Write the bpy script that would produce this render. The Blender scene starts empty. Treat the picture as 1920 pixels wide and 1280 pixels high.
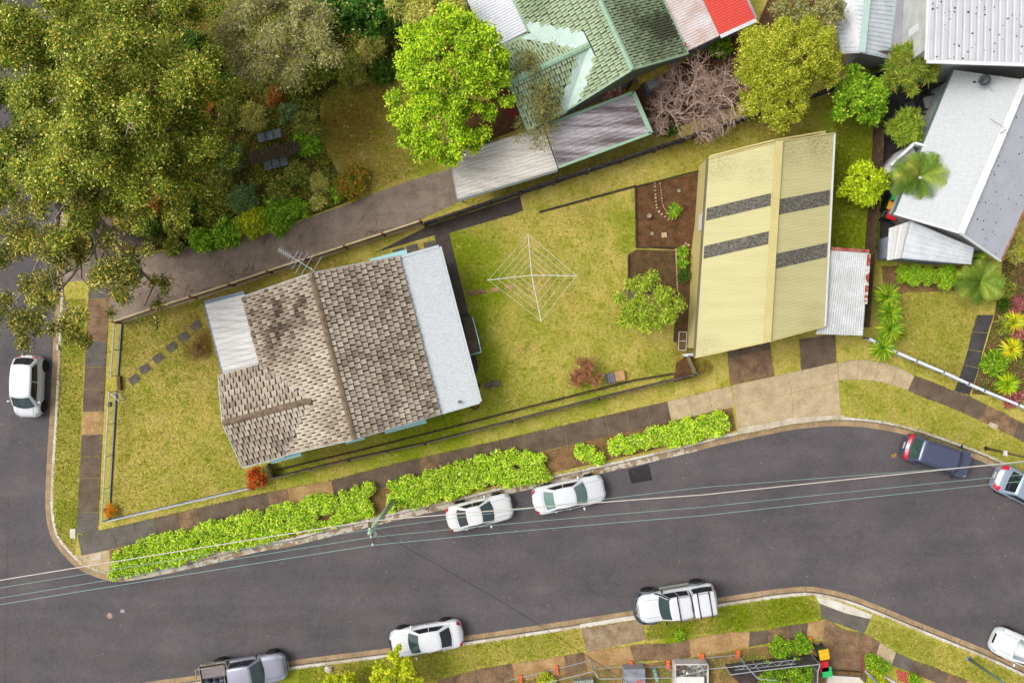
import bpy, bmesh, math, random
import numpy as np
from mathutils import Vector, Matrix
random.seed(7); RNG = np.random.default_rng(7)
R = math.radians
SC = bpy.context.scene
COL = SC.collection
# ------------------------------------------------------------------ camera, sky, sun, exposure
CAM_H, PPM = 50.0, 30.0          # drone height in metres, photo pixels per metre on the ground
cam = bpy.data.cameras.new('camera'); cam.sensor_width = 36; cam.lens = 36 * CAM_H / 64.0; cam.clip_end = 2000
camo = bpy.data.objects.new('camera', cam); COL.objects.link(camo); camo.location = (0, 0, CAM_H); SC.camera = camo
W = bpy.data.worlds.new('World'); SC.world = W; W.use_nodes = True
nt = W.node_tree; nt.nodes.clear()
sky = nt.nodes.new('ShaderNodeTexSky'); sky.sky_type = 'NISHITA'; sky.sun_disc = False
SUN_EL, SUN_AZ = 52, 285          # azimuth clockwise from +Y: the light comes from the left of the picture
sky.sun_elevation = R(SUN_EL); sky.sun_rotation = R(SUN_AZ); sky.dust_density = 6; sky.air_density = 1.0; sky.ozone_density = 1.0
hs = nt.nodes.new('ShaderNodeHueSaturation'); hs.inputs['Saturation'].default_value = 0.22   # overcast: a nearly white sky
bg = nt.nodes.new('ShaderNodeBackground'); bg.inputs['Strength'].default_value = 0.15
wo = nt.nodes.new('ShaderNodeOutputWorld')
nt.links.new(sky.outputs[0], hs.inputs['Color']); nt.links.new(hs.outputs[0], bg.inputs[0]); nt.links.new(bg.outputs[0], wo.inputs[0])
sl = bpy.data.lights.new('sun', 'SUN'); sl.energy = 0.7; sl.angle = R(34); sl.color = (1, .95, .88)
slo = bpy.data.objects.new('sun', sl); COL.objects.link(slo); slo.location = (-30, 10, 60)
az = R(SUN_AZ); el = R(SUN_EL)
slo.rotation_euler = Vector((math.sin(az) * math.cos(el), math.cos(az) * math.cos(el), math.sin(el))).to_track_quat('Z', 'Y').to_euler()
SC.view_settings.view_transform = 'Standard'; SC.view_settings.look = 'None'; SC.view_settings.gamma = 1
SC.view_settings.exposure = 0.6
SC.cycles.max_bounces = 6; SC.cycles.transparent_max_bounces = 8
KA = 1 / 1.6                     # photo brightness -> albedo (a white diffuse ground would show 1.6)

# ------------------------------------------------------------------ helpers
def P(px, py, z=0.0):
    k = (CAM_H - z) / CAM_H / PPM
    return Vector(((px - 960) * k, (640 - py) * k, z))
def srgb(r, g, b):
    f = lambda c: (c / 255 / 12.92) if c <= 10 else ((c / 255 + .055) / 1.055) ** 2.4
    return (f(r), f(g), f(b))
def C(r, g, b, k=1.0):
    return tuple(min(.9, c * KA * k) for c in srgb(r, g, b))
def lerp(a, b, t): return a + (b - a) * t

def mesh_from(name, verts, faces):
    me = bpy.data.meshes.new(name); me.from_pydata([tuple(v) for v in verts], [], faces); me.update(); return me
def fix_normals(me):
    bm = bmesh.new(); bm.from_mesh(me); bmesh.ops.recalc_face_normals(bm, faces=bm.faces); bm.to_mesh(me); bm.free()
def link(name, me, mat, parent=None, smooth=False, local=False):
    o = bpy.data.objects.new(name, me); COL.objects.link(o)
    if mat is not None and not me.materials: me.materials.append(mat)
    if smooth: me.polygons.foreach_set('use_smooth', [True] * len(me.polygons))
    if parent is not None:
        o.parent = parent
        if not local: o.matrix_parent_inverse = Matrix.Translation(parent.get('_loc', (0, 0, 0))).inverted()
    return o
def tag(o, label=None, cat=None, group=None, kind=None):
    if label: o['label'] = label
    if cat: o['category'] = cat
    if group: o['group'] = group
    if kind: o['kind'] = kind
    return o
def thing(name, label, cat, loc=(0, 0, 0), group=None, rz=0):
    o = bpy.data.objects.new(name, None); COL.objects.link(o); o.location = loc; o.rotation_euler = (0, 0, rz)
    o.empty_display_size = .2; o['_loc'] = tuple(loc)
    return tag(o, label, cat, group)
def structure(name, label=None):
    o = bpy.data.objects.new(name, None); COL.objects.link(o); o['_loc'] = (0, 0, 0); o['kind'] = 'structure'
    if label: o['label'] = label
    return o

class MB:
    """collects shapes; build() links them as one mesh object"""
    def __init__(s): s.v = []; s.f = []
    def add(s, vs, fs):
        n = len(s.v); s.v += [Vector(v) for v in vs]; s.f += [tuple(i + n for i in f) for f in fs]; return s
    def hexa(s, b, t):      # bottom 4, top 4 (same order, counterclockwise from above)
        return s.add(list(b) + list(t), [(3, 2, 1, 0), (4, 5, 6, 7), (0, 1, 5, 4), (1, 2, 6, 5), (2, 3, 7, 6), (3, 0, 4, 7)])
    def box(s, c, size, rz=0, M=None):
        x, y, z = size[0] / 2, size[1] / 2, size[2] / 2
        m = Matrix.Translation(c) @ (M.to_4x4() if M is not None else Matrix.Rotation(rz, 4, 'Z'))
        q = [(-x, -y), (x, -y), (x, y), (-x, y)]
        return s.hexa([m @ Vector((a, b, -z)) for a, b in q], [m @ Vector((a, b, z)) for a, b in q])
    def prism(s, pts, z0, z1):
        n = len(pts)
        a = sum(pts[i][0] * pts[(i + 1) % n][1] - pts[(i + 1) % n][0] * pts[i][1] for i in range(n))
        if a < 0: pts = pts[::-1]
        return s.add([(p[0], p[1], z0) for p in pts] + [(p[0], p[1], z1) for p in pts],
                     [tuple(range(n))[::-1], tuple(range(n, 2 * n))] + [(i, (i + 1) % n, n + (i + 1) % n, n + i) for i in range(n)])
    def tube(s, pts, r, seg=6, r1=None, cap=True):
        pts = [Vector(p) for p in pts]; n = len(pts); r1 = r if r1 is None else r1; vs = []
        for i, p in enumerate(pts):
            d = (pts[min(i + 1, n - 1)] - pts[max(i - 1, 0)])
            d = d.normalized() if d.length > 1e-9 else Vector((0, 0, 1))
            a = d.cross(Vector((0, 0, 1)) if abs(d.z) < .9 else Vector((1, 0, 0))).normalized(); b = d.cross(a)
            rr = lerp(r, r1, i / max(1, n - 1))
            vs += [p + (a * math.cos(2 * math.pi * k / seg) + b * math.sin(2 * math.pi * k / seg)) * rr for k in range(seg)]
        fs = [(i * seg + k, i * seg + (k + 1) % seg, (i + 1) * seg + (k + 1) % seg, (i + 1) * seg + k) for i in range(n - 1) for k in range(seg)]
        if cap: fs += [tuple(range(seg)), tuple(range((n - 1) * seg, n * seg))[::-1]]
        return s.add(vs, fs)
    def lathe(s, c, prof, seg=16, axis='Z', M=None):
        m = Matrix.Translation(c) @ (M if M is not None else Matrix())
        vs = []; n = len(prof)
        for r, h in prof:
            for k in range(seg):
                a = 2 * math.pi * k / seg
                v = (r * math.cos(a), r * math.sin(a), h) if axis == 'Z' else (r * math.cos(a), h, r * math.sin(a))
                vs.append(m @ Vector(v))
        fs = [(i * seg + k, i * seg + (k + 1) % seg, (i + 1) * seg + (k + 1) % seg, (i + 1) * seg + k) for i in range(n - 1) for k in range(seg)]
        fs += [tuple(range(seg))[::-1], tuple(range((n - 1) * seg, n * seg))]
        return s.add(vs, fs)
    def ball(s, c, r, seg=10, rings=6, M=None):
        prof = [(max(.001, math.sin(math.pi * i / rings)), -math.cos(math.pi * i / rings)) for i in range(rings + 1)]
        m = (M if M is not None else Matrix()) @ Matrix.Diagonal((r[0], r[1], r[2], 1))
        return s.lathe(c, prof, seg, M=m)
    def grid(s, fn, nu, nv):
        vs = [fn(i / nu, j / nv) for j in range(nv + 1) for i in range(nu + 1)]
        return s.add(vs, [(j * (nu + 1) + i, j * (nu + 1) + i + 1, (j + 1) * (nu + 1) + i + 1, (j + 1) * (nu + 1) + i) for j in range(nv) for i in range(nu)])
    def build(s, name, mat, parent=None, smooth=False, local=False, normals=True):
        me = mesh_from(name, s.v, s.f)
        if normals: fix_normals(me)
        return link(name, me, mat, parent, smooth, local)

def catmull(pts, step=.5):
    pts = [Vector((p[0], p[1])) for p in pts]; out = []
    q = [2 * pts[0] - pts[1]] + pts + [2 * pts[-1] - pts[-2]]
    for i in range(1, len(q) - 2):
        a, b, c, d = q[i - 1:i + 3]; n = max(1, int((c - b).length / step))
        for k in range(n):
            t = k / n
            out.append(.5 * ((2 * b) + (c - a) * t + (2 * a - 5 * b + 4 * c - d) * t * t + (3 * b - a - 3 * c + d) * t ** 3))
    out.append(pts[-1]); return out
def offset(pts, d):
    out = []
    for i, p in enumerate(pts):
        t = (pts[min(i + 1, len(pts) - 1)] - pts[max(0, i - 1)]).normalized()
        out.append(p + Vector((-t.y, t.x)) * d)
    return out
def inside(poly, x, y):
    x = np.asarray(x); y = np.asarray(y); r = np.zeros(x.shape, bool); n = len(poly)
    for i in range(n):
        x0, y0 = poly[i][0], poly[i][1]; x1, y1 = poly[(i + 1) % n][0], poly[(i + 1) % n][1]
        if y0 == y1: continue
        r ^= ((y0 > y) != (y1 > y)) & (x < (x1 - x0) * (y - y0) / (y1 - y0) + x0)
    return r
def sheet(name, px, z, mat, parent=None, thick=.05, world=False, kind=None, label=None):
    pts = [(p[0], p[1]) for p in px] if world else [tuple(P(*p)[:2]) for p in px]
    bm = bmesh.new()
    f = bm.faces.new([bm.verts.new((x, y, z)) for x, y in pts]); bm.normal_update()
    if f.normal.z < 0: f.normal_flip()
    if thick:
        e = bmesh.ops.extrude_face_region(bm, geom=[f]); vs = [g for g in e['geom'] if isinstance(g, bmesh.types.BMVert)]
        for v in vs: v.co.z = z
        for v in f.verts: v.co.z = z - thick
        f.normal_flip()
    bmesh.ops.recalc_face_normals(bm, faces=bm.faces)
    bmesh.ops.triangulate(bm, faces=[g for g in bm.faces if len(g.verts) > 4])
    me = bpy.data.meshes.new(name); bm.to_mesh(me); bm.free()
    o = link(name, me, mat, parent)
    if kind: o['kind'] = kind
    if label: o['label'] = label
    return o

# ------------------------------------------------------------------ materials
MATS = {}
class NT:
    def __init__(s, name):
        s.m = bpy.data.materials.new(name); s.m.use_nodes = True; s.t = s.m.node_tree; s.t.nodes.clear()
        s.out = s.n('ShaderNodeOutputMaterial'); s.b = s.n('ShaderNodeBsdfPrincipled'); s.l(s.b.outputs[0], s.out.inputs[0])
    def n(s, k, **kw):
        x = s.t.nodes.new(k)
        for a, v in kw.items(): setattr(x, a, v)
        return x
    def l(s, a, b): s.t.links.new(a, b)
    def coord(s, rot=0, scale=(1, 1, 1)):
        c = s.n('ShaderNodeTexCoord'); m = s.n('ShaderNodeMapping'); m.inputs['Rotation'].default_value = (0, 0, rot); m.inputs['Scale'].default_value = scale
        s.l(c.outputs['Object'], m.inputs[0]); return m.outputs[0]
    def noise(s, vec, scale, detail=3, rough=.55):
        x = s.n('ShaderNodeTexNoise'); x.inputs['Scale'].default_value = scale; x.inputs['Detail'].default_value = detail; x.inputs['Roughness'].default_value = rough
        s.l(vec, x.inputs['Vector']); return x.outputs['Fac']
    def ramp(s, fac, stops, interp='LINEAR'):
        x = s.n('ShaderNodeValToRGB'); e = x.color_ramp.elements; x.color_ramp.interpolation = interp
        while len(e) < len(stops): e.new(.5)
        for el_, (p, c) in zip(e, stops): el_.position = p; el_.color = (*c, 1)
        s.l(fac, x.inputs[0]); return x.outputs[0]
    def mix(s, f, a, b, mode='MIX'):
        x = s.n('ShaderNodeMix', data_type='RGBA', blend_type=mode)
        for v, i in ((f, 0), (a, 6), (b, 7)):
            if isinstance(v, (int, float)): x.inputs[i].default_value = v
            elif isinstance(v, tuple): x.inputs[i].default_value = (*v, 1)
            else: s.l(v, x.inputs[i])
        return x.outputs[2]
    def math(s, op, a, b=None, clamp=False):
        x = s.n('ShaderNodeMath', operation=op, use_clamp=clamp)
        for v, i in ((a, 0), (b, 1)):
            if v is None: continue
            if isinstance(v, (int, float)): x.inputs[i].default_value = v
            else: s.l(v, x.inputs[i])
        return x.outputs[0]
    def mrange(s, v, a, b, c=0, d=1):
        x = s.n('ShaderNodeMapRange')
        s.l(v, x.inputs[0])
        for i, q in ((1, a), (2, b), (3, c), (4, d)): x.inputs[i].default_value = q
        return x.outputs[0]
    def done(s, color, rough=.8, spec=.3, metal=0, bump=None):
        if isinstance(color, tuple): s.b.inputs['Base Color'].default_value = (*color, 1)
        else: s.l(color, s.b.inputs['Base Color'])
        s.b.inputs['Roughness'].default_value = rough; s.b.inputs['Specular IOR Level'].default_value = spec; s.b.inputs['Metallic'].default_value = metal
        if bump:
            x = s.n('ShaderNodeBump'); x.inputs['Strength'].default_value = bump[1]; x.inputs['Distance'].default_value = bump[2]
            s.l(bump[0], x.inputs['Height']); s.l(x.outputs[0], s.b.inputs['Normal'])
        return s.m
def mat(name, c1, c2=None, scale=2.0, rough=.8, grain=.25, gscale=25, spec=.3, metal=0, lo=.35, hi=.65, bump=0, rot=0, stretch=(1, 1, 1), c3=None):
    """two-tone noise with fine grain"""
    if name in MATS: return MATS[name]
    s = NT(name); v = s.coord(rot, stretch)
    c2 = c2 or tuple(c * .8 for c in c1)
    stops = [(lo, c1), (hi, c2)] if c3 is None else [(lo, c1), ((lo + hi) / 2, c2), (hi, c3)]
    col = s.ramp(s.noise(v, scale, 5, .6), stops)
    g = s.noise(s.coord(), gscale, 4, .7)
    gr = s.ramp(g, [(.33, (1 - grain * 1.5,) * 3), (.67, (1 + grain * 1.5,) * 3)])
    col = s.mix(1.0, col, gr, 'MULTIPLY')
    MATS[name] = s.done(col, rough, spec, metal, (g, bump, .02) if bump else None); return MATS[name]
def plain(name, c, rough=.5, spec=.4, metal=0, coat=0):
    if name in MATS: return MATS[name]
    s = NT(name); v = s.coord(); g = s.noise(v, 6, 3); a_ = .015 if coat else .07
    col = s.mix(1.0, c, s.ramp(g, [(.3, (1 - a_,) * 3), (.7, (1 + a_,) * 3)]), 'MULTIPLY')
    s.done(col, rough, spec, metal); s.b.inputs['Coat Weight'].default_value = coat; s.b.inputs['Coat Roughness'].default_value = .05
    MATS[name] = s.m; return s.m

def lawn_material():
    s = NT('lawn_grass'); v = s.coord()
    warp = s.n('ShaderNodeTexNoise'); warp.inputs['Scale'].default_value = .55; warp.inputs['Detail'].default_value = 5; s.l(v, warp.inputs['Vector'])
    wv = s.n('ShaderNodeVectorMath', operation='MULTIPLY_ADD'); s.l(warp.outputs['Color'], wv.inputs[0]); wv.inputs[1].default_value = (2.4, 2.4, 0); s.l(v, wv.inputs[2])
    def spots(lst):
        tot = None
        for px, py, r, k in lst:
            c = P(px, py); d = s.n('ShaderNodeVectorMath', operation='DISTANCE'); s.l(wv.outputs[0], d.inputs[0]); d.inputs[1].default_value = (c.x + 1.2, c.y + 1.2, 0)
            f = s.mrange(d.outputs['Value'], r / PPM * .45, r / PPM * 1.4, k, 0)
            tot = f if tot is None else s.math('MAXIMUM', tot, f)
        return tot
    green = spots([(868, 470, 55, 1), (905, 540, 60, 1), (890, 610, 45, 1), (905, 680, 60, .8), (1175, 410, 30, .7), (1180, 455, 22, .7), (1000, 610, 45, .45), (930, 650, 40, .4), (925, 745, 40, .6),
                   (1040, 470, 25, .35), (1120, 440, 25, .35), (830, 800, 60, 1), (760, 830, 60, .9), (900, 770, 50, .7), (1010, 745, 60, .4), (1110, 735, 40, .7), (1590, 300, 90, 1), (1595, 450, 70, 1.2), (1570, 230, 60, .8),
                   (1480, 1150, 75, .9), (1380, 1160, 55, 1), (1270, 1185, 35, 1), (1230, 1180, 20, .7), (560, 1270, 70, .8), (760, 1240, 60, .4), (900, 1235, 60, .3), (770, 250, 50, .6), (800, 320, 50, .6), (640, 200, 80, .6),
                   (130, 620, 60, .7), (120, 960, 50, .6), (115, 720, 30, .4), (1650, 1190, 60, .4), (1760, 560, 60, .3), (1560, 640, 30, .3), (1640, 760, 50, .25), (310, 900, 40, .2), (1060, 780, 60, .3), (340, 660, 30, .2),(560, 870, 60, .7), (690, 850, 40, .7), (900, 470, 50, .8), (960, 500, 40, .5), (850, 720, 40, .8), (960, 700, 40, .35), (1130, 690, 30, .4), (1240, 690, 40, .6), (1600, 360, 60, 1.1), (1720, 760, 45, .3), (1820, 810, 50, .35), (1880, 850, 50, .35), (1750, 600, 50, .3), (1740, 680, 40, .3), (250, 760, 40, .2), (400, 860, 50, .25), (440, 900, 40, .35), (340, 930, 50, .25), (1000, 1205, 60, .4), (840, 1250, 50, .5), (1700, 1220, 60, .5), (1850, 1265, 50, .4), (130, 840, 40, .35), (640, 170, 60, .5), (1320, 320, 60, .3), (1610, 740, 45, .35), (1680, 765, 45, .3), (1760, 795, 45, .35), (125, 780, 45, .4), (118, 900, 45, .4), (1780, 640, 45, .35), (1720, 600, 50, .35), (1140, 620, 50, .3), (1040, 640, 50, .3), (1090, 500, 40, .25), (950, 800, 60, .35), (700, 1250, 60, .5)])
    brown = spots([(378, 650, 26, 1), (360, 610, 34, .6), (660, 240, 75, 1), (700, 190, 60, .8), (700, 300, 70, .6), (600, 520, 60, .6), (480, 560, 60, .5), (400, 560, 40, .4), (1285, 655, 25, .6), (1080, 560, 14, .3), (990, 655, 12, .3),
                   (1300, 690, 30, .8), (1500, 650, 30, .3), (640, 840, 40, .4), (1100, 370, 50, .25), (1480, 290, 60, .5), (1250, 800, 20, .4), (240, 360, 90, .6), (1290, 280, 40, .4), (1800, 690, 20, .3)])
    n1 = s.noise(v, .9, 5, .6); n2 = s.noise(v, 4.5, 4, .65)
    base = s.ramp(s.math('ADD', s.math('MULTIPLY', n1, .55), s.math('MULTIPLY', n2, .45)),
                  [(.36, C(158, 162, 56)), (.46, C(188, 176, 80)), (.55, C(206, 189, 102)), (.66, C(208, 182, 106))])
    gcol = s.ramp(n2, [(.35, C(112, 138, 12)), (.62, C(150, 162, 36))])
    bcol = s.ramp(n2, [(.35, C(104, 78, 34)), (.65, C(150, 118, 52))])
    col = s.mix(s.math('MULTIPLY', green, s.mrange(n2, .3, .55, .75, 1.15), True), base, gcol)
    col = s.mix(s.math('MULTIPLY', brown, s.mrange(n2, .3, .6, .5, 1.0), True), col, bcol)
    wd = s.noise(v, 1.5, 4, .6); col = s.mix(s.mrange(wd, .56, .66, 0, .6), col, gcol)          # clover and weeds
    sw = s.noise(s.coord(R(25), (1, 1.6, 1)), 1.9, 4, .65); col = s.mix(s.mrange(sw, .57, .68, 0, .55), col, C(216, 190, 118))   # straw where it has dried out
    br = s.noise(s.coord(R(-14), (.5, 1.3, 1)), 1.1, 5, .7); col = s.mix(s.mrange(br, .63, .72, 0, .5), col, C(160, 128, 66))   # worn thin
    g1 = s.noise(v, 5.5, 4, .9); g2 = s.noise(v, 13, 2, .9)
    col = s.mix(1.0, col, s.ramp(s.math('ADD', s.math('MULTIPLY', g1, .5), s.math('MULTIPLY', g2, .5)), [(.36, (.52, .58, .46)), (.47, (.9, .93, .85)), (.53, (1.08, 1.05, 1.05)), (.64, (1.5, 1.42, 1.4))]), 'MULTIPLY')
    return s.done(col, .95, .1, bump=(g1, .6, .05))
LAWN = lawn_material()
def asphalt(name, c1, c2, big=.25, speck=True, cracks=False):
    s = NT(name); v = s.coord()
    n = s.noise(v, big, 6, .7); g = s.noise(v, 12, 3, .9)
    col = s.ramp(n, [(.35, c1), (.65, c2)])
    col = s.mix(1.0, col, s.ramp(g, [(.32, (.72,) * 3), (.68, (1.28,) * 3)]), 'MULTIPLY')
    sm = s.noise(s.coord(R(-13), (.12, .9, 1)), .9, 4, .6)      # faint polished streaks along the lanes
    col = s.mix(1.0, col, s.ramp(sm, [(.35, (.91,) * 3), (.65, (1.08,) * 3)]), 'MULTIPLY')
    st = s.noise(v, .7, 5, .6)
    col = s.mix(s.mrange(st, .62, .76, 0, .35), col, tuple(c * .55 for c in c1))      # oil and damp stains
    if cracks:
        wv = s.n('ShaderNodeVectorMath', operation='MULTIPLY_ADD'); nz = s.n('ShaderNodeTexNoise'); nz.inputs['Scale'].default_value = 2.5; s.l(v, nz.inputs['Vector']); s.l(nz.outputs['Color'], wv.inputs[0]); wv.inputs[1].default_value = (.5, .5, 0); s.l(v, wv.inputs[2])
        ck = s.n('ShaderNodeTexVoronoi', feature='DISTANCE_TO_EDGE'); ck.inputs['Scale'].default_value = 1.1; s.l(wv.outputs[0], ck.inputs['Vector'])
        col = s.mix(s.math('MULTIPLY', s.math('LESS_THAN', ck.outputs['Distance'], .03), s.mrange(s.noise(v, .5), .45, .6, 0, .6)), col, tuple(c * .45 for c in c1))
        moss = s.noise(v, 1.4, 5, .7); col = s.mix(s.mrange(moss, .55, .7, 0, .35), col, C(128, 112, 70))
    if speck:   # pale loose chips
        w = s.n('ShaderNodeTexVoronoi'); w.inputs['Scale'].default_value = 1.3; s.l(v, w.inputs['Vector'])
        col = s.mix(s.math('LESS_THAN', w.outputs['Distance'], .035), col, C(190, 185, 170))
    return s.done(col, .82, .25, bump=(g, .4, .01))
ROAD = asphalt('road_asphalt', C(88, 84, 86), C(106, 99, 100))
DRIVE = asphalt('driveway_asphalt', C(134, 118, 104), C(170, 151, 134), .6, True, True)
PATCH = asphalt('fresh_asphalt', C(48, 43, 48), C(60, 55, 60), .5, False)
SLAB_D = mat('slab_dark', C(100, 82, 68), C(124, 106, 88), 1.2, .9, .25, 22)
SLAB_G = mat('slab_grey', C(100, 94, 88), C(122, 114, 104), 1.2, .9, .25, 22)
SLAB_L = mat('slab_pale', C(212, 190, 152), C(186, 164, 128), 1.4, .9, .2, 20)
SLAB_T = mat('slab_tan', C(202, 166, 114), C(164, 128, 82), 1.1, .9, .25, 20)
SLAB_B = mat('slab_brown', C(158, 126, 94), C(112, 88, 68), 1.5, .9, .3, 18)
KERB = mat('kerb_concrete', C(222, 210, 190), C(192, 176, 150), 1.5, .9, .15, 20)
KERBW = mat('kerb_white', C(238, 232, 220), C(214, 204, 188), 1.5, .9, .1, 20)
GUTTER = mat('gutter_concrete', C(190, 162, 124), C(156, 132, 100), 1.3, .9, .2, 20)
GUTTERW = mat('gutter_worn_paint', C(214, 204, 186), C(158, 136, 106), 2.2, .9, .15, 20, lo=.46, hi=.54)
SOIL = mat('garden_soil', C(122, 90, 62), C(92, 66, 46), 2, 1, .35, 16, spec=.05)
MULCH = mat('leaf_mulch', C(160, 122, 88), C(118, 98, 60), 1.6, 1, .4, 14, spec=.05)
UNDER = mat('undergrowth_soil', C(116, 98, 48), C(78, 76, 32), .9, 1, .45, 10, spec=.05, c3=C(138, 112, 64))
WOODG = mat('weathered_timber', C(124, 112, 98), C(88, 76, 64), 3, .9, .25, 20)
WOODD = mat('dark_timber', C(84, 70, 54), C(58, 47, 37), 3, .9, .3, 20)
WOODB = mat('brown_timber', C(128, 98, 62), C(96, 72, 46), 3, .9, .3, 20)
GALV = plain('galvanised_steel', C(196, 202, 206), .45, .5, .3)
WHITE = plain('white_paint', C(236, 238, 240), .45, .4)
BLACK = plain('black_plastic', C(34, 34, 36), .5, .4)
BARK = mat('grey_bark', C(186, 172, 160), C(140, 126, 114), 4, .9, .25, 18)
BARKD = mat('brown_bark', C(104, 82, 60), C(70, 56, 42), 4, .9, .25, 18)
TWIG = mat('bare_twig', C(214, 186, 168), C(176, 146, 128), 3, .9, .2, 18)
STONE = mat('pale_stone', C(214, 190, 152), C(180, 150, 110), 5, .9, .15, 18)
RUST = mat('rusty_steel', C(158, 70, 50), C(190, 150, 130), 3, .8, .3, 16)
# ------------------------------------------------------------------ ground, roads, kerbs
g = MB(); g.add([(-400, -400, -.2), (400, -400, -.2), (400, 400, -.2), (-400, 400, -.2)], [(0, 1, 2, 3)])
tag(g.build('ground', LAWN), 'grassy ground reaching past the edges of the picture', kind='structure')
ROADZ = -.12
g = MB(); g.add([(-48, -60, ROADZ), (90, -60, ROADZ), (90, 60, ROADZ), (-48, 60, ROADZ)], [(0, 1, 2, 3)])
tag(g.build('road', ROAD), 'dark grey asphalt street curving round the corner block', kind='structure')
N_EDGE = [(112, -500), (110, 0), (106, 300), (103, 520), (98, 640), (91, 780), (85, 880), (83, 950), (88, 990), (98, 1016), (120, 1044), (150, 1070), (202, 1089), (250, 1088), (385, 1060), (480, 1036), (542, 1025),
          (640, 1001), (760, 972), (860, 950), (960, 925), (1145, 884), (1290, 850), (1360, 832), (1440, 815), (1500, 804), (1590, 799), (1690, 813), (1802, 850), (1860, 873), (1925, 905), (2020, 955), (2500, 1215)]
S_EDGE = [(-700, 1500), (130, 1312), (272, 1280), (382, 1265), (552, 1238), (730, 1215), (870, 1193), (960, 1180), (1182, 1146), (1342, 1122), (1440, 1107), (1495, 1101), (1530, 1101), (1590, 1114), (1652, 1137), (1722, 1166),
          (1855, 1220), (1920, 1250), (2050, 1310), (2500, 1520)]
W2 = lambda pts: [P(*p)[:2] for p in pts]
NE = catmull(W2(N_EDGE), .45); SE = catmull(W2(S_EDGE), .45)
NG = offset(NE, .40); NK = offset(NE, .56)          # the inside of the north block lies to the left of its edge
SG = offset(SE, -.36); SK = offset(SE, -.54)
n_block = [tuple(p) for p in NK] + [(90, 60), (-28.27, 60)]
s_block = [tuple(p) for p in SK] + [(90, -60), (-60, -60)]
sheet('lawn', n_block, 0, LAWN, thick=.18, world=True, kind='structure', label='corner block lawn, yellow green with greener patches')
sheet('lawn', s_block, 0, LAWN, thick=.18, world=True, kind='structure', label='grassy block on the lower side of the street')
def kerb(edge, gut, inner, name, label, sgn):
    root = structure(name, label)
    cum = [0]
    for i in range(1, len(edge)): cum.append(cum[-1] + (edge[i] - edge[i - 1]).length)
    i0 = 0; k = 0
    while i0 < len(edge) - 1:
        i1 = i0 + 1
        while i1 < len(edge) - 1 and cum[i1] - cum[i0] < 2.3: i1 += 1
        mid = edge[(i0 + i1) // 2]
        if abs(mid.x) < 40 and abs(mid.y) < 30:
            px = mid.x * 30 + 960
            for nm, A, B, z0, z1 in (('gutter_slab', edge, gut, -.2, -.113), ('kerb_block', gut, inner, -.2, .006)):
                m = MB(); gap = .012
                idx = list(range(i0, i1 + 1)); n = len(idx)
                def pt(L, j):
                    p = L[idx[j]].copy()
                    if j == 0: p += (L[idx[1]] - p).normalized() * gap
                    if j == n - 1: p += (L[idx[-2]] - p).normalized() * gap
                    return p
                zt2 = z1 + (.0 if nm == 'kerb_block' else -.008)
                vs = []
                for j in range(n):
                    a = pt(A, j); b = pt(B, j); b = b + (a - b).normalized() * (.008 if nm == 'gutter_slab' else 0)
                    vs += [(a.x, a.y, z0), (a.x, a.y, z1), (b.x, b.y, zt2), (b.x, b.y, z0)]
                fs = [(j * 4 + q, j * 4 + (q + 1) % 4, j * 4 + 4 + (q + 1) % 4, j * 4 + 4 + q) for j in range(n - 1) for q in range(4)] + [(0, 1, 2, 3), (n * 4 - 1, n * 4 - 2, n * 4 - 3, n * 4 - 4)]
                m.add(vs, fs)
                if sgn > 0: M_ = (GUTTERW if 200 < px < 1290 and mid.y < -5 else GUTTER) if nm == 'gutter_slab' else (KERBW if k % 3 else KERB)
                else: M_ = GUTTER if nm == 'gutter_slab' else (KERBW if k % 2 else KERB)
                m.build(nm, M_, root)
            k += 1
        i0 = i1
kerb(NE, NG, NK, 'kerb', 'concrete kerb and gutter round the corner block', 1)
kerb(SE, SG, SK, 'kerb', 'concrete kerb and gutter along the lower side of the street', -1)
# asphalt repairs and seams
sheet('asphalt_patch', [(1177, 880), (1217, 870), (1224, 900), (1184, 907)], ROADZ + .005, PATCH, thick=0, kind='structure', label='black square asphalt repair by the gutter')
sheet('asphalt_patch', [(-60, 786), (19, 783), (17, 838), (-60, 842)], ROADZ + .004, asphalt('old_asphalt', C(98, 92, 93), C(108, 102, 102)), thick=0, kind='structure', label='faint rectangular repair on the left street')
sheet('road_seam', [(12, 930), (16, 930), (9, 1290), (5, 1290)], ROADZ + .003, asphalt('seam_asphalt', C(92, 84, 83), C(98, 90, 89), 1, False), thick=0, kind='structure', label='dark seam running along the left street')
# ------------------------------------------------------------------ paths and drives
def slabs(root, up, lo, cuts, mats, z=.022, gap=.014):
    """paving slabs between two edges; cuts = fractions"""
    for k in range(len(cuts) - 1):
        pass
def strip(root, pairs, mats, z=.022, gap=.012, name='paving_slab'):
    for k in range(len(pairs) - 1):
        (a, b), (c, d) = pairs[k], pairs[k + 1]
        a, b, c, d = (P(*q) for q in (a, b, c, d))
        e = (c - a).normalized() * gap; f = (d - b).normalized() * gap
        m = MB(); q = [a + e, b + f, d - f, c - e]
        if (q[1] - q[0]).cross(q[2] - q[1]).z < 0: q = q[::-1]
        dz = z + random.uniform(-.004, .006)
        m.hexa([Vector((p.x, p.y, -.08)) for p in q], [Vector((p.x, p.y, dz)) for p in q])
        m.build(name, mats[k % len(mats)] if isinstance(mats, list) else mats, root)
fp = structure('footpath', 'concrete slab footpath between the front fence and the street')
def along(p, q, xs): return [(x, p[1] + (q[1] - p[1]) * (x - p[0]) / (q[0] - p[0])) for x in xs]
def curve_y(pts, x):
    return float(np.interp(x, [p[0] for p in pts], [p[1] for p in pts]))
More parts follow.
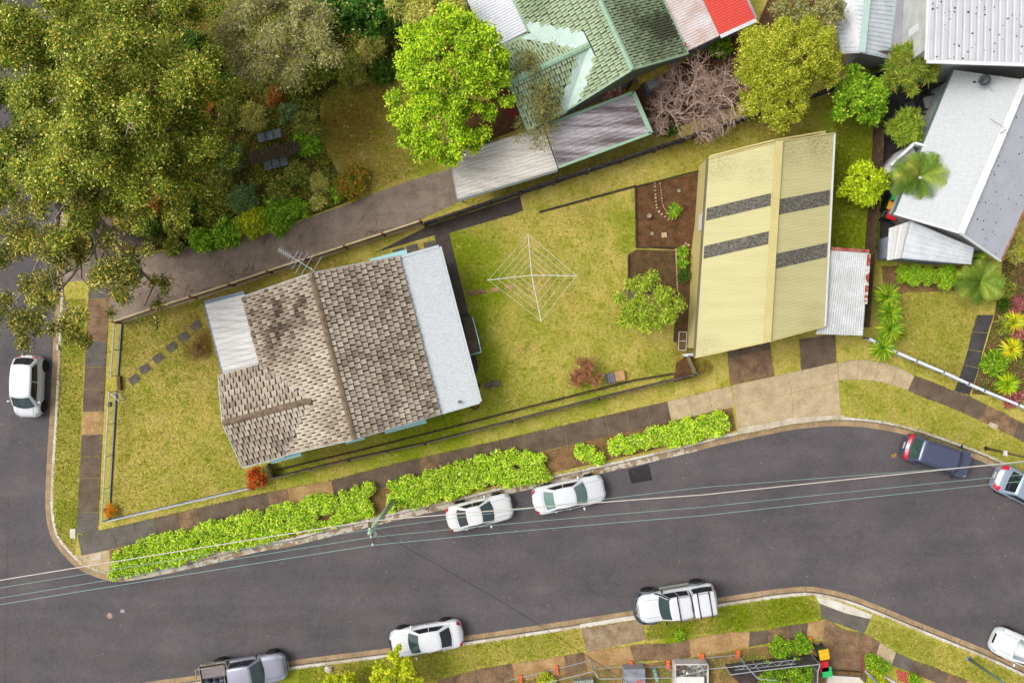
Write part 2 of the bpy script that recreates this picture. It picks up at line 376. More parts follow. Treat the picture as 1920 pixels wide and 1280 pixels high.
UP = [(143, 1003), (215, 988), (470, 929), (620, 900), (740, 869), (892, 835), (960, 819), (1251, 752), (1372, 723)]
xs = [145, 212, 252, 290, 332, 370, 412, 455, 500, 538, 580, 621, 660, 700, 742, 785, 823, 862, 900, 940, 978, 1018, 1056, 1096, 1135, 1174, 1212, 1251, 1290, 1328, 1370]
LW = lambda x: curve_y(UP, x) + 38
pr = [((x, curve_y(UP, x)), (x + 8, LW(x))) for x in xs]
ms = [SLAB_G, SLAB_G, SLAB_G, SLAB_D, SLAB_B, SLAB_D, SLAB_D, SLAB_D, SLAB_B, SLAB_T, SLAB_T, SLAB_D] + [SLAB_D, SLAB_D, SLAB_D, SLAB_B, SLAB_D, SLAB_D] + [SLAB_D] * 9 + [SLAB_L] * 3
strip(fp, pr, ms)
strip(fp, [((144, 1042), (205, 1030)), ((148, 1058), (206, 1070))], [SLAB_L], .015)
m = MB(); m.prism([tuple(P(*q)[:2]) for q in ((170, 1037), (190, 1036), (191, 1048), (171, 1050))], -.05, .034); m.build('pit_cover', KERB, fp)
m = MB(); m.prism([tuple(P(*q)[:2]) for q in ((132, 991), (142, 991), (142, 1009), (132, 1008))], -.05, .05); m.build('pit_cover', KERBW, fp)
ys = [1000, 960, 897, 856, 815, 772, 730, 689, 640, 600, 560, 525, 480, 440, 400, 350]
pr = [((lerp(144, 170, (1000 - y) / 520), y), (lerp(183, 209, (1000 - y) / 520), y - 1)) for y in ys]
strip(fp, pr, [SLAB_G, SLAB_D, SLAB_D, SLAB_D, SLAB_T, SLAB_D, SLAB_D, SLAB_G, SLAB_B, SLAB_B, SLAB_G])
# right hand footpath
UPR = [(1571, 679), (1610, 674), (1647, 678), (1682, 687), (1715, 704), (1750, 716), (1787, 732), (1817, 742), (1850, 759), (1885, 775), (1910, 789), (1945, 805), (1985, 826), (2030, 850)]
LOR = [(1573, 712), (1607, 711), (1640, 714), (1672, 721), (1702, 732), (1732, 745), (1767, 758), (1802, 772), (1835, 787), (1867, 802), (1900, 818), (1932, 836), (1970, 858), (2015, 882)]
strip(fp, list(zip(UPR, LOR)), [SLAB_L, SLAB_L, SLAB_L, SLAB_L, SLAB_D, SLAB_D, SLAB_D, SLAB_D, SLAB_B, SLAB_B, SLAB_D, SLAB_D, SLAB_G])
m = MB(); m.prism([tuple(P(*q)[:2]) for q in ((1856, 791), (1872, 797), (1867, 805), (1852, 798))], -.05, .036); m.build('pit_cover', KERB, fp)
dw = structure('driveway', 'pale concrete garage driveway of large slabs')
strip(dw, [((1372, 723), (1379, 761)), ((1477, 700), (1484, 736)), ((1570, 679), (1572, 715))], [SLAB_L])
strip(dw, [((1379, 762), (1382, 802)), ((1484, 737), (1487, 781)), ((1572, 716), (1577, 776))], [SLAB_L])
strip(dw, [((1382, 803), (1385, 815)), ((1487, 782), (1490, 794)), ((1577, 777), (1592, 783))], [KERB], .012)
strip(dw, [((1363, 655), (1369, 722)), ((1444, 640), (1451, 705))], [SLAB_D], .02)
strip(dw, [((1498, 636), (1502, 695)), ((1566, 626), (1568, 679))], [SLAB_D], .02)
strip(dw, [((1365, 671), (1369, 721)), ((1445, 655), (1452, 704))], [SLAB_B], .03)
# next door's asphalt drive, dark strips round the house
sheet('driveway', [(113, 475), (285, 474), (370, 464), (480, 436), (562, 415), (655, 382), (730, 352), (812, 325), (848, 316), (1050, 245), (1060, 310), (868, 375), (790, 411), (560, 486), (228, 597), (206, 600), (206, 520), (115, 530)], .008, DRIVE, thick=.03, kind='structure', label='cracked asphalt driveway beside the cream fence')
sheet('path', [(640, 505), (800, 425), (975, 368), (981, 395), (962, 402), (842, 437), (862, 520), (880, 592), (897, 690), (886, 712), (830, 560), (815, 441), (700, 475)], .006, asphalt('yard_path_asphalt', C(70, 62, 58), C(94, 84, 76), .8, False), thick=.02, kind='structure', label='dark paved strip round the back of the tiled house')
gp = structure('path', 'dark slab garden path across the right hand front lawn')
strip(gp, [((1832, 590), (1863, 590)), ((1822, 622), (1852, 624)), ((1815, 655), (1842, 659)), ((1806, 684), (1835, 690)), ((1797, 713), (1826, 718)), ((1789, 733), (1817, 741))], [mat('slab_charcoal', C(62, 60, 62), C(84, 80, 80), 1.5, .85, .2, 20)], .012)
# crossing drives on the lower block
strip(dw, [((1527, 1113), (1536, 1130)), ((1580, 1130), (1583, 1148)), ((1636, 1152), (1632, 1160))], [KERBW], .01)
strip(dw, [((1536, 1131), (1540, 1158)), ((1584, 1149), (1580, 1172)), ((1633, 1160), (1620, 1187))], [SLAB_G], .02)
strip(dw, [((1088, 1178), (1100, 1222)), ((1205, 1160), (1212, 1198))], [mat('slab_worn', C(176, 156, 126), C(142, 116, 84), 1.6, .9, .25, 18)], .014)
strip(dw, [((1087, 1170), (1088, 1177)), ((1195, 1152), (1203, 1159))], [KERBW], .012)
fs = structure('footpath', 'brown stained footpath on the lower side of the street')
UPS = [(820, 1275), (900, 1253), (960, 1243), (1017, 1235), (1057, 1228), (1095, 1222), (1136, 1216), (1180, 1210), (1215, 1206), (1255, 1206), (1292, 1198), (1330, 1190), (1368, 1184), (1406, 1184), (1440, 1180), (1478, 1172), (1515, 1167), (1548, 1160), (1585, 1180), (1620, 1187), (1650, 1203), (1680, 1222), (1712, 1237), (1745, 1247), (1780, 1262), (1815, 1275), (1850, 1290)]
LOS = [(826, 1300), (906, 1285), (966, 1277), (1023, 1268), (1062, 1262), (1102, 1256), (1142, 1250), (1190, 1240), (1222, 1237), (1258, 1238), (1295, 1231), (1334, 1226), (1372, 1218), (1404, 1212), (1440, 1205), (1480, 1199), (1512, 1196), (1543, 1197), (1572, 1214), (1600, 1222), (1640, 1234), (1672, 1246), (1704, 1258), (1737, 1272), (1770, 1284), (1800, 1296), (1835, 1312)]
strip(fs, list(zip(UPS, LOS)), [SLAB_B, SLAB_B, SLAB_T, SLAB_T, SLAB_B, SLAB_T, SLAB_T, SLAB_B, SLAB_B, SLAB_B, SLAB_T, SLAB_T, SLAB_T, SLAB_D, SLAB_B, SLAB_D, SLAB_T, SLAB_B, SLAB_B, SLAB_B, SLAB_L, SLAB_G, SLAB_D, SLAB_D, SLAB_B, SLAB_T])
# soil beds
sheet('garden_bed', [(1190, 352), (1300, 326), (1316, 318), (1296, 470), (1192, 464)], .012, SOIL, thick=.03, kind='structure', label='bare brown vegetable bed beside the garage')
sheet('garden_bed', [(1177, 478), (1192, 468), (1296, 470), (1290, 650), (1262, 640), (1268, 560), (1178, 545)], .011, mat('damp_soil', C(112, 84, 56), C(80, 66, 36), 2.5, 1, .35, 16), thick=.03, kind='structure', label='lower damp bed under the leafy young tree')
sheet('garden_bed', [(206, 1031), (700, 920), (1000, 851), (1332, 772), (1373, 764), (1381, 806), (1360, 812), (1145, 862), (960, 903), (640, 980), (385, 1037), (250, 1066), (208, 1068)], .008, MULCH, thick=.03, kind='structure', label='mulched strip under the street hedge')
sheet('garden_bed', [(1268, 680), (1296, 660), (1302, 690), (1300, 707), (1262, 716)], .010, SOIL, thick=.03, kind='structure', label='bare corner of soil by the garage')
sheet('garden_bed', [(228, 470), (235, 0), (420, -60), (900, -60), (960, 20), (940, 90), (740, 130), (640, 150), (600, 190), (600, 260), (632, 320), (650, 345), (655, 378), (562, 412), (480, 433), (370, 460), (290, 468)], .006, UNDER, thick=.03, kind='structure', label='overgrown garden under the trees')
sheet('garden_bed', [(870, 210), (960, 160), (975, 225), (985, 238), (860, 285)], .007, SOIL, thick=.03, kind='structure', label='shaded soil behind the carport')
sheet('garden_bed', [(1190, 170), (1290, 112), (1420, 45), (1440, 0), (1545, 0), (1560, 110), (1380, 200), (1225, 255)], .006, mat('brown_litter', C(124, 88, 64), C(86, 60, 44), 1.5, 1, .35, 14), thick=.03, kind='structure', label='leaf littered yard under the bare tree')
sheet('garden_bed', [(1652, 498), (1830, 500), (1822, 545), (1700, 548), (1660, 560)], .006, MULCH, thick=.03, kind='structure', label='mulch under the clipped round shrubs')
sheet('garden_bed', [(1865, 590), (1880, 490), (2000, 420), (2000, 770), (1900, 745), (1822, 738), (1836, 690)], .006, mat('red_mulch', C(122, 90, 64), C(88, 84, 40), 1.6, 1, .4, 12), thick=.03, kind='structure', label='planted bed right of the dark garden path')
sheet('paved_yard', [(1650, 170), (1700, 110), (1790, 125), (1735, 262), (1690, 300), (1672, 480), (1648, 480), (1655, 300)], .006, mat('dark_paving', C(84, 78, 82), C(62, 58, 60), 2, .9, .25, 16), thick=.03, kind='structure', label='dark paved yard behind the white house')
sheet('building_site', [(560, 1300), (820, 1283), (1100, 1258), (1290, 1233), (1420, 1212), (1540, 1200), (1560, 1220), (1560, 1400), (560, 1400)], .005, mat('site_dirt', C(190, 146, 98), C(146, 112, 72), 1.3, 1, .35, 14, c3=C(120, 126, 50)), thick=.03, kind='structure', label='bare dirt behind the temporary fencing')
sheet('driveway', [(1542, 1198), (1575, 1215), (1614, 1224), (1620, 1256), (1560, 1256), (1545, 1225)], .009, SLAB_B, thick=.03, kind='structure', label='brown concrete crossing beside the wheelie bins')
# stepping stones, pavers and edging on the lawns
def paver(name, label, cat, cx, cy, w, h, a, m_, z=.025, group=None):
    p = P(cx, cy); t = MB(); hw, hh = w / 60, h / 60
    q = [(-hw, -hh + .02), (-hw + .03, -hh), (hw, -hh), (hw, hh - .03), (hw - .02, hh), (-hw, hh)]
    ca, sa = math.cos(R(a)), math.sin(R(a))
    t.prism([(x * ca - y * sa, x * sa + y * ca) for x, y in q], -.06, z)
    o = t.build(name, m_); o.location = (p.x, p.y, 0); return tag(o, label, cat, group)
ST = [(252, 711), (272, 691), (297, 671), (322, 650), (345, 631), (368, 610)]
who = ['nearest the open gate', 'second from the open gate', 'third from the open gate', 'fourth from the open gate', 'beside the brown patch', 'nearest the white porch roof']
for (x, y), w_ in zip(ST, who): paver('stepping_stone', 'dark stepping stone in the front lawn, ' + w_, 'paving stone', x, y, 20, 15, 38 + random.uniform(-8, 8), SLAB_G, group='stepping stones in the front lawn')
for (x, y), w_ in zip([(884, 549), (903, 547), (928, 543), (955, 538)], ['touching the dark yard path', 'second from the dark yard path', 'third from the dark yard path', 'under the clothesline']):
    paver('stepping_stone', 'small paving stone leading to the clothesline, ' + w_, 'paving stone', x, y, 17, 9, 8, SLAB_B if x < 920 else SLAB_T, group='stepping stones to the clothesline')
for (x, y), w_ in zip([(748, 474), (774, 467), (806, 461)], ['leftmost of three', 'middle of three', 'rightmost of three']):
    paver('stepping_stone', 'dark square paver by the upper window awning, ' + w_, 'paving stone', x, y, 22, 16, 14, SLAB_G, group='pavers beside the house')
t = MB(); a, b = P(1011, 398), P(1192, 349); d = (b - a).normalized(); nn = Vector((-d.y, d.x, 0)) * .06
t.hexa([a - nn, b - nn, b + nn, a + nn], [v + Vector((0, 0, .09)) for v in (a - nn, b - nn, b + nn, a + nn)])
tag(t.build('timber_edging', WOODD), 'dark timber edging running across the back lawn', 'edging')
t = thing('timber_edging', 'timber frame round the vegetable bed', 'edging', P(1192, 400))
for q, r_ in (((1191, 350), (1193, 464)), ((1193, 464), (1275, 464)), ((1190, 351), (1312, 320)), ((1178, 478), (1178, 545))):
    a, b = P(*q), P(*r_); d = (b - a).normalized(); nn = Vector((-d.y, d.x, 0)) * .04; e = MB()
    e.hexa([a - nn, b - nn, b + nn, a + nn], [v + Vector((0, 0, .12)) for v in (a - nn, b - nn, b + nn, a + nn)]); e.build('board', WOODD, t)
t = thing('brick_edging', 'thin pale brick edging between the lower bed and the garage strip', 'edging', P(1267, 500))
for k in range(16):
    e = MB(); e.box(P(1267 + k * .2, 468 + k * 5.1) + Vector((0, 0, .04)), (.08, .15, .09), random.uniform(-.1, .1)); e.build('brick', STONE, t)
t = thing('stone_border', 'curved double row of pale stones in the vegetable bed', 'stone border', P(1230, 380))
for row, big in (([(1228, 343), (1229, 365), (1232, 390), (1241, 402), (1254, 411)], 1), ([(1237, 340), (1240, 362), (1243, 385), (1252, 398), (1266, 410)], .6)):
    c = catmull(W2(row), .19 if big == 1 else .13)
    for k, q in enumerate(c):
        s_ = big * random.uniform(.07, .11); e = MB(); e.ball((q.x, q.y, .05), (s_, s_ * .8, .07), 8, 5, Matrix.Rotation(random.uniform(0, 3), 4, 'Z')); e.build('stone', STONE, t, True)
for i_, (x, y, s_) in enumerate([(1282, 462, .12), (1286, 457, .1), (1291, 460, .12)]):
    e = MB(); e.ball((*P(x, y)[:2], .06), (s_, s_ * .8, .09), 8, 5); o = e.build('stone', STONE); tag(o, ['rounded orange stone at the bed corner, left of three', 'rounded pink stone at the bed corner, middle of three', 'rounded pale stone at the bed corner, right of three'][i_], 'stone', 'stones at the bed corner')
# ------------------------------------------------------------------ roofs
def tile_material(name, pale, mid, dark, spots=(), lo=.36, hi=.62, rk=.24, gk=.9):
    s = NT(name); gpos = s.n('ShaderNodeNewGeometry').outputs['Position']
    rnd = s.math('FRACT', s.math('ADD', s.n('ShaderNodeNewGeometry').outputs['Random Per Island'], s.n('ShaderNodeObjectInfo').outputs['Random']))
    big = s.noise(gpos, .45, 4, .6); fine = s.noise(gpos, 5, 4, .8)
    f = s.math('ADD', s.math('MULTIPLY', big, .55), s.math('ADD', s.math('MULTIPLY', rnd, rk), s.math('MULTIPLY', fine, .3)))
    for px, py, r_, k in spots:
        c = P(px, py, 4); d = s.n('ShaderNodeVectorMath', operation='DISTANCE'); s.l(gpos, d.inputs[0]); d.inputs[1].default_value = c
        f = s.math('ADD', f, s.mrange(d.outputs['Value'], 0, r_ / PPM, k, 0))
    col = s.ramp(f, [(lo, pale), ((lo + hi) / 2, mid), (hi, dark)])
    ga = s.n('ShaderNodeAttribute', attribute_name='joint_tone').outputs['Fac']; col = s.mix(s.math('MULTIPLY', ga, s.mrange(s.noise(gpos, 3, 4, .7), .3, .65, gk * .5, gk), True), col, dark)
    col = s.mix(1.0, col, s.ramp(s.noise(gpos, 28, 3, .7), [(.3, (.75,) * 3), (.7, (1.25,) * 3)]), 'MULTIPLY')
    return s.done(col, .9, .2)
def tile_mesh(name, w, l, mat_, lift=.075, arch=.03, groove=.016):
    # two rolls with a pan between them, butt edge raised at y = 0
    xs_ = [-.435, -.37, -.1, 0, .1, .37, .435]; ar = [-.03, arch, arch, groove, arch, arch, -.03]; vs = []; k = len(xs_)
    for y, lf in ((0, lift), (l * .92, .012)):
        vs += [(x * w, y, lf + a) for x, a in zip(xs_, ar)]
    vs += [(x * w, 0, -.01) for x in xs_] + [(xs_[0] * w, l * .92, -.01), (xs_[-1] * w, l * .92, -.01)]
    fs = [(i, i + 1, k + i + 1, k + i) for i in range(k - 1)] + [(2 * k + i, 2 * k + i + 1, i + 1, i) for i in range(k - 1)] + [(3 * k, 2 * k, 0, k), (3 * k - 1, 3 * k + 1, 2 * k - 1, k - 1)]
    me = mesh_from(name, vs, fs); me.materials.append(mat_)
    gr = [1, .1, .25, .35, .25, .1, 1] + [1, .8, .8, .9, .8, .8, 1] + [1] * (k + 2)      # tile colour darkens towards the joints and the upper end
    me.attributes.new('joint_tone', 'FLOAT', 'POINT').data.foreach_set('value', gr); return me
def slope_tiles(O, eu, ev, width, length, w, l, clip=None, rnd=.012):
    n = eu.cross(ev).normalized(); n = n if n.z > 0 else -n; rows = round(length / l); l2 = length / rows; cols = round(width / w); w2 = width / cols; out = []
    for r_ in range(rows):
        x = 0.0; first = r_ % 2
        cells = ([(0, .5)] + [(k + .5, 1) for k in range(cols - 1)] + [(cols - .5, .5)]) if first else [(k, 1) for k in range(cols)]
        for c0, fr in cells:
            u = (c0 + fr / 2) * w2; v = r_ * l2
            if clip and not clip(u, v + l2 / 2): continue
            p = O + eu * (u + random.uniform(-rnd, rnd)) + ev * (v + random.uniform(-rnd, rnd) * 1.5) + n * random.uniform(0, rnd)
            M = Matrix((eu * fr * (w2 / w), ev * (l2 / l), n)).transposed().to_4x4(); M.translation = p
            M = M @ Matrix.Rotation(random.uniform(-.03, .03), 4, 'Z')
            out.append(M)
    return out
def lay_tiles(root, mats_, me, limit=300):
    """the tiles that show largest are objects; the rest one part"""
    mats_ = sorted(mats_, key=lambda M: (M.translation.xy.length - 1.2 * M.translation.z))
    for M in mats_[:limit]:
        o = bpy.data.objects.new('roof_tile', me); COL.objects.link(o); o.parent = root
        o.matrix_parent_inverse = Matrix.Translation(root['_loc']).inverted(); o.matrix_basis = M
    if len(mats_) > limit:
        co = np.array([v.co[:] for v in me.vertices]); fc = [tuple(p.vertices) for p in me.polygons]; V = []; F = []
        for k, M in enumerate(mats_[limit:]):
            m3 = np.array(M)[:3, :3]; V.append(co @ m3.T + np.array(M.translation)); F += [tuple(i + k * len(co) for i in f) for f in fc]
        m2 = mesh_from('roof_tiling', np.concatenate(V).tolist(), F); m2.materials.append(me.materials[0]); gr = np.zeros(len(co), np.float32); me.attributes['joint_tone'].data.foreach_get('value', gr); m2.attributes.new('joint_tone', 'FLOAT', 'POINT').data.foreach_set('value', np.tile(gr, len(V)))
        o = link('roof_tiling', m2, None, root); o['kind'] = 'stuff'
def ribbed(name, q, pitch, amp, mat_, parent, thick=True, flat=.5, trim=None):
    """ribbed metal sheet over the quad q = (a, b, c, d); ribs run from edge a-b to edge d-c"""
    a, b, c, d = [Vector(v) for v in q]; n = max(2, int((b - a).length / pitch)); up = (b - a).cross(d - a).normalized()
    if up.z < 0: up = -up
    prof = [(0, 0), (.5 - flat / 2, 0), (.5 - flat / 2 + .12, 1), (.5 + flat / 2 - .12, 1), (.5 + flat / 2, 0)] if flat < 1 else [(0, 0), (.25, .7), (.5, 1), (.75, .7)]
    ts = [((k + x) / n, h) for k in range(n) for x, h in prof] + [(1, 0)]
    m = MB(); vs = []
    for t, h in ts:
        p, e = lerp(a, b, t), lerp(d, c, t); vs += [p + up * h * amp, e + up * h * amp]
    m.add(vs, [(2 * i, 2 * i + 2, 2 * i + 3, 2 * i + 1) for i in range(len(ts) - 1)])
    o = m.build(name, mat_, parent, normals=False)
    if o.data.polygons[0].normal.z < 0: o.data.flip_normals()
    u = MB(); dn = up * -.05; u.hexa([v + dn * 2.2 for v in (a, b, c, d)], [v - up * .05 for v in (a, b, c, d)]); u.build('roof_batten_frame', trim or WHITE, parent)
    return o
def beam(name, a, b, w, h, mat_, parent, lift=0):
    a, b = Vector(a), Vector(b); d = (b - a).normalized(); s_ = d.cross(Vector((0, 0, 1))).normalized() * w / 2; up = s_.cross(d).normalized()
    if up.z < 0: up = -up
    m = MB(); q = [a - s_, b - s_, b + s_, a + s_]; m.hexa([v + up * lift for v in q], [v + up * (lift + h) for v in q]); return m.build(name, mat_, parent)
def ridge_caps(root, a, b, mat_, n, w=.26, name='ridge_cap'):
    a, b = Vector(a), Vector(b); d = (b - a); L = d.length; d.normalize(); s_ = d.cross(Vector((0, 0, 1))).normalized(); up = s_.cross(d)
    if up.z < 0: up = -up
    prof = [(-1, -.55), (-.75, .05), (0, .35), (.75, .05), (1, -.55)]
    for k in range(n):
        m = MB(); p0 = a + d * (L * k / n + .008); p1 = a + d * (L * (k + 1) / n); vs = []
        for p, sc in ((p0, 1.0), (p1, 1.06)):
            vs += [p + s_ * x * w * .55 * sc + up * (z * w * .5 * sc + .06) for x, z in prof]
        m.add(vs, [(i, i + 1, 6 + i, 5 + i) for i in range(4)] + [(0, 1, 2, 3, 4), (9, 8, 7, 6, 5)]); m.build(name, mat_, root)
def wall_prism(name, pts, z0, z1, mat_, parent):
    m = MB(); m.prism([tuple(p[:2]) for p in pts], z0, z1); return m.build(name, mat_, parent)
def wall_window(parent, p, dirn, w, h, z, frame, glass):
    """window on a wall: p on the wall, dirn along it"""
    d = Vector((dirn[0], dirn[1], 0)).normalized(); n = Vector((d.y, -d.x, 0)); c = Vector((p[0], p[1], z)); M = Matrix((d, n, Vector((0, 0, 1)))).transposed()
    m = MB(); m.box(c, (w, .06, h), M=M); f = m.build('window', frame, parent)
    for sx in (-.25, .25):
        m = MB(); m.box(c + d * w * sx + n * .01, (w * .44, .06, h * .88), M=M); m.build('pane', glass, f)
GLASS = plain('window_glass', C(60, 80, 84), .06, .6)
ASBESTOS = mat('painted_wall', C(214, 218, 214), C(190, 194, 190), 1.2, .8, .08, 14)
TEAL = plain('pale_teal_paint', C(176, 226, 226), .5)
def corrug_mat(name, a, b, c=None, scale=.8, rot=0, stretch=(1, 1, 1), lo=.4, hi=.65, grain=.1, rough=.45):
    return mat(name, a, b, scale, rough, grain, 14, spec=.4, lo=lo, hi=hi, rot=rot, stretch=stretch, c3=c)
# ---- the tiled house
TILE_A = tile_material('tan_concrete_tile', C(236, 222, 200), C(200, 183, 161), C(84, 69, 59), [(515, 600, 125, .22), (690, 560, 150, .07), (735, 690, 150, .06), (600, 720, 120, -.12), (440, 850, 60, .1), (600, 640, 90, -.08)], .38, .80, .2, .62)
CAPM = mat('cement_ridge', C(150, 128, 104), C(116, 100, 84), 3, .9, .25, 18)
def house_A():
    E = Vector((-6.643, 4.951, 0)); d = Vector((.2535, -.9673, 0)).normalized(); w = Vector((d.y, -d.x, 0))   # d: down the picture, w: to the left
    L, HW, ZE, RISE = 9.62, 4.75, 3.0, 2.2; tp = RISE / HW; Z = lambda z: Vector((0, 0, z))
    E = E - d * .08
    root = thing('tiled_house', 'weathered tan tiled cottage with white metal porch and rear roofs', 'house', E + w * 5 + d * 5)
    # d-offset of the front gable, its projection
    g0, g1, pj = 4.15, L, 2.5; gm = (g0 + g1) / 2; gh = (g1 - g0) / 2; GZ = ZE + gh * tp
    ov = .45
    wallpts = [E + w * ov + d * ov, E + w * ov + d * (L - ov), E + w * (2 * HW + pj - ov) + d * (L - ov), E + w * (2 * HW + pj - ov) + d * (g0 + ov), E + w * (2 * HW - ov) + d * (g0 + ov), E + w * (2 * HW - ov) + d * ov]
    wall_prism('wall', wallpts, -.05, ZE - .05, ASBESTOS, root)
    pts = lambda u, v: E + w * u + d * v
    m = MB()   # deck and gables under the tiles
    a0, a1, r0, r1, b0, b1 = (pts(0, 0) + Z(ZE), pts(0, L) + Z(ZE), pts(HW, 0) + Z(ZE + RISE), pts(HW, L) + Z(ZE + RISE), pts(2 * HW, 0) + Z(ZE), pts(2 * HW, L) + Z(ZE))
    m.add([a0, a1, r0, r1, b0, b1], [(0, 1, 3, 2), (2, 3, 5, 4), (0, 2, 4), (1, 5, 3), (0, 4, 5, 1)])
    c0, c1, s0 = pts(2 * HW + pj, g0) + Z(ZE), pts(2 * HW + pj, g1) + Z(ZE), pts(2 * HW + pj, gm) + Z(GZ)
    e0, e1, s1 = pts(2 * HW, g0) + Z(ZE), pts(2 * HW, g1) + Z(ZE), pts(2 * HW - gh, gm) + Z(GZ)
    m.add([c0, s0, c1, e0, s1, e1], [(0, 3, 4, 1), (1, 4, 5, 2), (0, 1, 2), (0, 2, 5, 3)])
    m.build('roof_deck', mat('roof_gap', C(84, 66, 54), C(66, 52, 42), 3), root, normals=True)
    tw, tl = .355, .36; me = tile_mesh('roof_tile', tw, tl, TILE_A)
    sl = math.hypot(HW, RISE); evE = (w * HW + Z(RISE)) / sl; evW = (-w * HW + Z(RISE)) / sl; T = []
    T += slope_tiles(pts(0, L) + Z(ZE), -d, evE, L, sl, tw, tl)
    def clipW(u, v):        # u from the top (picture) end down
        vv = v / sl * HW
        return not (g0 + vv - .05 < u < g1 - vv + .05)
    T += slope_tiles(pts(2 * HW, 0) + Z(ZE), d, evW, L, sl, tw, tl, clipW)
    sg = math.hypot(gh, gh * tp); ln = pj + gh
    evN = (d * gh + Z(gh * tp)) / sg; evS = (-d * gh + Z(gh * tp)) / sg
    T += slope_tiles(pts(2 * HW + pj, g0) + Z(ZE), -w, evN, ln, sg, tw, tl, lambda u, v: u < pj + v / sg * gh + .05)
    T += slope_tiles(pts(2 * HW - gh, g1) + Z(ZE), w, evS, ln, sg, tw, tl, lambda u, v: u > gh - v / sg * gh - .05)
    T = [M if M.to_3x3().determinant() > 0 else M for M in T]
    lay_tiles(root, T, me)
    ridge_caps(root, r0, r1, CAPM, 24, .30); ridge_caps(root, s0, s1, CAPM, 13, .34)
    for p in (pts(2 * HW, g0), pts(2 * HW, g1)):
        beam('valley_flashing', p + Z(ZE), s1, .12, .02, mat('lead_flashing', C(150, 150, 150), C(110, 108, 106), 4), root, .07)
    FASC = plain('white_fascia', C(206, 214, 218), .5)
    for p, q in ((pts(2 * HW + pj, g1), pts(2 * HW, g1)), (pts(2 * HW + pj, g0), pts(2 * HW + pj + .01, g0 + .01))):
        if (q - p).length > .1: beam('gutter', p + d * .06 + Z(ZE - .1), q + d * .06 + Z(ZE - .1), .12, .12, FASC, root)
    for p, q in ((c0, s0), (s0, c1)): beam('barge_board', p + w * .03 - Z(.12), q + w * .03 - Z(.12), .05, .16, FASC, root)
    for p, q in ((a0, r0), (r0, b0), (a1, r1), (r1, b1)): beam('barge_board', p - Z(.12), q - Z(.12), .05, .14, FASC, root)
    # rear metal roof (right) and porch roof (left)
    o = Vector((0, 0, 0)); sh = plain('rear_roof_sheet', C(216, 221, 224), .5, .4)
    q = [pts(.12, .12) + Z(ZE - .10), pts(-2.42, .05) + Z(2.72), pts(-2.42, L - .1) + Z(2.72), pts(.12, L - .05) + Z(ZE - .10)]
    ribbed('rear_roof', [q[1], q[2], q[3], q[0]], .125, .022, sh, root, flat=1)
    beam('gutter', q[1] - w * .07 - Z(.12), q[2] - w * .07 - Z(.12), .13, .12, FASC, root); beam('roof_edge_cap', q[0] - d * .03, q[1] - d * .03, .16, .035, FASC, root, .02); beam('roof_edge_cap', q[3] + d * .03, q[2] + d * .03, .12, .035, FASC, root, .02)
    m = MB(); p = lerp(q[2], q[3], .45) - d * .35; m.lathe(p, [(.06, -.1), (.06, .16), (.1, .17), (.1, .22), (.02, .25)], 10); m.build('vent_pipe', plain('vent_grey', C(120, 122, 120)), root)
    wall_prism('rear_wall', [pts(.5, .5), pts(.5, L - .5), pts(-2.0, L - .5), pts(-2.0, .5)], -.05, 2.62, ASBESTOS, root)
    q = [pts(2 * HW - .15, -.12) + Z(2.93), pts(2 * HW - .15, g0 - .08) + Z(2.93), pts(2 * HW + 2.32, g0 - .06) + Z(2.68), pts(2 * HW + 2.32, -.18) + Z(2.68)]
    ribbed('porch_roof', [q[0], q[1], q[2], q[3]], .30, .045, mat('porch_sheet', C(240, 238, 234), C(206, 204, 200), 1.5, .45, .08, 14, rot=R(-15), stretch=(.3, 3, 1)), root, flat=.55)
    beam('gutter', q[3] + w * .06 - Z(.1), q[2] + w * .06 - Z(.1), .11, .1, plain('gutter_grey', C(120, 132, 140)), root); beam('roof_edge_cap', q[0] - d * .1, q[3] - d * .1, .2, .03, plain('edge_blue_grey', C(112, 130, 150)), root)
    for v in (0, 2.0, 3.9):
        m = MB(); m.tube([pts(2 * HW + 2.2, v) + Z(0), pts(2 * HW + 2.2, v) + Z(2.65)], .05, 8); m.build('porch_post', WHITE, root)
    m = MB(); m.prism([tuple(pts(x, y)[:2]) for x, y in ((2 * HW - .45, .1), (2 * HW + 2.3, .1), (2 * HW + 2.3, g0 + .4), (2 * HW - .45, g0 + .4))], 0, .3); m.build('porch_floor', SLAB_G, root)
    # window awnings of pale teal sheet, sloping out from the wall under the eaves
    for (xa, ya), (xb, yb), side in (((696, 500), (766, 483), -1), ((545, 533), (575, 526), -1), ((508, 868), (565, 854), 1), ((648, 832), (684, 824), 1), ((722, 812), (800, 794), 1)):
        A, B = P(xa, ya, 2.5), P(xb, yb, 2.5); u0 = (A - E).dot(w); u1 = (B - E).dot(w); v0 = -.0 if side < 0 else L
        out = side * .33; i_ = side * -.42
        A0, B0 = pts(u0, v0 + i_) + Z(2.75), pts(u1, v0 + i_) + Z(2.75); A1, B1 = pts(u0, v0 + out) + Z(2.42), pts(u1, v0 + out) + Z(2.42)
        m = MB(); up = Z(.03); m.hexa([A0, B0, B1, A1], [v + up for v in (A0, B0, B1, A1)]); aw = m.build('window_awning', TEAL, root)
        m = MB()
        for s_, e_ in ((A0, A1), (B0, B1)): m.tube([Vector((s_.x, s_.y, 2.0)), e_], .018, 5)
        m.build('bracket', WHITE, aw)
        wall_window(root, (lerp(A0, B0, .5)).xy, w if side < 0 else -w, abs(u1 - u0) * .8, 1.1, 1.75, WHITE, GLASS)
    # back landing with teal rails and steps
    lp = thing('back_steps', 'concrete back landing with steps and pale teal railing', 'steps', P(886, 630)); S_ = mat('landing_concrete', C(122, 108, 92), C(92, 80, 68), 3, .9, .2, 16)
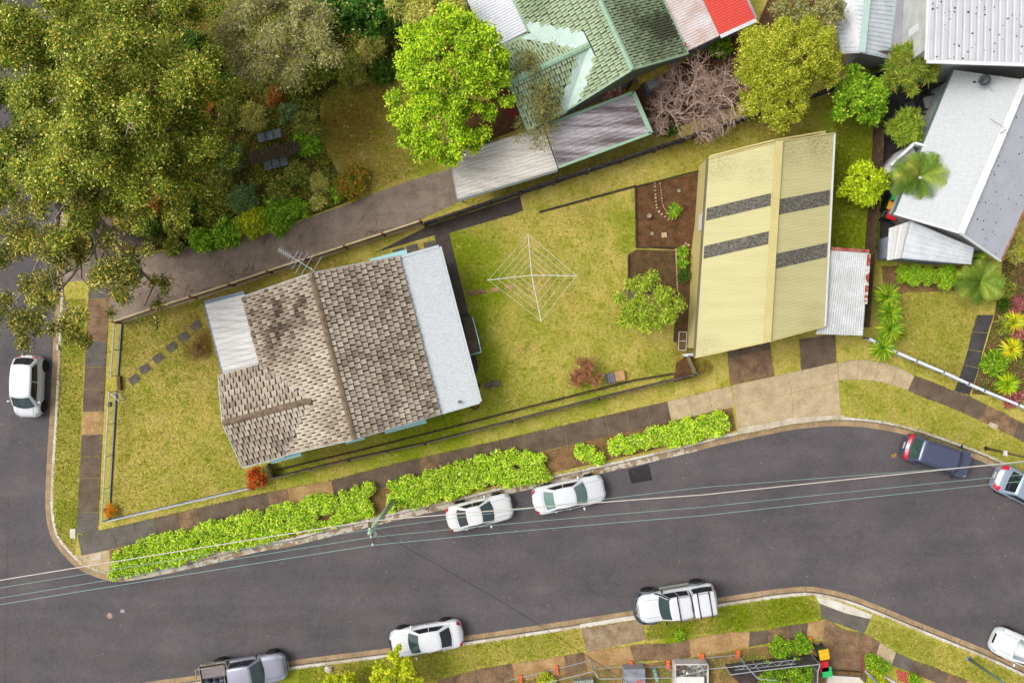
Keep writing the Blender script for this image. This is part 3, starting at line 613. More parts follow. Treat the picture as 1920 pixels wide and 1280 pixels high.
    A, B, Cc, D = (P(x, y, .9) for x, y in ((876, 640), (897, 636), (902, 658), (880, 664)))
    wall_prism('landing', [A, B, Cc, D], 0, .9, S_, lp)
    for k in range(4):
        z = .72 - k * .18; y0, y1 = 640 - k * 11.0, 629 - k * 11.0
        wall_prism('step', [P(876 - k * 2.2, y0, z), P(897 - k * 2.6, y0 - 4, z), P(894 - k * 2.6, y1 - 4, z), P(873 - k * 2.2, y1, z)], 0, z, S_, lp)
    m = MB(); m.tube([P(886, 594, 1.0), P(898, 640, 1.75), P(902, 660, 1.75), P(879, 666, 1.75)], .03, 6); m.build('handrail', TEAL, lp)
    for x, y, z in ((886, 596, .1), (893, 622, .5), (899, 642, .9), (902, 660, .9), (881, 665, .9)):
        m = MB(); q_ = P(x, y, z); m.tube([q_, (q_.x, q_.y, max(1.0, z + .85))], .02, 6); m.build('rail_post', TEAL, lp)
    m = MB(); m.box(P(877, 652, .92) + Z(.02), (.4, .55, .03), R(15)); tag(m.build('door_mat', plain('mat_brown', C(110, 60, 50))), 'small dark red door mat on the back landing', 'door mat')
    return pts
PTS_A = house_A()
# TV aerial on the ridge end
t = thing('tv_antenna', 'silver TV antenna on the upper ridge end of the tiled house', 'antenna', P(580, 505, 5.2))
top = P(584, 502, 7.0); m = MB(); m.tube([P(583, 509, 5.0), top], .03, 6); m.build('mast', GALV, t)
m = MB(); b0, b1 = P(590, 508, 7.0), P(522, 467, 7.2); m.tube([b0, b1], .022, 6); m.build('boom', GALV, t)
bd = (b1 - b0).normalized(); pd = Vector((-bd.y, bd.x, 0))
for k, (f_, l_) in enumerate([(.03, 1.75), (.22, 1.5), (.36, 1.3), (.48, 1.1), (.58, 1.0), (.68, .35), (.73, .33), (.78, .32), (.83, .31), (.88, .3), (.93, .3), (.98, .3)]):
    q = lerp(b0, b1, f_) + Vector((0, 0, .03)); m = MB(); m.tube([q - pd * l_ / 2, q + pd * l_ / 2], .016, 5); m.build('element', GALV, t)

# ---- the cream garage
def garage():
    root = thing('garage', 'long cream metal garage with four grey skylight strips', 'garage', P(1420, 470))
    s = NT('cream_sheet'); v = s.coord(); col = s.ramp(s.noise(s.coord(R(4), (.15, 2.2, 1)), .9, 5, .6), [(.3, C(218, 209, 152)), (.7, C(206, 197, 140))]); fn = s.noise(v, 9, 4, .8); dirt = None
    for px, py, r_, k in ((1535, 262, 60, .9), (1475, 285, 45, .7), (1350, 300, 45, .6), (1330, 320, 30, .6), (1420, 320, 40, .35), (1452, 520, 30, .3), (1320, 650, 40, .4), (1530, 600, 40, .35)):      # grime washed down from the trees at the upper end
        d_ = s.n('ShaderNodeVectorMath', operation='DISTANCE'); s.l(v, d_.inputs[0]); d_.inputs[1].default_value = P(px, py, 3.1); f = s.mrange(d_.outputs['Value'], 0, r_ / PPM, k, 0); dirt = f if dirt is None else s.math('MAXIMUM', dirt, f)
    col = s.mix(s.math('MULTIPLY', dirt, s.mrange(fn, .42, .6, 0, 1), True), col, C(120, 108, 64)); CR = s.done(col, .55, .4)
    CW = mat('cream_wall', C(222, 206, 142), C(212, 196, 128), .6, .6, .05, 10)
    SKY_ = mat('weathered_skylight', C(92, 88, 80), C(150, 146, 132), 9, .7, .25, 20, lo=.42, hi=.66); ze, zr = 2.75, 3.6
    a, b = P(1329, 297, ze), P(1304, 670, ze); r0, r1 = P(1461, 265, zr), P(1438, 641, zr); c, d = P(1563, 250, ze), P(1545, 612, ze)
    ribbed('roof_slope', [a, b, r1, r0], .2, .009, CR, root, flat=.42, trim=CW); ribbed('roof_slope', [d, c, r0, r1], .2, .009, CR, root, flat=.42, trim=CW)
    m = MB()
    for p0, p1 in ((a, b), (c, d)): pass
    beam('ridge_cap', r0, r1, .42, .04, CW, root, .03)
    beam('gutter', a - Vector((.07, 0, .1)), b - Vector((.07, 0, .1)), .12, .11, plain('gutter_drab', C(120, 112, 84)), root)  # left gutter in a darker, drabber cream than the walls
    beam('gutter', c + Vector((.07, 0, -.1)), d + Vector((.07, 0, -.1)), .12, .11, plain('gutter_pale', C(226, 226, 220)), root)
    for p, q in ((a, r0), (r0, c), (b, r1), (r1, d)): beam('barge_board', p - Vector((0, 0, .1)), q - Vector((0, 0, .1)), .06, .16, CW, root)
    def strip_(A, B, Rr, S, f0, f1, g0=.0, g1=1):      # skylight strip on a slope, eave A-B to ridge Rr-S
        q = [lerp(A, B, f0), lerp(A, B, f1), lerp(Rr, S, f1), lerp(Rr, S, f0)]
        q2 = [lerp(q[0], q[3], g0), lerp(q[1], q[2], g0), lerp(q[1], q[2], g1), lerp(q[0], q[3], g1)]
        ribbed('skylight_strip', [v + Vector((0, 0, .012)) for v in q2], .095, .03, SKY_, root, flat=1, trim=SKY_)
    strip_(a, b, r0, r1, .252, .315, .02, .93); strip_(a, b, r0, r1, .442, .507, .02, .93)
    strip_(c, d, r0, r1, .292, .370, .02, .95); strip_(c, d, r0, r1, .565, .640, .02, .97)
    w0, w1, w2, w3 = P(1310, 312, 0), P(1287, 652, 0), P(1500, 603, 0), P(1516, 268, 0)
    wall_prism('wall', [w0, w1, w2, w3], -.05, ze - .02, CW, root)
    for A, B in ((w0, w3), (w1, w2)):
        m = MB()
        q = [Vector((*A.xy, ze - .02)), Vector((*B.xy, ze - .02)), Vector((*lerp(A, B, .52).xy, zr - .12))]; n_ = (w1 - w0).normalized() * .05
        m.add([v - n_ for v in q] + [v + n_ for v in q], [(0, 1, 2), (5, 4, 3), (0, 3, 4, 1), (1, 4, 5, 2), (2, 5, 3, 0)]); m.build('gable_wall', CW, root)
    dl = (w1 - w0).normalized()
    wall_window(root, lerp(w0, w1, .33).xy - Vector((.02, 0)), -dl, 1.0, .9, 1.7, WHITE, GLASS)
    db = (w2 - w1).normalized()
    for f_ in (.32, .78):
        p = lerp(w1, w2, f_); m = MB(); m.box((p.x, p.y - .04, 1.1), (2.3, .06, 2.2), math.atan2(db.y, db.x)); dr = m.build('garage_door', mat('door_cream', C(216, 208, 170), C(200, 190, 150), 1), root)
        m = MB(); m.box((p.x, p.y - .09, .5), (.2, .05, .05), math.atan2(db.y, db.x)); m.build('handle', BLACK, dr)
    # white block at the lower left corner
    m = MB(); m.box(P(1291, 665, .3) + Vector((0, 0, -.02)), (.62, .16, .6), R(4)); tag(m.build('meter_box', WHITE), 'white box at the lower left corner of the cream garage', 'box')
garage()
t = thing('carport', 'white corrugated lean-to roof with rusty edges beside the cream garage', 'carport', P(1580, 550))
q = [P(1557, 468, 2.45), P(1629, 473, 2.25), P(1618, 629, 2.25), P(1531, 626, 2.45)]
ribbed('roof_sheet', [q[0], q[1], q[2], q[3]], .12, .022, mat('white_corrugated', C(226, 228, 228), C(204, 206, 204), 1.2, .5, .12, 12), t, flat=1)
beam('edge_flashing', q[0] + Vector((0, .06, 0)), q[1] + Vector((0, .06, 0)), .2, .03, mat('rust_flash', C(150, 62, 48), C(186, 120, 104), 2.5, .8, .25, 14), t, .03); beam('edge_flashing', lerp(q[1], q[2], .02), lerp(q[1], q[2], .62), .2, .03, mat('rust_patchy', C(222, 214, 208), C(160, 76, 58), 2.2, .8, .2, 14, lo=.45, hi=.52), t, .03)
for x, y in ((1625, 480), (1615, 620), (1580, 625)): m = MB(); p = P(x, y, 2.2); m.tube([(p.x, p.y, 0), p], .045, 6); m.build('post', GALV, t)
# small cold frame, gate by the garage
t = thing('planter_frame', 'small timber frame with two brown panels against the garage wall', 'planter', P(1281, 638))
for k, (x, y) in enumerate(((1280, 630), (1279, 647))):
    m = MB(); m.box(P(x, y, .3) + Vector((0, 0, -.15)), (.42, .5, .3), R(-5)); p_ = m.build('box', WOODB, t)
for x0, y0, x1, y1 in ((1273, 622, 1288, 622), (1272, 656, 1286, 657), (1273, 622, 1272, 656), (1288, 622, 1286, 657), (1273, 639, 1287, 639)):
    beam('rail', P(x0, y0, .32), P(x1, y1, .32), .05, .05, plain('rail_pale', C(206, 200, 184)), t)
# ---- the green tiled house next door
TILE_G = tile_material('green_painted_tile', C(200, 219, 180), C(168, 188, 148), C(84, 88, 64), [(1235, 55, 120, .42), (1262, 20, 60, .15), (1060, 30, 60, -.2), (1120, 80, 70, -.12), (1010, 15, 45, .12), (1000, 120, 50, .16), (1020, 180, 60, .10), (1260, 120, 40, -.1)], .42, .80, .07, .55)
GREENT = plain('green_trim', C(158, 192, 162), .6)
MINT = mat('pale_mint_flashing', C(214, 234, 222), C(192, 218, 206), 1.5, .6, .06, 12)
GREYW = mat('mauve_grey_wall', C(176, 172, 180), C(156, 152, 160), 1, .8, .08, 12)
MAROON = mat('maroon_paint', C(132, 40, 34), C(112, 32, 30), 1.5, .6, .1, 12)
def house_B():
    d = Vector((.424, -.905, 0)).normalized(); w = Vector((d.y, -d.x, 0)); Z = lambda z: Vector((0, 0, z))
    ZE, RISE, HW, L = 3.2, 2.2, 3.9, 13.0; tp = RISE / HW
    RS = P(1186, 131, ZE + RISE); RS = Vector((RS.x, RS.y, 0)); E = RS - w * HW - d * L           # far right end of the right eave
    pts = lambda u, v: E + w * u + d * v
    root = thing('green_house', 'pale green tiled house with mint valley flashing and white porch roof', 'house', RS - d * 4)
    g0, g1, pj = L - 5.0, L, 2.56; gm, gh = (g0 + g1) / 2, 2.5; GZ = ZE + gh * tp; ov = .5
    wall_prism('wall', [pts(ov, 0), pts(ov, L - ov), pts(2 * HW + pj - ov, L - ov), pts(2 * HW + pj - ov, g0 + ov), pts(2 * HW - ov, g0 + ov), pts(2 * HW - ov, 0)], -.05, ZE - .04, GREYW, root)
    m = MB()
    a0, a1, r0, r1, b0, b1 = pts(0, 0) + Z(ZE), pts(0, L) + Z(ZE), pts(HW, 0) + Z(ZE + RISE), pts(HW, L) + Z(ZE + RISE), pts(2 * HW, 0) + Z(ZE), pts(2 * HW, L) + Z(ZE)
    m.add([a0, a1, r0, r1, b0, b1], [(0, 1, 3, 2), (2, 3, 5, 4), (0, 2, 4), (1, 5, 3), (0, 4, 5, 1)])
    c0, c1, s0 = pts(2 * HW + pj, g0) + Z(ZE), pts(2 * HW + pj, g1) + Z(ZE), pts(2 * HW + pj, gm) + Z(GZ); e0, e1, s1 = pts(2 * HW, g0) + Z(ZE), pts(2 * HW, g1) + Z(ZE), pts(2 * HW - gh, gm) + Z(GZ)
    m.add([c0, s0, c1, e0, s1, e1], [(0, 3, 4, 1), (1, 4, 5, 2), (0, 1, 2), (0, 2, 5, 3)]); m.build('roof_deck', mat('roof_gap_green', C(96, 106, 78), C(76, 84, 62), 3), root)
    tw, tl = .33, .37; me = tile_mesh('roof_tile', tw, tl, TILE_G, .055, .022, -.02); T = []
    sl = math.hypot(HW, RISE); evE = (w * HW + Z(RISE)) / sl; evW = (-w * HW + Z(RISE)) / sl; vis = 8.5; fb = .8
    T += slope_tiles(pts(0, L) + Z(ZE), -d, evE, vis, sl, tw, tl)
    def clipW(u, v):
        uu = u + L - vis; vv = v / sl * HW
        return not (g0 + vv - fb < uu < g1 - vv + fb and vv < gh + .12)
    T += slope_tiles(pts(2 * HW, L - vis) + Z(ZE), d, evW, vis, sl, tw, tl, clipW)
    sg = math.hypot(gh, gh * tp); ln = pj + gh; evN = (d * gh + Z(gh * tp)) / sg; evS = (-d * gh + Z(gh * tp)) / sg
    T += slope_tiles(pts(2 * HW + pj, g0) + Z(ZE), -w, evN, ln, sg, tw, tl, lambda u, v: u < pj + v / sg * gh - fb + .1)
    T += slope_tiles(pts(2 * HW - gh, g1) + Z(ZE), w, evS, ln, sg, tw, tl, lambda u, v: u > gh - v / sg * gh + fb - .1)
    lay_tiles(root, T, me)
    ridge_caps(root, pts(HW, L - vis) + Z(ZE + RISE), r1, GREENT, 22, .3); ridge_caps(root, s0, s1, GREENT, 13, .34)
    # wide pale mint flashing down both valleys
    n = 12
    for p, gd, in ((e0, g0), (e1, g1)):
        m = MB(); q = p + Z(.03); top = s1 + Z(.03)
        for sd in (0, 1):
            vs = [];
            for k in range(n + 1):
                c_ = lerp(q, top, k / n); jag = (.95 if k % 2 else .78) * (1 if sd or gd == g0 else min(1, k / n * 2.6))
                if sd == 0: off = (-w * jag * .0 + (-d if gd == g0 else d) * jag)           # on the main slope: along the eave
                else: off = w * jag * .8                                                      # on the front gable: away along the ridge
                vs += [c_, c_ + off]
            m.add(vs, [(2 * k, 2 * k + 1, 2 * k + 3, 2 * k + 2) for k in range(n)])
        o = m.build('valley_flashing', MINT, root)
    for p, q in ((b0, e0), (a0, a1), (c0, e0), (c1, e1)):
        beam('gutter', p - Z(.08), q - Z(.08), .2, .12, GREENT, root)
    for p, q in ((a1, r1), (r1, b1), (c0, s0), (s0, c1)): beam('barge_board', p - Z(.1), q - Z(.1), .08, .16, GREENT, root)
    # front porch roof of white sheet, left of the main eave
    q = [pts(2 * HW + .05, 0) + Z(3.0), pts(2 * HW + .05, g0 - .25) + Z(3.0), pts(2 * HW + pj - .1, g0 - .25) + Z(2.75), pts(2 * HW + pj - .1, 0) + Z(2.75)]
    ribbed('porch_roof', q, .16, .025, plain('porch_white', C(238, 240, 246), .4), root, flat=1)
    for v in (g0 - .4, g0 - 4):
        m = MB(); m.tube([pts(2 * HW + pj - .2, v), pts(2 * HW + pj - .2, v) + Z(2.72)], .05, 6); m.build('porch_post', WHITE, root)
    # rear metal roofs
    PK = mat('stained_white_sheet', C(236, 226, 224), C(214, 188, 178), 1.1, .5, .08, 12)
    q = [pts(.05, 1) + Z(3.05), pts(.05, L - .2) + Z(3.05), pts(-2.3, L - .25) + Z(2.85), pts(-2.3, 1) + Z(2.85)]; ribbed('rear_roof', q, .16, .022, PK, root, flat=1)
    q2 = [pts(-2.32, 1) + Z(2.85), pts(-2.32, L - .28) + Z(2.85), pts(-4.75, L - .32) + Z(2.6), pts(-4.75, 1) + Z(2.6)]
    o = ribbed('rear_roof', q2, .16, .022, plain('red_sheet', C(238, 84, 72), .45), root, flat=1, trim=WHITE); o['label'] = 'bright red metal roof sheets'
    beam('roof_edge_cap', q2[1] + d * .1, q2[2] + d * .1, .22, .03, WHITE, root, .02); beam('roof_edge_cap', q2[2] - w * .06, q2[3] - w * .06, .14, .03, GREYW, root, .02)
    wall_prism('rear_wall', [pts(.6, 1), pts(.6, L - .5), pts(-4.4, L - .55), pts(-4.4, 1)], -.05, 2.55, GREYW, root)
    # awnings on the wall that faces the drive, west end hood
    def hood(a, b, c, dd, z0, z1, mt, nm='window_awning'):
        A, B, Cc, D = P(*a, z0), P(*b, z0), P(*c, z1), P(*dd, z1); m = MB(); m.hexa([D, Cc, B, A], [v + Z(.04) for v in (D, Cc, B, A)]); return m.build(nm, mt, root)
    hood((1126, 171), (1161, 157), (1169, 178), (1133, 195), 2.6, 2.2, mat('maroon_mossy', C(128, 46, 50), C(146, 128, 116), 3, .8, .3, 14, lo=.45, hi=.6))
    hood((1194, 142), (1251, 121), (1255, 136), (1199, 158), 2.5, 2.2, mat('mossy_sheet', C(168, 150, 40), C(120, 100, 40), 3, .9, .3, 14))
    hood((943, 143), (976, 213), (957, 224), (931, 160), 2.7, 2.3, MAROON, 'gable_hood')
    m = MB(); m.tube([P(1176, 168, .2), P(1194, 136, 3.1)], .09, 8); m.build('downpipe', MAROON, root)
    wall_window(root, pts(4.2, L - ov).xy, -w, 1.3, 1.1, 1.7, WHITE, GLASS)
    m = MB(); m.lathe(pts(.2 - .25, L - .55) + Z(3.06), [(.1, 0), (.12, .12), (.06, .14), (.06, .3), (.11, .32), (.02, .4)], 10); m.build('flue', RUST, root)
house_B()
# grey air conditioner on its plinth
t = thing('air_conditioner', 'pale grey air conditioner box under the mossy awning', 'air conditioner', P(1227, 160))
m = MB(); m.box(P(1227, 158, .45), (1.05, .55, .8), R(24)); m.build('casing', plain('ac_grey', C(190, 194, 198)), t)
m = MB(); m.box(P(1224, 166, .03), (1.3, .9, .1), R(24)); m.build('plinth', SLAB_G, t)
m = MB(); m.lathe(P(1222, 164, .45) + Vector((.0, -.02, 0)), [(.22, -.02), (.22, .02), (.05, .03)], 14, M=Matrix.Rotation(R(24), 4, 'Z') @ Matrix.Rotation(R(90), 4, 'X')); m.build('fan_grille', BLACK, t)
# carports beside the drive
CST = mat('stained_white_ribs', C(232, 226, 216), C(170, 158, 146), 1.0, .7, .15, 12, rot=R(-20), stretch=(.35, 3.5, 1), lo=.45, hi=.75)
CSD = mat('stained_grey_ribs', C(206, 200, 202), C(112, 100, 102), .9, .7, .15, 12, rot=R(-20), stretch=(.22, 2.2, 1), lo=.38, hi=.62)
t = thing('carport', 'long carport with stained ribbed white roof at the end of the drive', 'carport', P(940, 330))
q = [P(843, 292, 2.5), P(858, 374, 2.5), P(1046, 317, 2.5), P(1018, 237, 2.5)]
ribbed('roof_sheet', [q[0], q[1], q[2], q[3]], .21, .04, CST, t, flat=.5)
beam('gutter', q[1] - Vector((0, .08, .1)), q[2] - Vector((0, .08, .1)), .12, .1, plain('gutter_green_grey', C(120, 130, 122)), t); beam('fascia', q[0] - Vector((.03, 0, .12)), q[1] - Vector((.03, 0, .12)), .06, .16, GREYW, t)
for x, y in ((850, 300), (864, 366), (950, 342), (1035, 316)): m = MB(); p = P(x, y, 2.4); m.tube([(p.x, p.y, 0), p], .05, 6); m.build('post', GALV, t)
t = thing('carport', 'darker weathered carport roof with green edging against the green house', 'carport', P(1120, 250))
q = [P(1021, 236, 2.55), P(1047, 314, 2.55), P(1220, 250, 2.55), P(1187, 174, 2.55)]
ribbed('roof_sheet', q, .23, .045, CSD, t, flat=.45)
for a, b in ((q[2], q[3]), (q[1], q[2]), (q[3], q[0])): beam('edge_trim', a + Vector((0, 0, -.04)), b + Vector((0, 0, -.04)), .26 if a == q[2] else .16, .1, GREENT, t, .03)
for x, y in ((1030, 240), (1052, 306), (1130, 280), (1212, 246), (1185, 182)): m = MB(); p = P(x, y, 2.4); m.tube([(p.x, p.y, 0), p], .05, 6); m.build('post', GREENT, t)
# ---- shed with the green ridge, top right
t = thing('white_shed', 'white ribbed shed with pale green ridge cap at the top edge', 'shed', P(1620, 40))
zz = 2.6; a, b, c, dd = P(1546, -70, zz), P(1579, 100, zz), P(1665, 110, zz), P(1690, -70, zz); r0, r1 = P(1633, -70, 3.35), P(1616, 99, 3.35); RW = mat('chalky_white_ribs', C(232, 236, 240), C(206, 216, 222), 1.2, .5, .07, 12)
a = P(1549, -70, zz); b = P(1579, 101, zz)
ribbed('roof_slope', [b, a, r0, r1][::1] if False else [a, b, r1, r0], .27, .035, RW, t, flat=.6); ribbed('roof_slope', [c, dd, r0, r1], .27, .035, RW, t, flat=.6)
beam('ridge_cap', r0, r1, .36, .04, plain('ridge_pale_green', C(196, 222, 212)), t, .03)
for p, q in ((a, b), (c, dd)): beam('gutter', p - Vector((0, 0, .1)), q - Vector((0, 0, .1)), .14, .11, plain('gutter_green', C(170, 206, 190)), t)
gb, gc = P(1585, 90, 0), P(1656, 98, 0); wp = [P(1560, -60, 0), P(1586, 125, 0), P(1652, 134, 0), P(1672, -60, 0)]
wall_prism('wall', wp, -.05, zz - .03, GREYW, t)
m = MB(); q = [Vector((*wp[1].xy, zz - .03)), Vector((*wp[2].xy, zz - .03)), Vector((*lerp(wp[1], wp[2], .5).xy, 3.2))]; m.add(q + [v + Vector((0, .06, 0)) for v in q], [(0, 1, 2), (5, 4, 3), (0, 3, 4, 1), (1, 4, 5, 2), (2, 5, 3, 0)]); m.build('gable_wall', GREYW, t)
# ---- the white house on the right
def speckled(name, base, k):
    s = NT(name); v = s.coord(); vo = s.n('ShaderNodeTexVoronoi'); vo.inputs['Scale'].default_value = 4.2; s.l(v, vo.inputs['Vector'])
    sp = s.n('ShaderNodeSeparateColor'); s.l(vo.outputs['Color'], sp.inputs[0])
    thr = s.math('MULTIPLY', s.math('POWER', sp.outputs[0], 2.0), k)
    col = s.mix(s.math('LESS_THAN', vo.outputs['Distance'], thr), s.ramp(s.noise(v, 1.2, 4), [(.35, base), (.7, tuple(c * .9 for c in base))]), C(70, 66, 62))
    return s.done(col, .5, .35)
def house_W():
    root = thing('white_house', 'large white metal roofed house on the right edge', 'house', P(1830, 300)); Z = lambda z: Vector((0, 0, z))
    SPK = speckled('lichen_white', C(206, 210, 218), .26); SPK2 = speckled('lichen_white_dense', C(212, 214, 218), .30); CLEAN = plain('clean_white_sheet', C(204, 208, 210), .55); TR = plain('white_trim', C(246, 247, 248), .4)
    # tall upper block
    zt = 5.6; a, b, c, dd = P(1744, -60, zt), P(1738, 112, zt), P(2060, 122, zt + .5), P(2060, -60, zt + .5)
    ribbed('roof_slope', [b, c, dd, a], .37, .04, SPK2, root, flat=.8)
    wall_prism('wall', [P(1745, -60, zt), P(1740, 90, zt), P(2055, 100, zt), P(2055, -60, zt)], -.05, zt - .06, ASBESTOS, root)
    beam('gutter', b - Z(.1) + Vector((0, -.1, 0)), c - Z(.1) + Vector((0, -.1, 0)), .2, .12, TR, root); beam('gutter', a - Vector((.05, 0, .1)), b - Vector((.05, 0, .1)), .1, .1, TR, root)
    x = P(1742, 40, zt).x; m_ = P(1742, 40, 3.2)
    wall_window(root, (P(1743, 52, zt).x - .01, P(1743, 52, zt).y), (0, 1), 1.5, 1.1, 3.9, WHITE, GLASS)
    # lower gabled wing
    ze, zr = 3.0, 4.5
    A, B = P(1789, 131, ze), P(1677, 401, ze); r0, r1 = P(1922, 150, zr), P(1800, 437, zr); c0, c1 = P(2030, 150, ze), P(1875, 489, ze)
    ribbed('roof_slope', [A, B, r1, r0], .16, .012, CLEAN, root, flat=1); ribbed('roof_slope', [c1, c0, r0, r1], .16, .012, SPK, root, flat=1)
    beam('ridge_cap', r0, r1, .42, .05, TR, root, .02)
    beam('gutter', A - Vector((.06, 0, .1)), B - Vector((.06, 0, .1)), .12, .11, plain('gutter_dark', C(90, 110, 106)), root); beam('gutter', c0 + Vector((.06, 0, -.1)), c1 + Vector((.06, 0, -.1)), .12, .11, RUST, root)
    beam('barge_board', B - Z(.08), r1 - Z(.08), .1, .14, TR, root); beam('barge_board', r1 - Z(.08), c1 - Z(.08), .1, .14, TR, root)
    nA, nB, nC, nD = (P(x_, y_, ze) for x_, y_ in ((1797, 140), (1695, 392), (1868, 470), (2020, 160)))
    wall_prism('wall', [nA, nB, nC, nD], -.05, ze - .08, ASBESTOS, root)
    # lower verandah roofs in front
    q = [P(1708, 414, 2.85), P(1826, 464, 2.85), P(1820, 496, 2.5), P(1690, 484, 2.5)]
    ribbed('verandah_roof', [q[0], q[3], q[2], q[1]], .33, .05, mat('verandah_white', C(240, 242, 244), C(216, 222, 228), 1.2, .45, .05, 12), root, flat=.8)
    q2 = [P(1668, 428, 2.7), P(1706, 415, 2.8), P(1689, 484, 2.5), P(1664, 488, 2.45)]
    ribbed('verandah_roof', [q2[0], q2[1], q2[2], q2[3]], .5, .02, plain('verandah_pale', C(226, 224, 220), .5), root, flat=.9)
    BLUEW = mat('blue_grey_wall', C(166, 176, 194), C(150, 160, 178), 1, .7, .05, 10)
    wall_prism('wall', [P(1676, 480, 2.2), P(1818, 492, 2.2), P(1812, 470, 2.2), P(1678, 440, 2.2)], -.05, 2.42, BLUEW, root)
    # white boxed parapet above the paved yard
    wall_prism('lean_to', [P(x_, y_, 2.6) for x_, y_ in ((1674, 308), (1715, 269), (1722, 286), (1704, 312), (1675, 320))], -.05, 2.3, TR, root)
    for x0, y0, x1, y1, z in ((1671, 309, 1716, 268, 2.9), (1716, 268, 1752, 278, 3.1)): beam('parapet', P(x0, y0, z) - Z(.4), P(x1, y1, z) - Z(.4), .14, .4, TR, root)
    # satellite dish
    t = thing('satellite_dish', 'round dark satellite dish on the white roof', 'satellite dish', P(1846, 151, 3.9)); p = P(1846, 150, 4.4); MD = Matrix.Translation(p) @ Matrix.Rotation(R(25), 4, 'X') @ Matrix.Rotation(R(-20), 4, 'Y')
    m = MB(); m.lathe((0, 0, 0), [(.02, -.06), (.18, -.045), (.31, .0), (.315, .015), (.18, -.03), (.01, -.045)], 20, M=MD); m.build('dish', plain('dish_grey', C(74, 80, 84), .5), t, True)
    m = MB(); m.tube([P(1846, 150, 3.9), P(1846, 150, 4.36)], .035, 6); m.tube([P(1846, 150, 4.3), P(1879, 142, 4.05)], .015, 5); m.tube([P(1846, 150, 4.3), P(1864, 177, 3.95)], .012, 5); m.build('mount', GALV, t)
    m = MB(); m.tube([P(1846, 150, 4.3), P(1830, 154, 4.9)], .016, 5); m.box(P(1827, 154, 4.9), (.1, .1, .1)); m.build('receiver_arm', BLACK, t)
    t = thing('roof_aerial', 'thin wire aerial on the white ridge', 'antenna', P(1868, 252, 4.4)); m = MB(); m.tube([P(1866, 256, 4.2), P(1887, 243, 5.0)], .02, 5); m.tube([P(1856, 222, 4.3), P(1882, 240, 4.6)], .012, 5); m.build('rod', plain('aerial_grey', C(110, 108, 106)), t)
    m = MB(); m.lathe(P(1866, 254, 4.1), [(.05, 0), (.05, .1)], 8); m.build('base', BLACK, t)
house_W()
# ------------------------------------------------------------------ fences
def paling_fence(label, pts_px, h, m_, face=1, post_step=2.4, gapw=.012, zs=0, gname='fence'):
    """timber fence along base points; palings are too small to pick apart: one part; posts and rails are parts"""
    A = [P(*p) for p in pts_px]; root = thing(gname, label, 'fence', A[0]); pal = MB()
    for a, b in zip(A, A[1:]):
        d = b - a; L = d.length; d.normalize(); n = Vector((-d.y, d.x, 0)) * face; rz = math.atan2(d.y, d.x); k = 0.0
        while k < L - .05:
            w_ = .1 + random.uniform(-.006, .006); hh = h + random.uniform(-.04, .03)
            pal.box(a + d * (k + w_ / 2) + n * -.03 + Vector((0, 0, hh / 2)), (w_, .02, hh), rz + random.uniform(-.02, .02)); k += w_ + gapw
        npost = max(1, round(L / post_step))
        for j in range(npost + 1):
            e = MB(); e.box(a + d * (L * j / npost) + n * .05 + Vector((0, 0, h * .49)), (.1, .1, h * .98), rz); e.build('post', WOODG, root)
        for z in ((.25, h * .5, h - .2) if h > 1.3 else (.2, h - .15)):
            beam('rail', a + n * .02 + Vector((0, 0, z)), b + n * .02 + Vector((0, 0, z)), .05, .08, m_, root)
    o = pal.build('palings', m_, root); o['kind'] = 'stuff'
paling_fence('dark timber paling fence behind the back lawn', [(798, 424), (975, 366), (1225, 285), (1330, 250)], 1.5, mat('fence_grey', C(112, 108, 104), C(76, 70, 66), 3, .9, .25, 14), -1)
paling_fence('old grey paling fence running under the olive tree', [(1330, 250), (1560, 172), (1648, 142)], 1.5, mat('fence_grey', C(1, 1, 1)), -1)
paling_fence('brown timber paling fence right of the garage showing its rails', [(1641, 150), (1636, 300), (1622, 470), (1612, 612)], 1.5, mat('fence_brown', C(112, 90, 66), C(78, 60, 44), 3, .9, .3, 14), 1)
paling_fence('low dark paling fence along the footpath below the house', [(516, 893), (660, 858), (800, 828), (960, 787), (1120, 745), (1302, 700)], .95, mat('fence_dark', C(136, 122, 106), C(92, 80, 68), 3, .9, .3, 14), -1)
paling_fence('short timber side fence below the corner of the house', [(508, 868), (518, 892)], 1.0, mat('fence_dark', C(1, 1, 1)), 1, 1.0)
paling_fence('short paling fence at the lower corner of the garage', [(1287, 668), (1300, 700)], .9, mat('fence_pale', C(190, 160, 110), C(140, 126, 112), 3, .9, .2, 14), 1, 1.2)
# timber retaining boards along the trench
t = thing('retaining_boards', 'dark sunken timber edging inside the low lower fence', 'edging', P(900, 790))
for a, b in zip([(520, 880), (680, 842), (840, 802), (980, 765), (1110, 732), (1190, 712)], [(680, 842), (840, 802), (980, 765), (1110, 732), (1190, 712), (1262, 700)]):
    beam('board', P(*a), P(*b), .1, .16, WOODD, t)
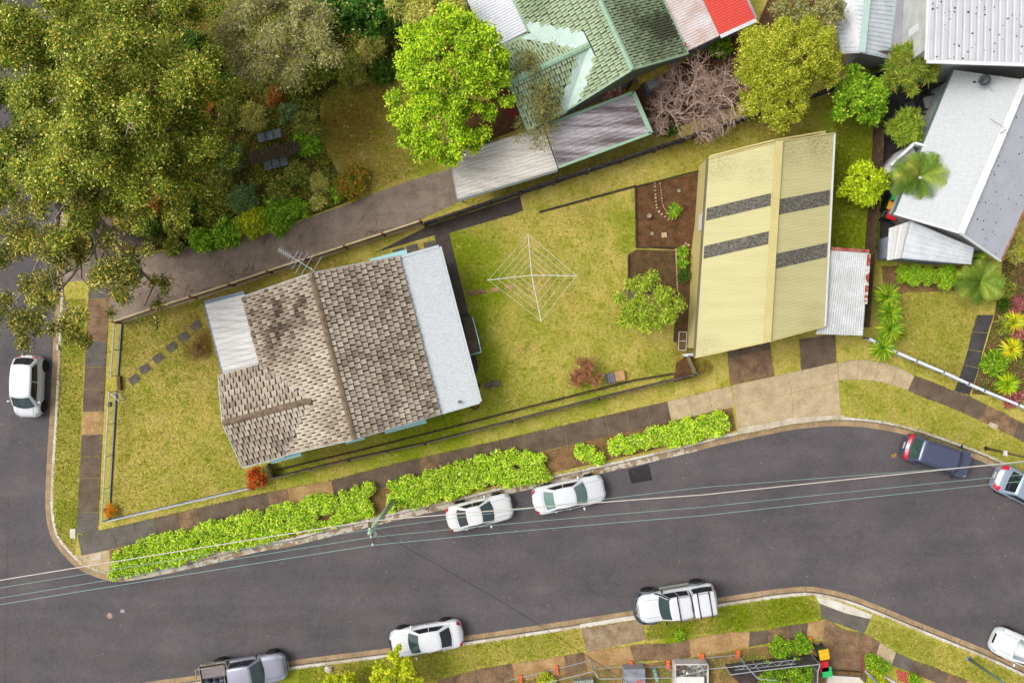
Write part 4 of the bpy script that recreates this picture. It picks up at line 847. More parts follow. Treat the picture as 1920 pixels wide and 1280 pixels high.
# cream corrugated fence with red posts
t = thing('cream_fence', 'cream ribbed metal fence with red posts beside the asphalt drive', 'fence', P(500, 515))
CRF = mat('cream_fence_sheet', C(226, 206, 168), C(206, 184, 146), 1, .6, .08, 12); REDP = plain('red_post', C(140, 54, 40), .6)
pp = [(228, 604), (299, 580), (370, 558), (441, 535), (511, 511), (582, 488), (652, 465), (722, 442), (792, 419)]
for i, q in enumerate(pp):
    p = P(*q); m = MB(); m.box(p + Vector((0, 0, .62)), (.12, .12, 1.24), R(18)); m.build('post', REDP, t)
    if i + 1 < len(pp):
        b = P(*pp[i + 1]); d = (b - p).normalized(); n = Vector((-d.y, d.x, 0)); m = MB(); a2, b2 = p + d * .07, b - d * .07; N = 22; vs = []
        for k in range(N * 4 + 1):
            o_ = n * (.028 * math.sin(k * math.pi / 2)); q0 = lerp(a2, b2, k / (N * 4)) + o_; vs += [q0 + Vector((0, 0, .06)), q0 + Vector((0, 0, 1.12))]
        m.add(vs, [(2 * k, 2 * k + 2, 2 * k + 3, 2 * k + 1) for k in range(N * 4)]); m.build('panel', CRF, t)
        beam('top_rail', a2 + Vector((0, 0, 1.12)), b2 + Vector((0, 0, 1.12)), .09, .06, CRF, t); beam('bottom_rail', a2 - n * .05 + Vector((0, 0, .03)), b2 - n * .05 + Vector((0, 0, .03)), .12, .1, CRF, t)
# chain wire fences with galvanised pipe
WIRE = plain('chain_wire', C(150, 158, 150), .5, .4, .5)
def wire_fence(label, px, h, n_post, base=True, infill=.26):
    A, B = P(*px[0]), P(*px[1]); t = thing('wire_fence', label, 'fence', A); d = (B - A); L = d.length; d.normalize()
    for k in range(n_post):
        q = lerp(A, B, k / (n_post - 1)); m = MB(); m.tube([q, q + Vector((0, 0, h + .04))], .03, 6); m.build('post', GALV, t)
    m = MB(); m.tube([A + Vector((0, 0, h)), B + Vector((0, 0, h))], .035, 8); m.build('top_rail', GALV, t)
    m = MB(); m.tube([A + Vector((0, 0, .1)), B + Vector((0, 0, .1))], .03, 8); m.build('bottom_rail', plain('rail_blue_grey', C(160, 176, 190)), t)
    m = MB(); s_ = infill; k = -h
    while k < L:
        for sg in (1, -1):
            x0, x1, z0, z1 = (k, k + h, .1, h) if sg > 0 else (k, k + h, h, .1)
            f0 = max(0, -x0 / h); f1 = min(1, (L - x0) / h)
            if f1 > f0: m.tube([A + d * lerp(x0, x1, f0) + Vector((0, 0, lerp(z0, z1, f0))), A + d * lerp(x0, x1, f1) + Vector((0, 0, lerp(z0, z1, f1)))], .004, 3, cap=False)
        k += s_
    o = m.build('wire_mesh', WIRE, t); o['kind'] = 'stuff'
    if base: beam('plinth', A - Vector((0, 0, .0)), B, .12, .07, SLAB_D, t)
wire_fence('low galvanised wire fence above the front gate', [(229, 607), (222, 704)], .95, 3)
wire_fence('low galvanised wire fence below the front gate', [(219, 733), (205, 972)], .95, 5)
wire_fence('white railed wire fence along the lower front lawn', [(206, 974), (480, 911)], .7, 7)
t = thing('gate', 'open galvanised wire gate swung over the front lawn', 'gate', P(219, 733))
a, b = P(219, 733), P(236, 750)
for z in (.15, .9): m = MB(); m.tube([a + Vector((0, 0, z)), b + Vector((0, 0, z))], .022, 6); m.build('rail', GALV, t)
for q in (a, b): m = MB(); m.tube([q + Vector((0, 0, .12)), q + Vector((0, 0, .92))], .025, 6); m.build('stile', GALV, t)
m = MB(); m.tube([a + Vector((0, 0, .9)), b + Vector((0, 0, .15))], .014, 5); m.build('brace', GALV, t)
t = thing('letterbox', 'small dark letterbox on the front fence rail', 'letterbox', P(213, 757)); m = MB(); m.box(P(206, 758, .95), (.16, .3, .22), R(4)); m.build('box', plain('dark_box', C(58, 60, 66)), t); m = MB(); m.tube([P(214, 756), P(207, 757, .85)], .025, 6); m.build('post', GALV, t)
m = MB(); m.box(P(226, 718) + Vector((0, 0, .12)), (.2, .85, .26), R(3)); tag(m.build('timber_block', WOODB), 'brown timber sleeper beside the front gate opening', 'sleeper')
# white panel fence on the right
t = thing('white_fence', 'low white panel fence curving along the right hand front yard', 'fence', P(1780, 705))
wp = [(1618, 634), (1632, 642), (1670, 660), (1707, 676), (1757, 697), (1803, 718), (1832, 731), (1895, 757), (1930, 772), (1990, 800)]
for i, q in enumerate(wp):
    p = P(*q); m = MB(); m.box(p + Vector((0, 0, .42)), (.09, .09, .84), R(-24)); m.build('post', plain('post_dark_blue', C(84, 96, 116)), t)
    if i + 1 < len(wp):
        b = P(*wp[i + 1]); d = (b - p).normalized(); beam('panel', p + d * .05 + Vector((0, 0, .05)), b - d * .05 + Vector((0, 0, .05)), .04, .68, WHITE, t); beam('rail', p + d * .05 + Vector((0, 0, .76)), b - d * .05 + Vector((0, 0, .76)), .15, .07, plain('rail_white', C(232, 238, 246), .4), t)
# white picket fence under the gum tree
t = thing('picket_fence', 'short cream picket fence under the gum tree', 'fence', P(248, 420))
for k in range(24):
    q = P(250 + (k % 2) * .0, 345 + k * 5.0); m = MB(); m.box(q + Vector((0, 0, .5)), (.03, .08, 1.0), R(2)); m.build('picket', CRF, t)
for z in (.25, .8): beam('rail', P(251, 343) + Vector((.04, 0, z)), P(251, 462) + Vector((.04, 0, z)), .04, .07, CRF, t)
# temporary site fence panels with orange feet
ORNG = plain('orange_plastic', C(240, 118, 62), .6)
sf = [(952, 1274), (1044, 1252), (1108, 1236), (1117, 1250), (1184, 1249), (1253, 1248), (1317, 1232), (1383, 1226), (1405, 1250), (1440, 1253)]
names = ['leftmost', 'second from the left', 'third from the left', 'fourth from the left', 'fifth from the left', 'sixth from the left', 'seventh from the left', 'eighth from the left', 'rightmost']
for i in range(len(sf) - 1):
    a, b = P(*sf[i]), P(*sf[i + 1]); t = thing('site_fence_panel', 'temporary steel mesh fence panel, %s of the row' % names[i], 'fence panel', a, 'temporary fence panels'); H = 1.75; d = (b - a).normalized(); a2, b2 = a + d * .05, b - d * .05
    m = MB(); m.tube([a2 + Vector((0, 0, .1)), a2 + Vector((0, 0, H)), b2 + Vector((0, 0, H)), b2 + Vector((0, 0, .1)), a2 + Vector((0, 0, .1))], .024, 6); m.build('frame', GALV, t)
    m = MB(); L = (b2 - a2).length
    for k in range(1, int(L / .12)): q = a2 + d * k * .12; m.tube([q + Vector((0, 0, .12)), q + Vector((0, 0, H))], .003, 3, cap=False)
    for z in (.5, .9, 1.3): m.tube([a2 + Vector((0, 0, z)), b2 + Vector((0, 0, z))], .004, 3, cap=False)
    o = m.build('wire_mesh', WIRE, t); o['kind'] = 'stuff'
fw = ['leftmost of the row', 'second from the left', 'beside the grey trailer', 'beside the green pipe', 'near the pale rubble', 'beside the shade cloth', 'left of the wheelie bins']
for (x, y, a), w_ in zip([(976, 1272, 95), (1044, 1254, 100), (1183, 1245, 98), (1252, 1244, 92), (1316, 1231, 93), (1383, 1225, 80), (1516, 1200, 70)], fw):
    m = MB(); q = P(x, y); c_, s_ = math.cos(R(a)), math.sin(R(a))
    m.box(q + Vector((0, 0, .07)), (.55, .22, .14), R(a)); m.box(q + Vector((0, 0, .17)), (.2, .2, .07), R(a)); tag(m.build('ballast_block', ORNG), 'orange plastic fence foot, ' + w_, 'fence foot', 'orange fence feet')
# ------------------------------------------------------------------ vegetation
def leaf_material():
    s = NT('leaf'); a = s.n('ShaderNodeAttribute', attribute_name='col')
    s.done(a.outputs['Color'], .55, .25); tr = s.n('ShaderNodeBsdfTranslucent'); s.l(a.outputs['Color'], tr.inputs[0]); mx = s.n('ShaderNodeMixShader'); mx.inputs[0].default_value = .4
    s.l(s.b.outputs[0], mx.inputs[1]); s.l(tr.outputs[0], mx.inputs[2]); s.l(mx.outputs[0], s.out.inputs[0]); return s.m
LEAF = leaf_material()
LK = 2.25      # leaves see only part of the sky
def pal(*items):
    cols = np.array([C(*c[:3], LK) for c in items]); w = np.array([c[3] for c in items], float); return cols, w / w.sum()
def raw_mesh(name, V, F4, col=None, mat_=None):
    me = bpy.data.meshes.new(name); nV, nF = len(V), len(F4)
    me.vertices.add(nV); me.vertices.foreach_set('co', np.asarray(V, np.float32).ravel()); k = F4.shape[1]
    me.loops.add(nF * k); me.loops.foreach_set('vertex_index', np.asarray(F4, np.int32).ravel()); me.polygons.add(nF)
    me.polygons.foreach_set('loop_start', np.arange(0, nF * k, k, dtype=np.int32)); me.polygons.foreach_set('loop_total', np.full(nF, k, np.int32))
    if col is not None:
        at = me.color_attributes.new('col', 'FLOAT_COLOR', 'POINT'); c4 = np.ones((nV, 4), np.float32); c4[:, :3] = col; at.data.foreach_set('color', c4.ravel())
    me.update(calc_edges=True)
    if mat_: me.materials.append(mat_)
    return me
def unit(v): return v / np.maximum(np.linalg.norm(v, axis=1, keepdims=True), 1e-9)
def leaves(pos, axis, size, width, palette, jit=.22, fold=.25, tint=None):
    """one diamond leaf per position"""
    n = len(pos); axis = axis * np.array([1, 1, .38]); axis = unit(axis); side = unit(np.cross(axis, RNG.normal(size=(n, 3)) * .4 + np.array([0, 0, 1.0]))); up = np.cross(side, axis)
    up[up[:, 2] < 0] *= -1
    L = size * RNG.uniform(.6, 1.35, (n, 1)); Wd = L * width
    V = np.stack([pos, pos + axis * L * .45 + side * Wd * .5 + up * Wd * fold, pos + axis * L - np.array([0, 0, 1]) * L * .12, pos + axis * L * .45 - side * Wd * .5 + up * Wd * fold], 1).reshape(-1, 3)
    F = np.arange(4 * n).reshape(n, 4)
    cols, w = palette; c = cols[RNG.choice(len(cols), n, p=w)] * RNG.uniform(1 - jit, 1 + jit, (n, 1))
    if tint is not None: c = c * tint
    return V, F, np.repeat(c, 4, 0)
SUBK = 13
def crown_points(lobes, n, shell=.28, low=-.35):
    """leaves gathered in small clumps over every lobe, with gaps between the clumps"""
    lb = np.array(lobes, float); a = lb[:, 3] * lb[:, 4]; k = RNG.choice(len(lb), n, p=a / a.sum()); sd = unit(RNG.normal(size=(len(lb), SUBK, 3))); sd[..., 2] = np.where(sd[..., 2] < low, -sd[..., 2], sd[..., 2])
    sd *= RNG.uniform(.55, 1.0, (len(lb), SUBK, 1)); j = RNG.integers(0, SUBK, n); d = unit(RNG.normal(size=(n, 3))); d[:, 2] = np.where(d[:, 2] < -.5, -d[:, 2], d[:, 2])
    r = np.abs(RNG.normal(size=(n, 1))) * (.16 + shell * .45); r = np.minimum(r, .6)
    return lb[k, :3] + (sd[k, j] + d * r) * lb[k, 3:6], unit(d + sd[k, j] * .6), k * SUBK + j
def crown_points_even(lobes, n, shell=.28, low=-.35):
    lb = np.array(lobes, float); a = lb[:, 3] * lb[:, 4]; k = RNG.choice(len(lb), n, p=a / a.sum()); d = unit(RNG.normal(size=(n, 3)))
    bad = d[:, 2] < low; d[bad, 2] *= -1
    r = 1 - np.abs(RNG.normal(size=(n, 1))) * shell; r = np.clip(r, .1, 1.0) * RNG.uniform(.93, 1.12, (n, 1))
    return lb[k, :3] + d * r * lb[k, 3:6], d, k
def ell_lobes(c, rx, ry, rz, n, lr, flat=.8, jitter=.35):
    out = []
    for i in range(n):
        t = i + .5; ph = math.acos(1 - 1.15 * t / n); th = math.pi * (1 + 5 ** .5) * t
        k = random.uniform(1 - jitter, 1.0); s_ = lr * random.uniform(.7, 1.3)
        out.append((c[0] + rx * k * math.sin(ph) * math.cos(th), c[1] + ry * k * math.sin(ph) * math.sin(th), c[2] + rz * k * math.cos(ph), s_, s_, s_ * flat))
    return out
def foliage(name, lobes, n, size, width, palette, parent, out=.6, shell=.28, low=-.35, tintv=.18, droop=0.0, even=False):
    pos, d, k = (crown_points_even if even else crown_points)(lobes, n, shell, low); ax = d * out + RNG.normal(size=(n, 3)) * .6 + np.array([0, 0, .15 - droop])
    tint = RNG.uniform(1 - tintv, 1 + tintv, (len(lobes) * SUBK, 1))[k]
    V, F, c = leaves(pos, ax, size, width, palette, tint=tint); me = raw_mesh(name, V, F, c, LEAF); return link(name, me, None, parent)
def limbs(root, base, top, lobes, r, mat_, n=14, name='branch'):
    """trunk and limbs reaching into the lobes"""
    base, top = Vector(base), Vector(top); m = MB(); mid = lerp(base, top, .5) + Vector((random.uniform(-.2, .2), random.uniform(-.2, .2), 0)); m.tube([base - Vector((0, 0, .1)), mid, top], r, 8, r * .6); m.build('trunk', mat_, root, True)
    for lb in sorted(lobes, key=lambda q: random.random())[:n]:
        e = Vector(lb[:3]); s_ = lerp(base, top, random.uniform(.45, 1.0)); c_ = lerp(s_, e, .5) + Vector((random.uniform(-.3, .3), random.uniform(-.3, .3), random.uniform(-.1, .5)))
        bend = (e - s_).length * .14; c_ += Vector((random.gauss(0, bend), random.gauss(0, bend), random.gauss(0, bend * .5))); c2 = lerp(c_, e, .55) + Vector((random.gauss(0, bend), random.gauss(0, bend), 0)) * .6
        m = MB(); m.tube([Vector(p) for p in [s_, lerp(s_, c_, .55) + Vector((random.gauss(0, bend), random.gauss(0, bend), 0)) * .3, c_, c2, e]], r * .3, 6, r * .05)
        for _ in range(3):
            q = lerp(c_, e, random.uniform(.2, .9)); m.tube([q, q + Vector((random.uniform(-1, 1), random.uniform(-1, 1), random.uniform(-.1, .6))) * lb[3] * .9], r * .14, 4, r * .04)
        m.build(name, mat_, root, True)
def tree(name, label, base_px, lobes, n, size, width, palette, r=.18, bark=None, group=None, nl=14, top=None, **kw):
    b = P(*base_px); root = thing(name, label, 'tree', b, group); lb = np.array(lobes)
    if top is None: top = (lerp(b.x, lb[:, 0].mean(), .7), lerp(b.y, lb[:, 1].mean(), .7), lb[:, 2].mean() * .62)
    limbs(root, b, top, lobes, r, bark or BARKD, nl); foliage('crown', lobes, n, size, width, palette, root, **kw); return root
def px_lobes(lst, flat=.8): return [(*P(x, y, z), r_, r_, r_ * flat) for x, y, z, r_ in lst]
GUM = pal((100, 116, 24, 6), (128, 136, 32, 4), (188, 182, 76, 2.3), (220, 210, 120, 1.2), (74, 98, 20, 4.5), (180, 142, 36, .7))
GUM2 = pal((84, 94, 28, 5), (112, 116, 34, 4), (186, 168, 70, 2.0), (150, 110, 44, 1), (58, 74, 20, 3), (220, 205, 130, .8))
GREYG = pal((136, 138, 78, 4), (110, 116, 46, 4), (184, 174, 136, 2.4), (156, 148, 112, 3), (164, 158, 70, 1.8))
LIME = pal((164, 192, 22, 5), (190, 206, 44, 3.4), (128, 164, 18, 4), (210, 220, 90, .9), (78, 116, 16, 4))
OLIVE = pal((150, 160, 34, 4), (176, 180, 54, 3), (124, 132, 26, 4), (206, 198, 100, 1.2))
BRIGHT = pal((116, 154, 24, 4), (150, 178, 40, 3), (76, 118, 20, 4), (182, 196, 74, .8))
DARK = pal((66, 92, 18, 4), (88, 114, 26, 3), (46, 70, 14, 3))
HEDGE = pal((156, 196, 26, 4), (194, 218, 54, 3.4), (82, 126, 18, 4), (222, 232, 112, 2), (120, 126, 40, .8))
YELG = pal((170, 180, 22, 4), (196, 196, 44, 3), (128, 146, 18, 4))
RUSTY = pal((166, 100, 40, 4), (186, 116, 44, 3), (132, 84, 40, 3), (106, 112, 34, 3))
MIXED = pal((116, 128, 38, 4), (154, 154, 66, 3), (84, 104, 28, 4), (176, 156, 90, 1.4))
BLUEG = pal((104, 128, 70, 4), (128, 148, 92, 3), (82, 104, 52, 3))
STRAW = pal((176, 170, 84, 4), (140, 146, 54, 3), (198, 190, 120, 2))
PINK = pal((150, 84, 84, 4), (120, 60, 66, 3), (176, 120, 110, 2))
# big gum over the top left corner
L = []
for x, y, z, rr in [(60, 60, 10, 2.0), (150, 40, 10.5, 2.0), (250, 40, 10, 1.9), (320, 60, 9, 1.5), (60, 150, 11, 2.1), (150, 130, 12, 2.2), (240, 120, 11.5, 2.0), (320, 140, 10, 1.7), (370, 180, 8.5, 1.4), (60, 240, 11, 2.0), (140, 220, 12, 2.2),
                    (220, 210, 12, 2.0), (300, 220, 10.5, 1.8), (370, 240, 8.5, 1.3), (40, 320, 9.5, 1.6), (120, 310, 10.5, 1.9), (210, 300, 11, 1.9), (290, 300, 10, 1.7), (360, 310, 8.5, 1.5), (410, 270, 7.5, .9), (400, 350, 7, 1.0), (330, 370, 8, 1.2), (250, 370, 8.5, 1.3), (180, 370, 8.5, 1.2), (-30, 120, 10, 2), (-30, 260, 10, 1.8), (-20, 30, 10, 1.8), (110, -30, 10, 1.8), (230, -30, 9.5, 1.7), (20, 90, 9, 1.8), (100, 90, 9.5, 1.9), (190, 80, 10, 1.9), (290, 90, 9, 1.6), (20, 190, 9.5, 1.8), (100, 180, 10, 1.9), (190, 165, 10.5, 1.9), (280, 175, 10, 1.7), (20, 285, 9, 1.6), (80, 280, 10, 1.7), (170, 265, 10.5, 1.8), (260, 255, 10, 1.7), (330, 260, 9, 1.5), (340, 20, 8.5, 1.3), (380, 130, 8, .9), (80, 350, 8.5, 1.3), (150, 345, 9, 1.3), (220, 340, 9, 1.4), (300, 340, 8.5, 1.3), (-10, 350, 8.5, 1.4), (390, 300, 7.5, 1)]:
    L += [(*(P(x, y, z) + Vector((random.gauss(0, 1), random.gauss(0, 1), random.gauss(0, .5))) * rr * .55), rr * s_, rr * s_, rr * s_ * .62) for s_ in (.68, .56, .46, .52, .4, .6)]
tree('gum_tree', 'huge yellow green flowering gum tree filling the top left corner', (300, 225), L, 400000, .14, .42, GUM, .45, BARK, nl=30, out=.5, shell=.4, tintv=.34)
# sparse gum leaning over the left street
L = []
for x, y, z, rr in [(30, 400, 8.5, 1.3), (90, 360, 9, 1.3), (150, 400, 9, 1.2), (60, 460, 8.5, 1.2), (20, 520, 8, 1.1), (110, 470, 9, 1.1), (170, 450, 8.5, 1.0), (210, 490, 8, 1.1), (250, 500, 7.5, 1.0), (180, 530, 8, 1.0), (60, 580, 7.5, 1.0), (20, 620, 7, 1.1), (120, 590, 7.5, .9), (250, 545, 7, .8), (310, 530, 6.5, .6), (230, 570, 7, .6), (150, 640, 7, .6), (90, 545, 8, .8), (240, 430, 7.5, .8), (-20, 460, 8, 1.2), (-20, 580, 7.5, 1.2), (120, 630, 7, .7), (285, 600, 6.5, .5), (70, 640, 7, .7)]:
    L += [(*(P(x, y, z) + Vector((random.gauss(0, 1), random.gauss(0, 1), random.gauss(0, .6))) * rr * .7), rr * s_, rr * s_, rr * s_ * .5) for s_ in (.75, .6, .48)]
tree('gum_tree', 'sparse grey barked gum tree leaning over the left street', (283, 462), L, 50000, .15, .36, GUM2, .38, BARK, nl=18, top=P(110, 385, 8.0), out=.5, shell=.75, tintv=.3, droop=.3, even=True)
tree('wattle_tree', 'grey green feathery tree near the top edge', (500, 110), ell_lobes(P(515, 75, 5.5), 3.6, 2.5, 1.8, 26, .95), 42000, .17, .26, GREYG, .2, BARK, shell=.35)
tree('lime_tree', 'tall bright lime green tree between the top lawn and the carport', (880, 190), ell_lobes(P(842, 120, 5.6), 3.1, 2.9, 2.0, 34, .8) + ell_lobes(P(815, 235, 4.6), 2.3, 1.9, 1.4, 22, .74) + ell_lobes(P(915, 165, 4.8), 1.3, 1.8, 1.0, 9, .55) + px_lobes([(850, 305, 4, .5), (838, 285, 4, .6), (738, 185, 4.6, .7), (905, 250, 4.2, .7), (765, 60, 5.3, .6), (905, 55, 5.3, .6), (775, 100, 5.5, .7), (745, 215, 4.6, .6), (890, 275, 4, .5), (940, 110, 5, .5), (860, 30, 5.3, .6), (955, 190, 4.5, .45)]), 92000, .135, .62, LIME, .22, BARK, shell=.25, out=.5, tintv=.14)
tree('olive_tree', 'dense rounded olive green tree above the cream garage', (1440, 190), ell_lobes(P(1466, 112, 4.2), 2.8, 2.0, 1.8, 40, .76, .8) + ell_lobes(P(1450, 192, 3.4), 2.2, 1.3, 1.2, 22, .66, .8) + px_lobes([(1555, 150, 3.6, .7), (1560, 110, 3.8, .7), (1400, 70, 4, .8)]), 80000, .115, .5, OLIVE, .22, BARKD, shell=.2, tintv=.12)
tree('shrub_tree', 'leafy bright green shrub below the white shed wall', (1600, 215), ell_lobes(P(1612, 190, 2.4), 1.6, 1.2, 1.0, 14, .6) + px_lobes([(1600, 135, 2.2, .6), (1665, 150, 2.0, .5)]), 12000, .19, .5, BRIGHT, .08, shell=.3)
tree('young_tree', 'young leafy tree on the back lawn beside the garden beds', (1195, 565), ell_lobes(P(1212, 570, 2.3), 1.8, 1.7, 1.1, 20, .55) + px_lobes([(1170, 600, 2, .5), (1160, 560, 2, .4)]), 7500, .16, .55, pal((150, 166, 44, 4), (124, 146, 34, 4), (178, 186, 72, 2), (104, 120, 40, 2)), .09, BARK, nl=20, shell=.42)
tree('round_shrub', 'round yellow green shrub on the lawn right of the garage', (1612, 350), ell_lobes(P(1616, 347, 1.7), 1.25, 1.15, .8, 20, .48), 14000, .14, .55, pal((170, 186, 20, 4), (190, 200, 50, 3), (120, 146, 14, 4)), .08, shell=.22)
tree('flowering_tree', 'dark leaved tree with cream flower heads at the top edge', (690, 30), ell_lobes(P(660, 20, 4.2), 2.6, 1.3, 1.2, 14, .8), 9000, .26, .5, pal((50, 92, 18, 5), (70, 112, 20, 4), (220, 206, 110, .9), (34, 70, 14, 3)), .15, shell=.35)
tree('feathery_tree', 'pale straw coloured feathery tree behind the lime tree', (790, 20), px_lobes([(770, 25, 4.5, .8), (740, 15, 4.6, .8), (800, 30, 4.4, .7), (790, -10, 4.5, .9), (850, 5, 4.5, .8)]), 5500, .32, .16, STRAW, .12, BARK, shell=.5)
tree('grey_tree', 'thin grey green tree between the red roof and white shed', (1505, 20), ell_lobes(P(1515, 20, 3.8), 1.9, 1.3, 1.0, 12, .6), 7500, .2, .3, GREYG, .12, BARK, shell=.5)
tree('street_shrub', 'yellow green tree hanging over the white car bonnet', (745, 1252), ell_lobes(P(742, 1275, 2.2), 1.4, 1.1, .9, 14, .5) + px_lobes([(738, 1228, 2.4, .4), (762, 1240, 2.3, .4), (705, 1270, 2.2, .4), (748, 1213, 2.3, .18)]), 12500, .15, .6, YELG, .08, shell=.3)
tree('street_shrub', 'smaller yellow green shrub beside the grey utility truck', (640, 1282), ell_lobes(P(638, 1283, 1.3), 1.2, .8, .6, 12, .4), 7000, .15, .6, YELG, .06, shell=.35)
tree('spiky_tree', 'spiky needle leaved tree at the top corner of the paved yard', (1695, 150), ell_lobes(P(1706, 125, 3.2), 1.4, 1.5, .9, 12, .45), 9000, .34, .11, pal((120, 138, 40, 4), (92, 118, 34, 4), (160, 160, 70, 2), (180, 130, 50, .6)), .1, BARK, out=1.2, shell=.4)
tree('spiky_tree', 'smaller spiky leaved shrub beside the outdoor lounge', (1690, 235), ell_lobes(P(1700, 238, 2.0), .9, 1.2, .6, 8, .4), 4500, .34, .11, pal((130, 150, 40, 4), (100, 128, 34, 4), (170, 170, 70, 2)), .07, BARK, out=1.2, shell=.4)
# bare deciduous tree
def bare_tree(name, label, base, height, spread, seed, levels, mat_, r0, lean=(0, 0), kids=4, leafn=0, palette=None, decay=.66, first=.33):
    rnd = random.Random(seed); b = Vector(base); root = thing(name, label, 'tree', b); tw = MB(); big = []; tips = []
    def grow(p, d, l_, r_, lv):
        e = p + d * l_; mid = p + d * l_ * .5 + Vector((rnd.gauss(0, 1), rnd.gauss(0, 1), rnd.gauss(0, .5))) * l_ * .07
        if lv >= levels - 2:
            m = MB(); m.tube([p, mid, e], r_, 6, r_ * .65); big.append(m)
        else: tw.tube([p, mid, e], r_, 4 if lv > 1 else 3, r_ * .55, cap=False)
        if lv == 0: tips.append(e); return
        for i in range(kids if lv > 1 else 3):
            f = rnd.uniform(.35, 1.0) if i else 1.0; q = p + (mid - p) * min(1, f * 2) if f < .5 else mid + (e - mid) * (f * 2 - 1)
            nd = (d + Vector((rnd.gauss(0, 1), rnd.gauss(0, 1), rnd.gauss(0, .6))) * spread + Vector((0, 0, .05))).normalized()
            grow(q, nd, (height * .3 if lv == levels else l_) * rnd.uniform(.62, .85), r_ * decay, lv - 1)
    grow(b - Vector((0, 0, .1)), Vector((lean[0], lean[1], 1)).normalized(), height * first, r0, levels)
    for i, m in enumerate(big): m.build('trunk' if i == 0 else 'branch', mat_, root, True)
    o = tw.build('twigs', mat_, root, normals=False); o['kind'] = 'stuff'
    if leafn:
        t_ = np.array(tips); k = RNG.integers(0, len(t_), leafn); pos = t_[k] + RNG.normal(size=(leafn, 3)) * .14
        V, F, c = leaves(pos, RNG.normal(size=(leafn, 3)), .15, .35, palette); link('leaves', raw_mesh('leaves', V, F, c, LEAF), None, root)['kind'] = 'stuff'
bare_tree('bare_tree', 'leafless pinkish brown tree between the green house and the garage', P(1270, 226), 6.4, .78, 8, 6, TWIG, .12, (.12, .1), 4, first=.2)
bare_tree('bare_tree', 'thin nearly leafless tree reaching over the carport and green roof', P(966, 240), 6.8, .6, 12, 6, BARK, .1, (.45, .12), 3, 5200, pal((130, 124, 66, 3), (100, 104, 44, 3)))
bare_tree('bare_shrub', 'red brown leafless bush on the back lawn', P(1096, 706), 2.2, 1.0, 3, 6, mat('red_twig', C(206, 142, 100), C(170, 112, 76), 3, .9, .15, 14), .035, (0, 0), 4, decay=.8)
bare_tree('bare_shrub', 'grey leafless bush at the edge of the young tree', P(1172, 550), 1.8, .6, 9, 5, mat('grey_twig', C(150, 140, 126), C(120, 110, 98), 3), .035, (-.1, .1), 4)
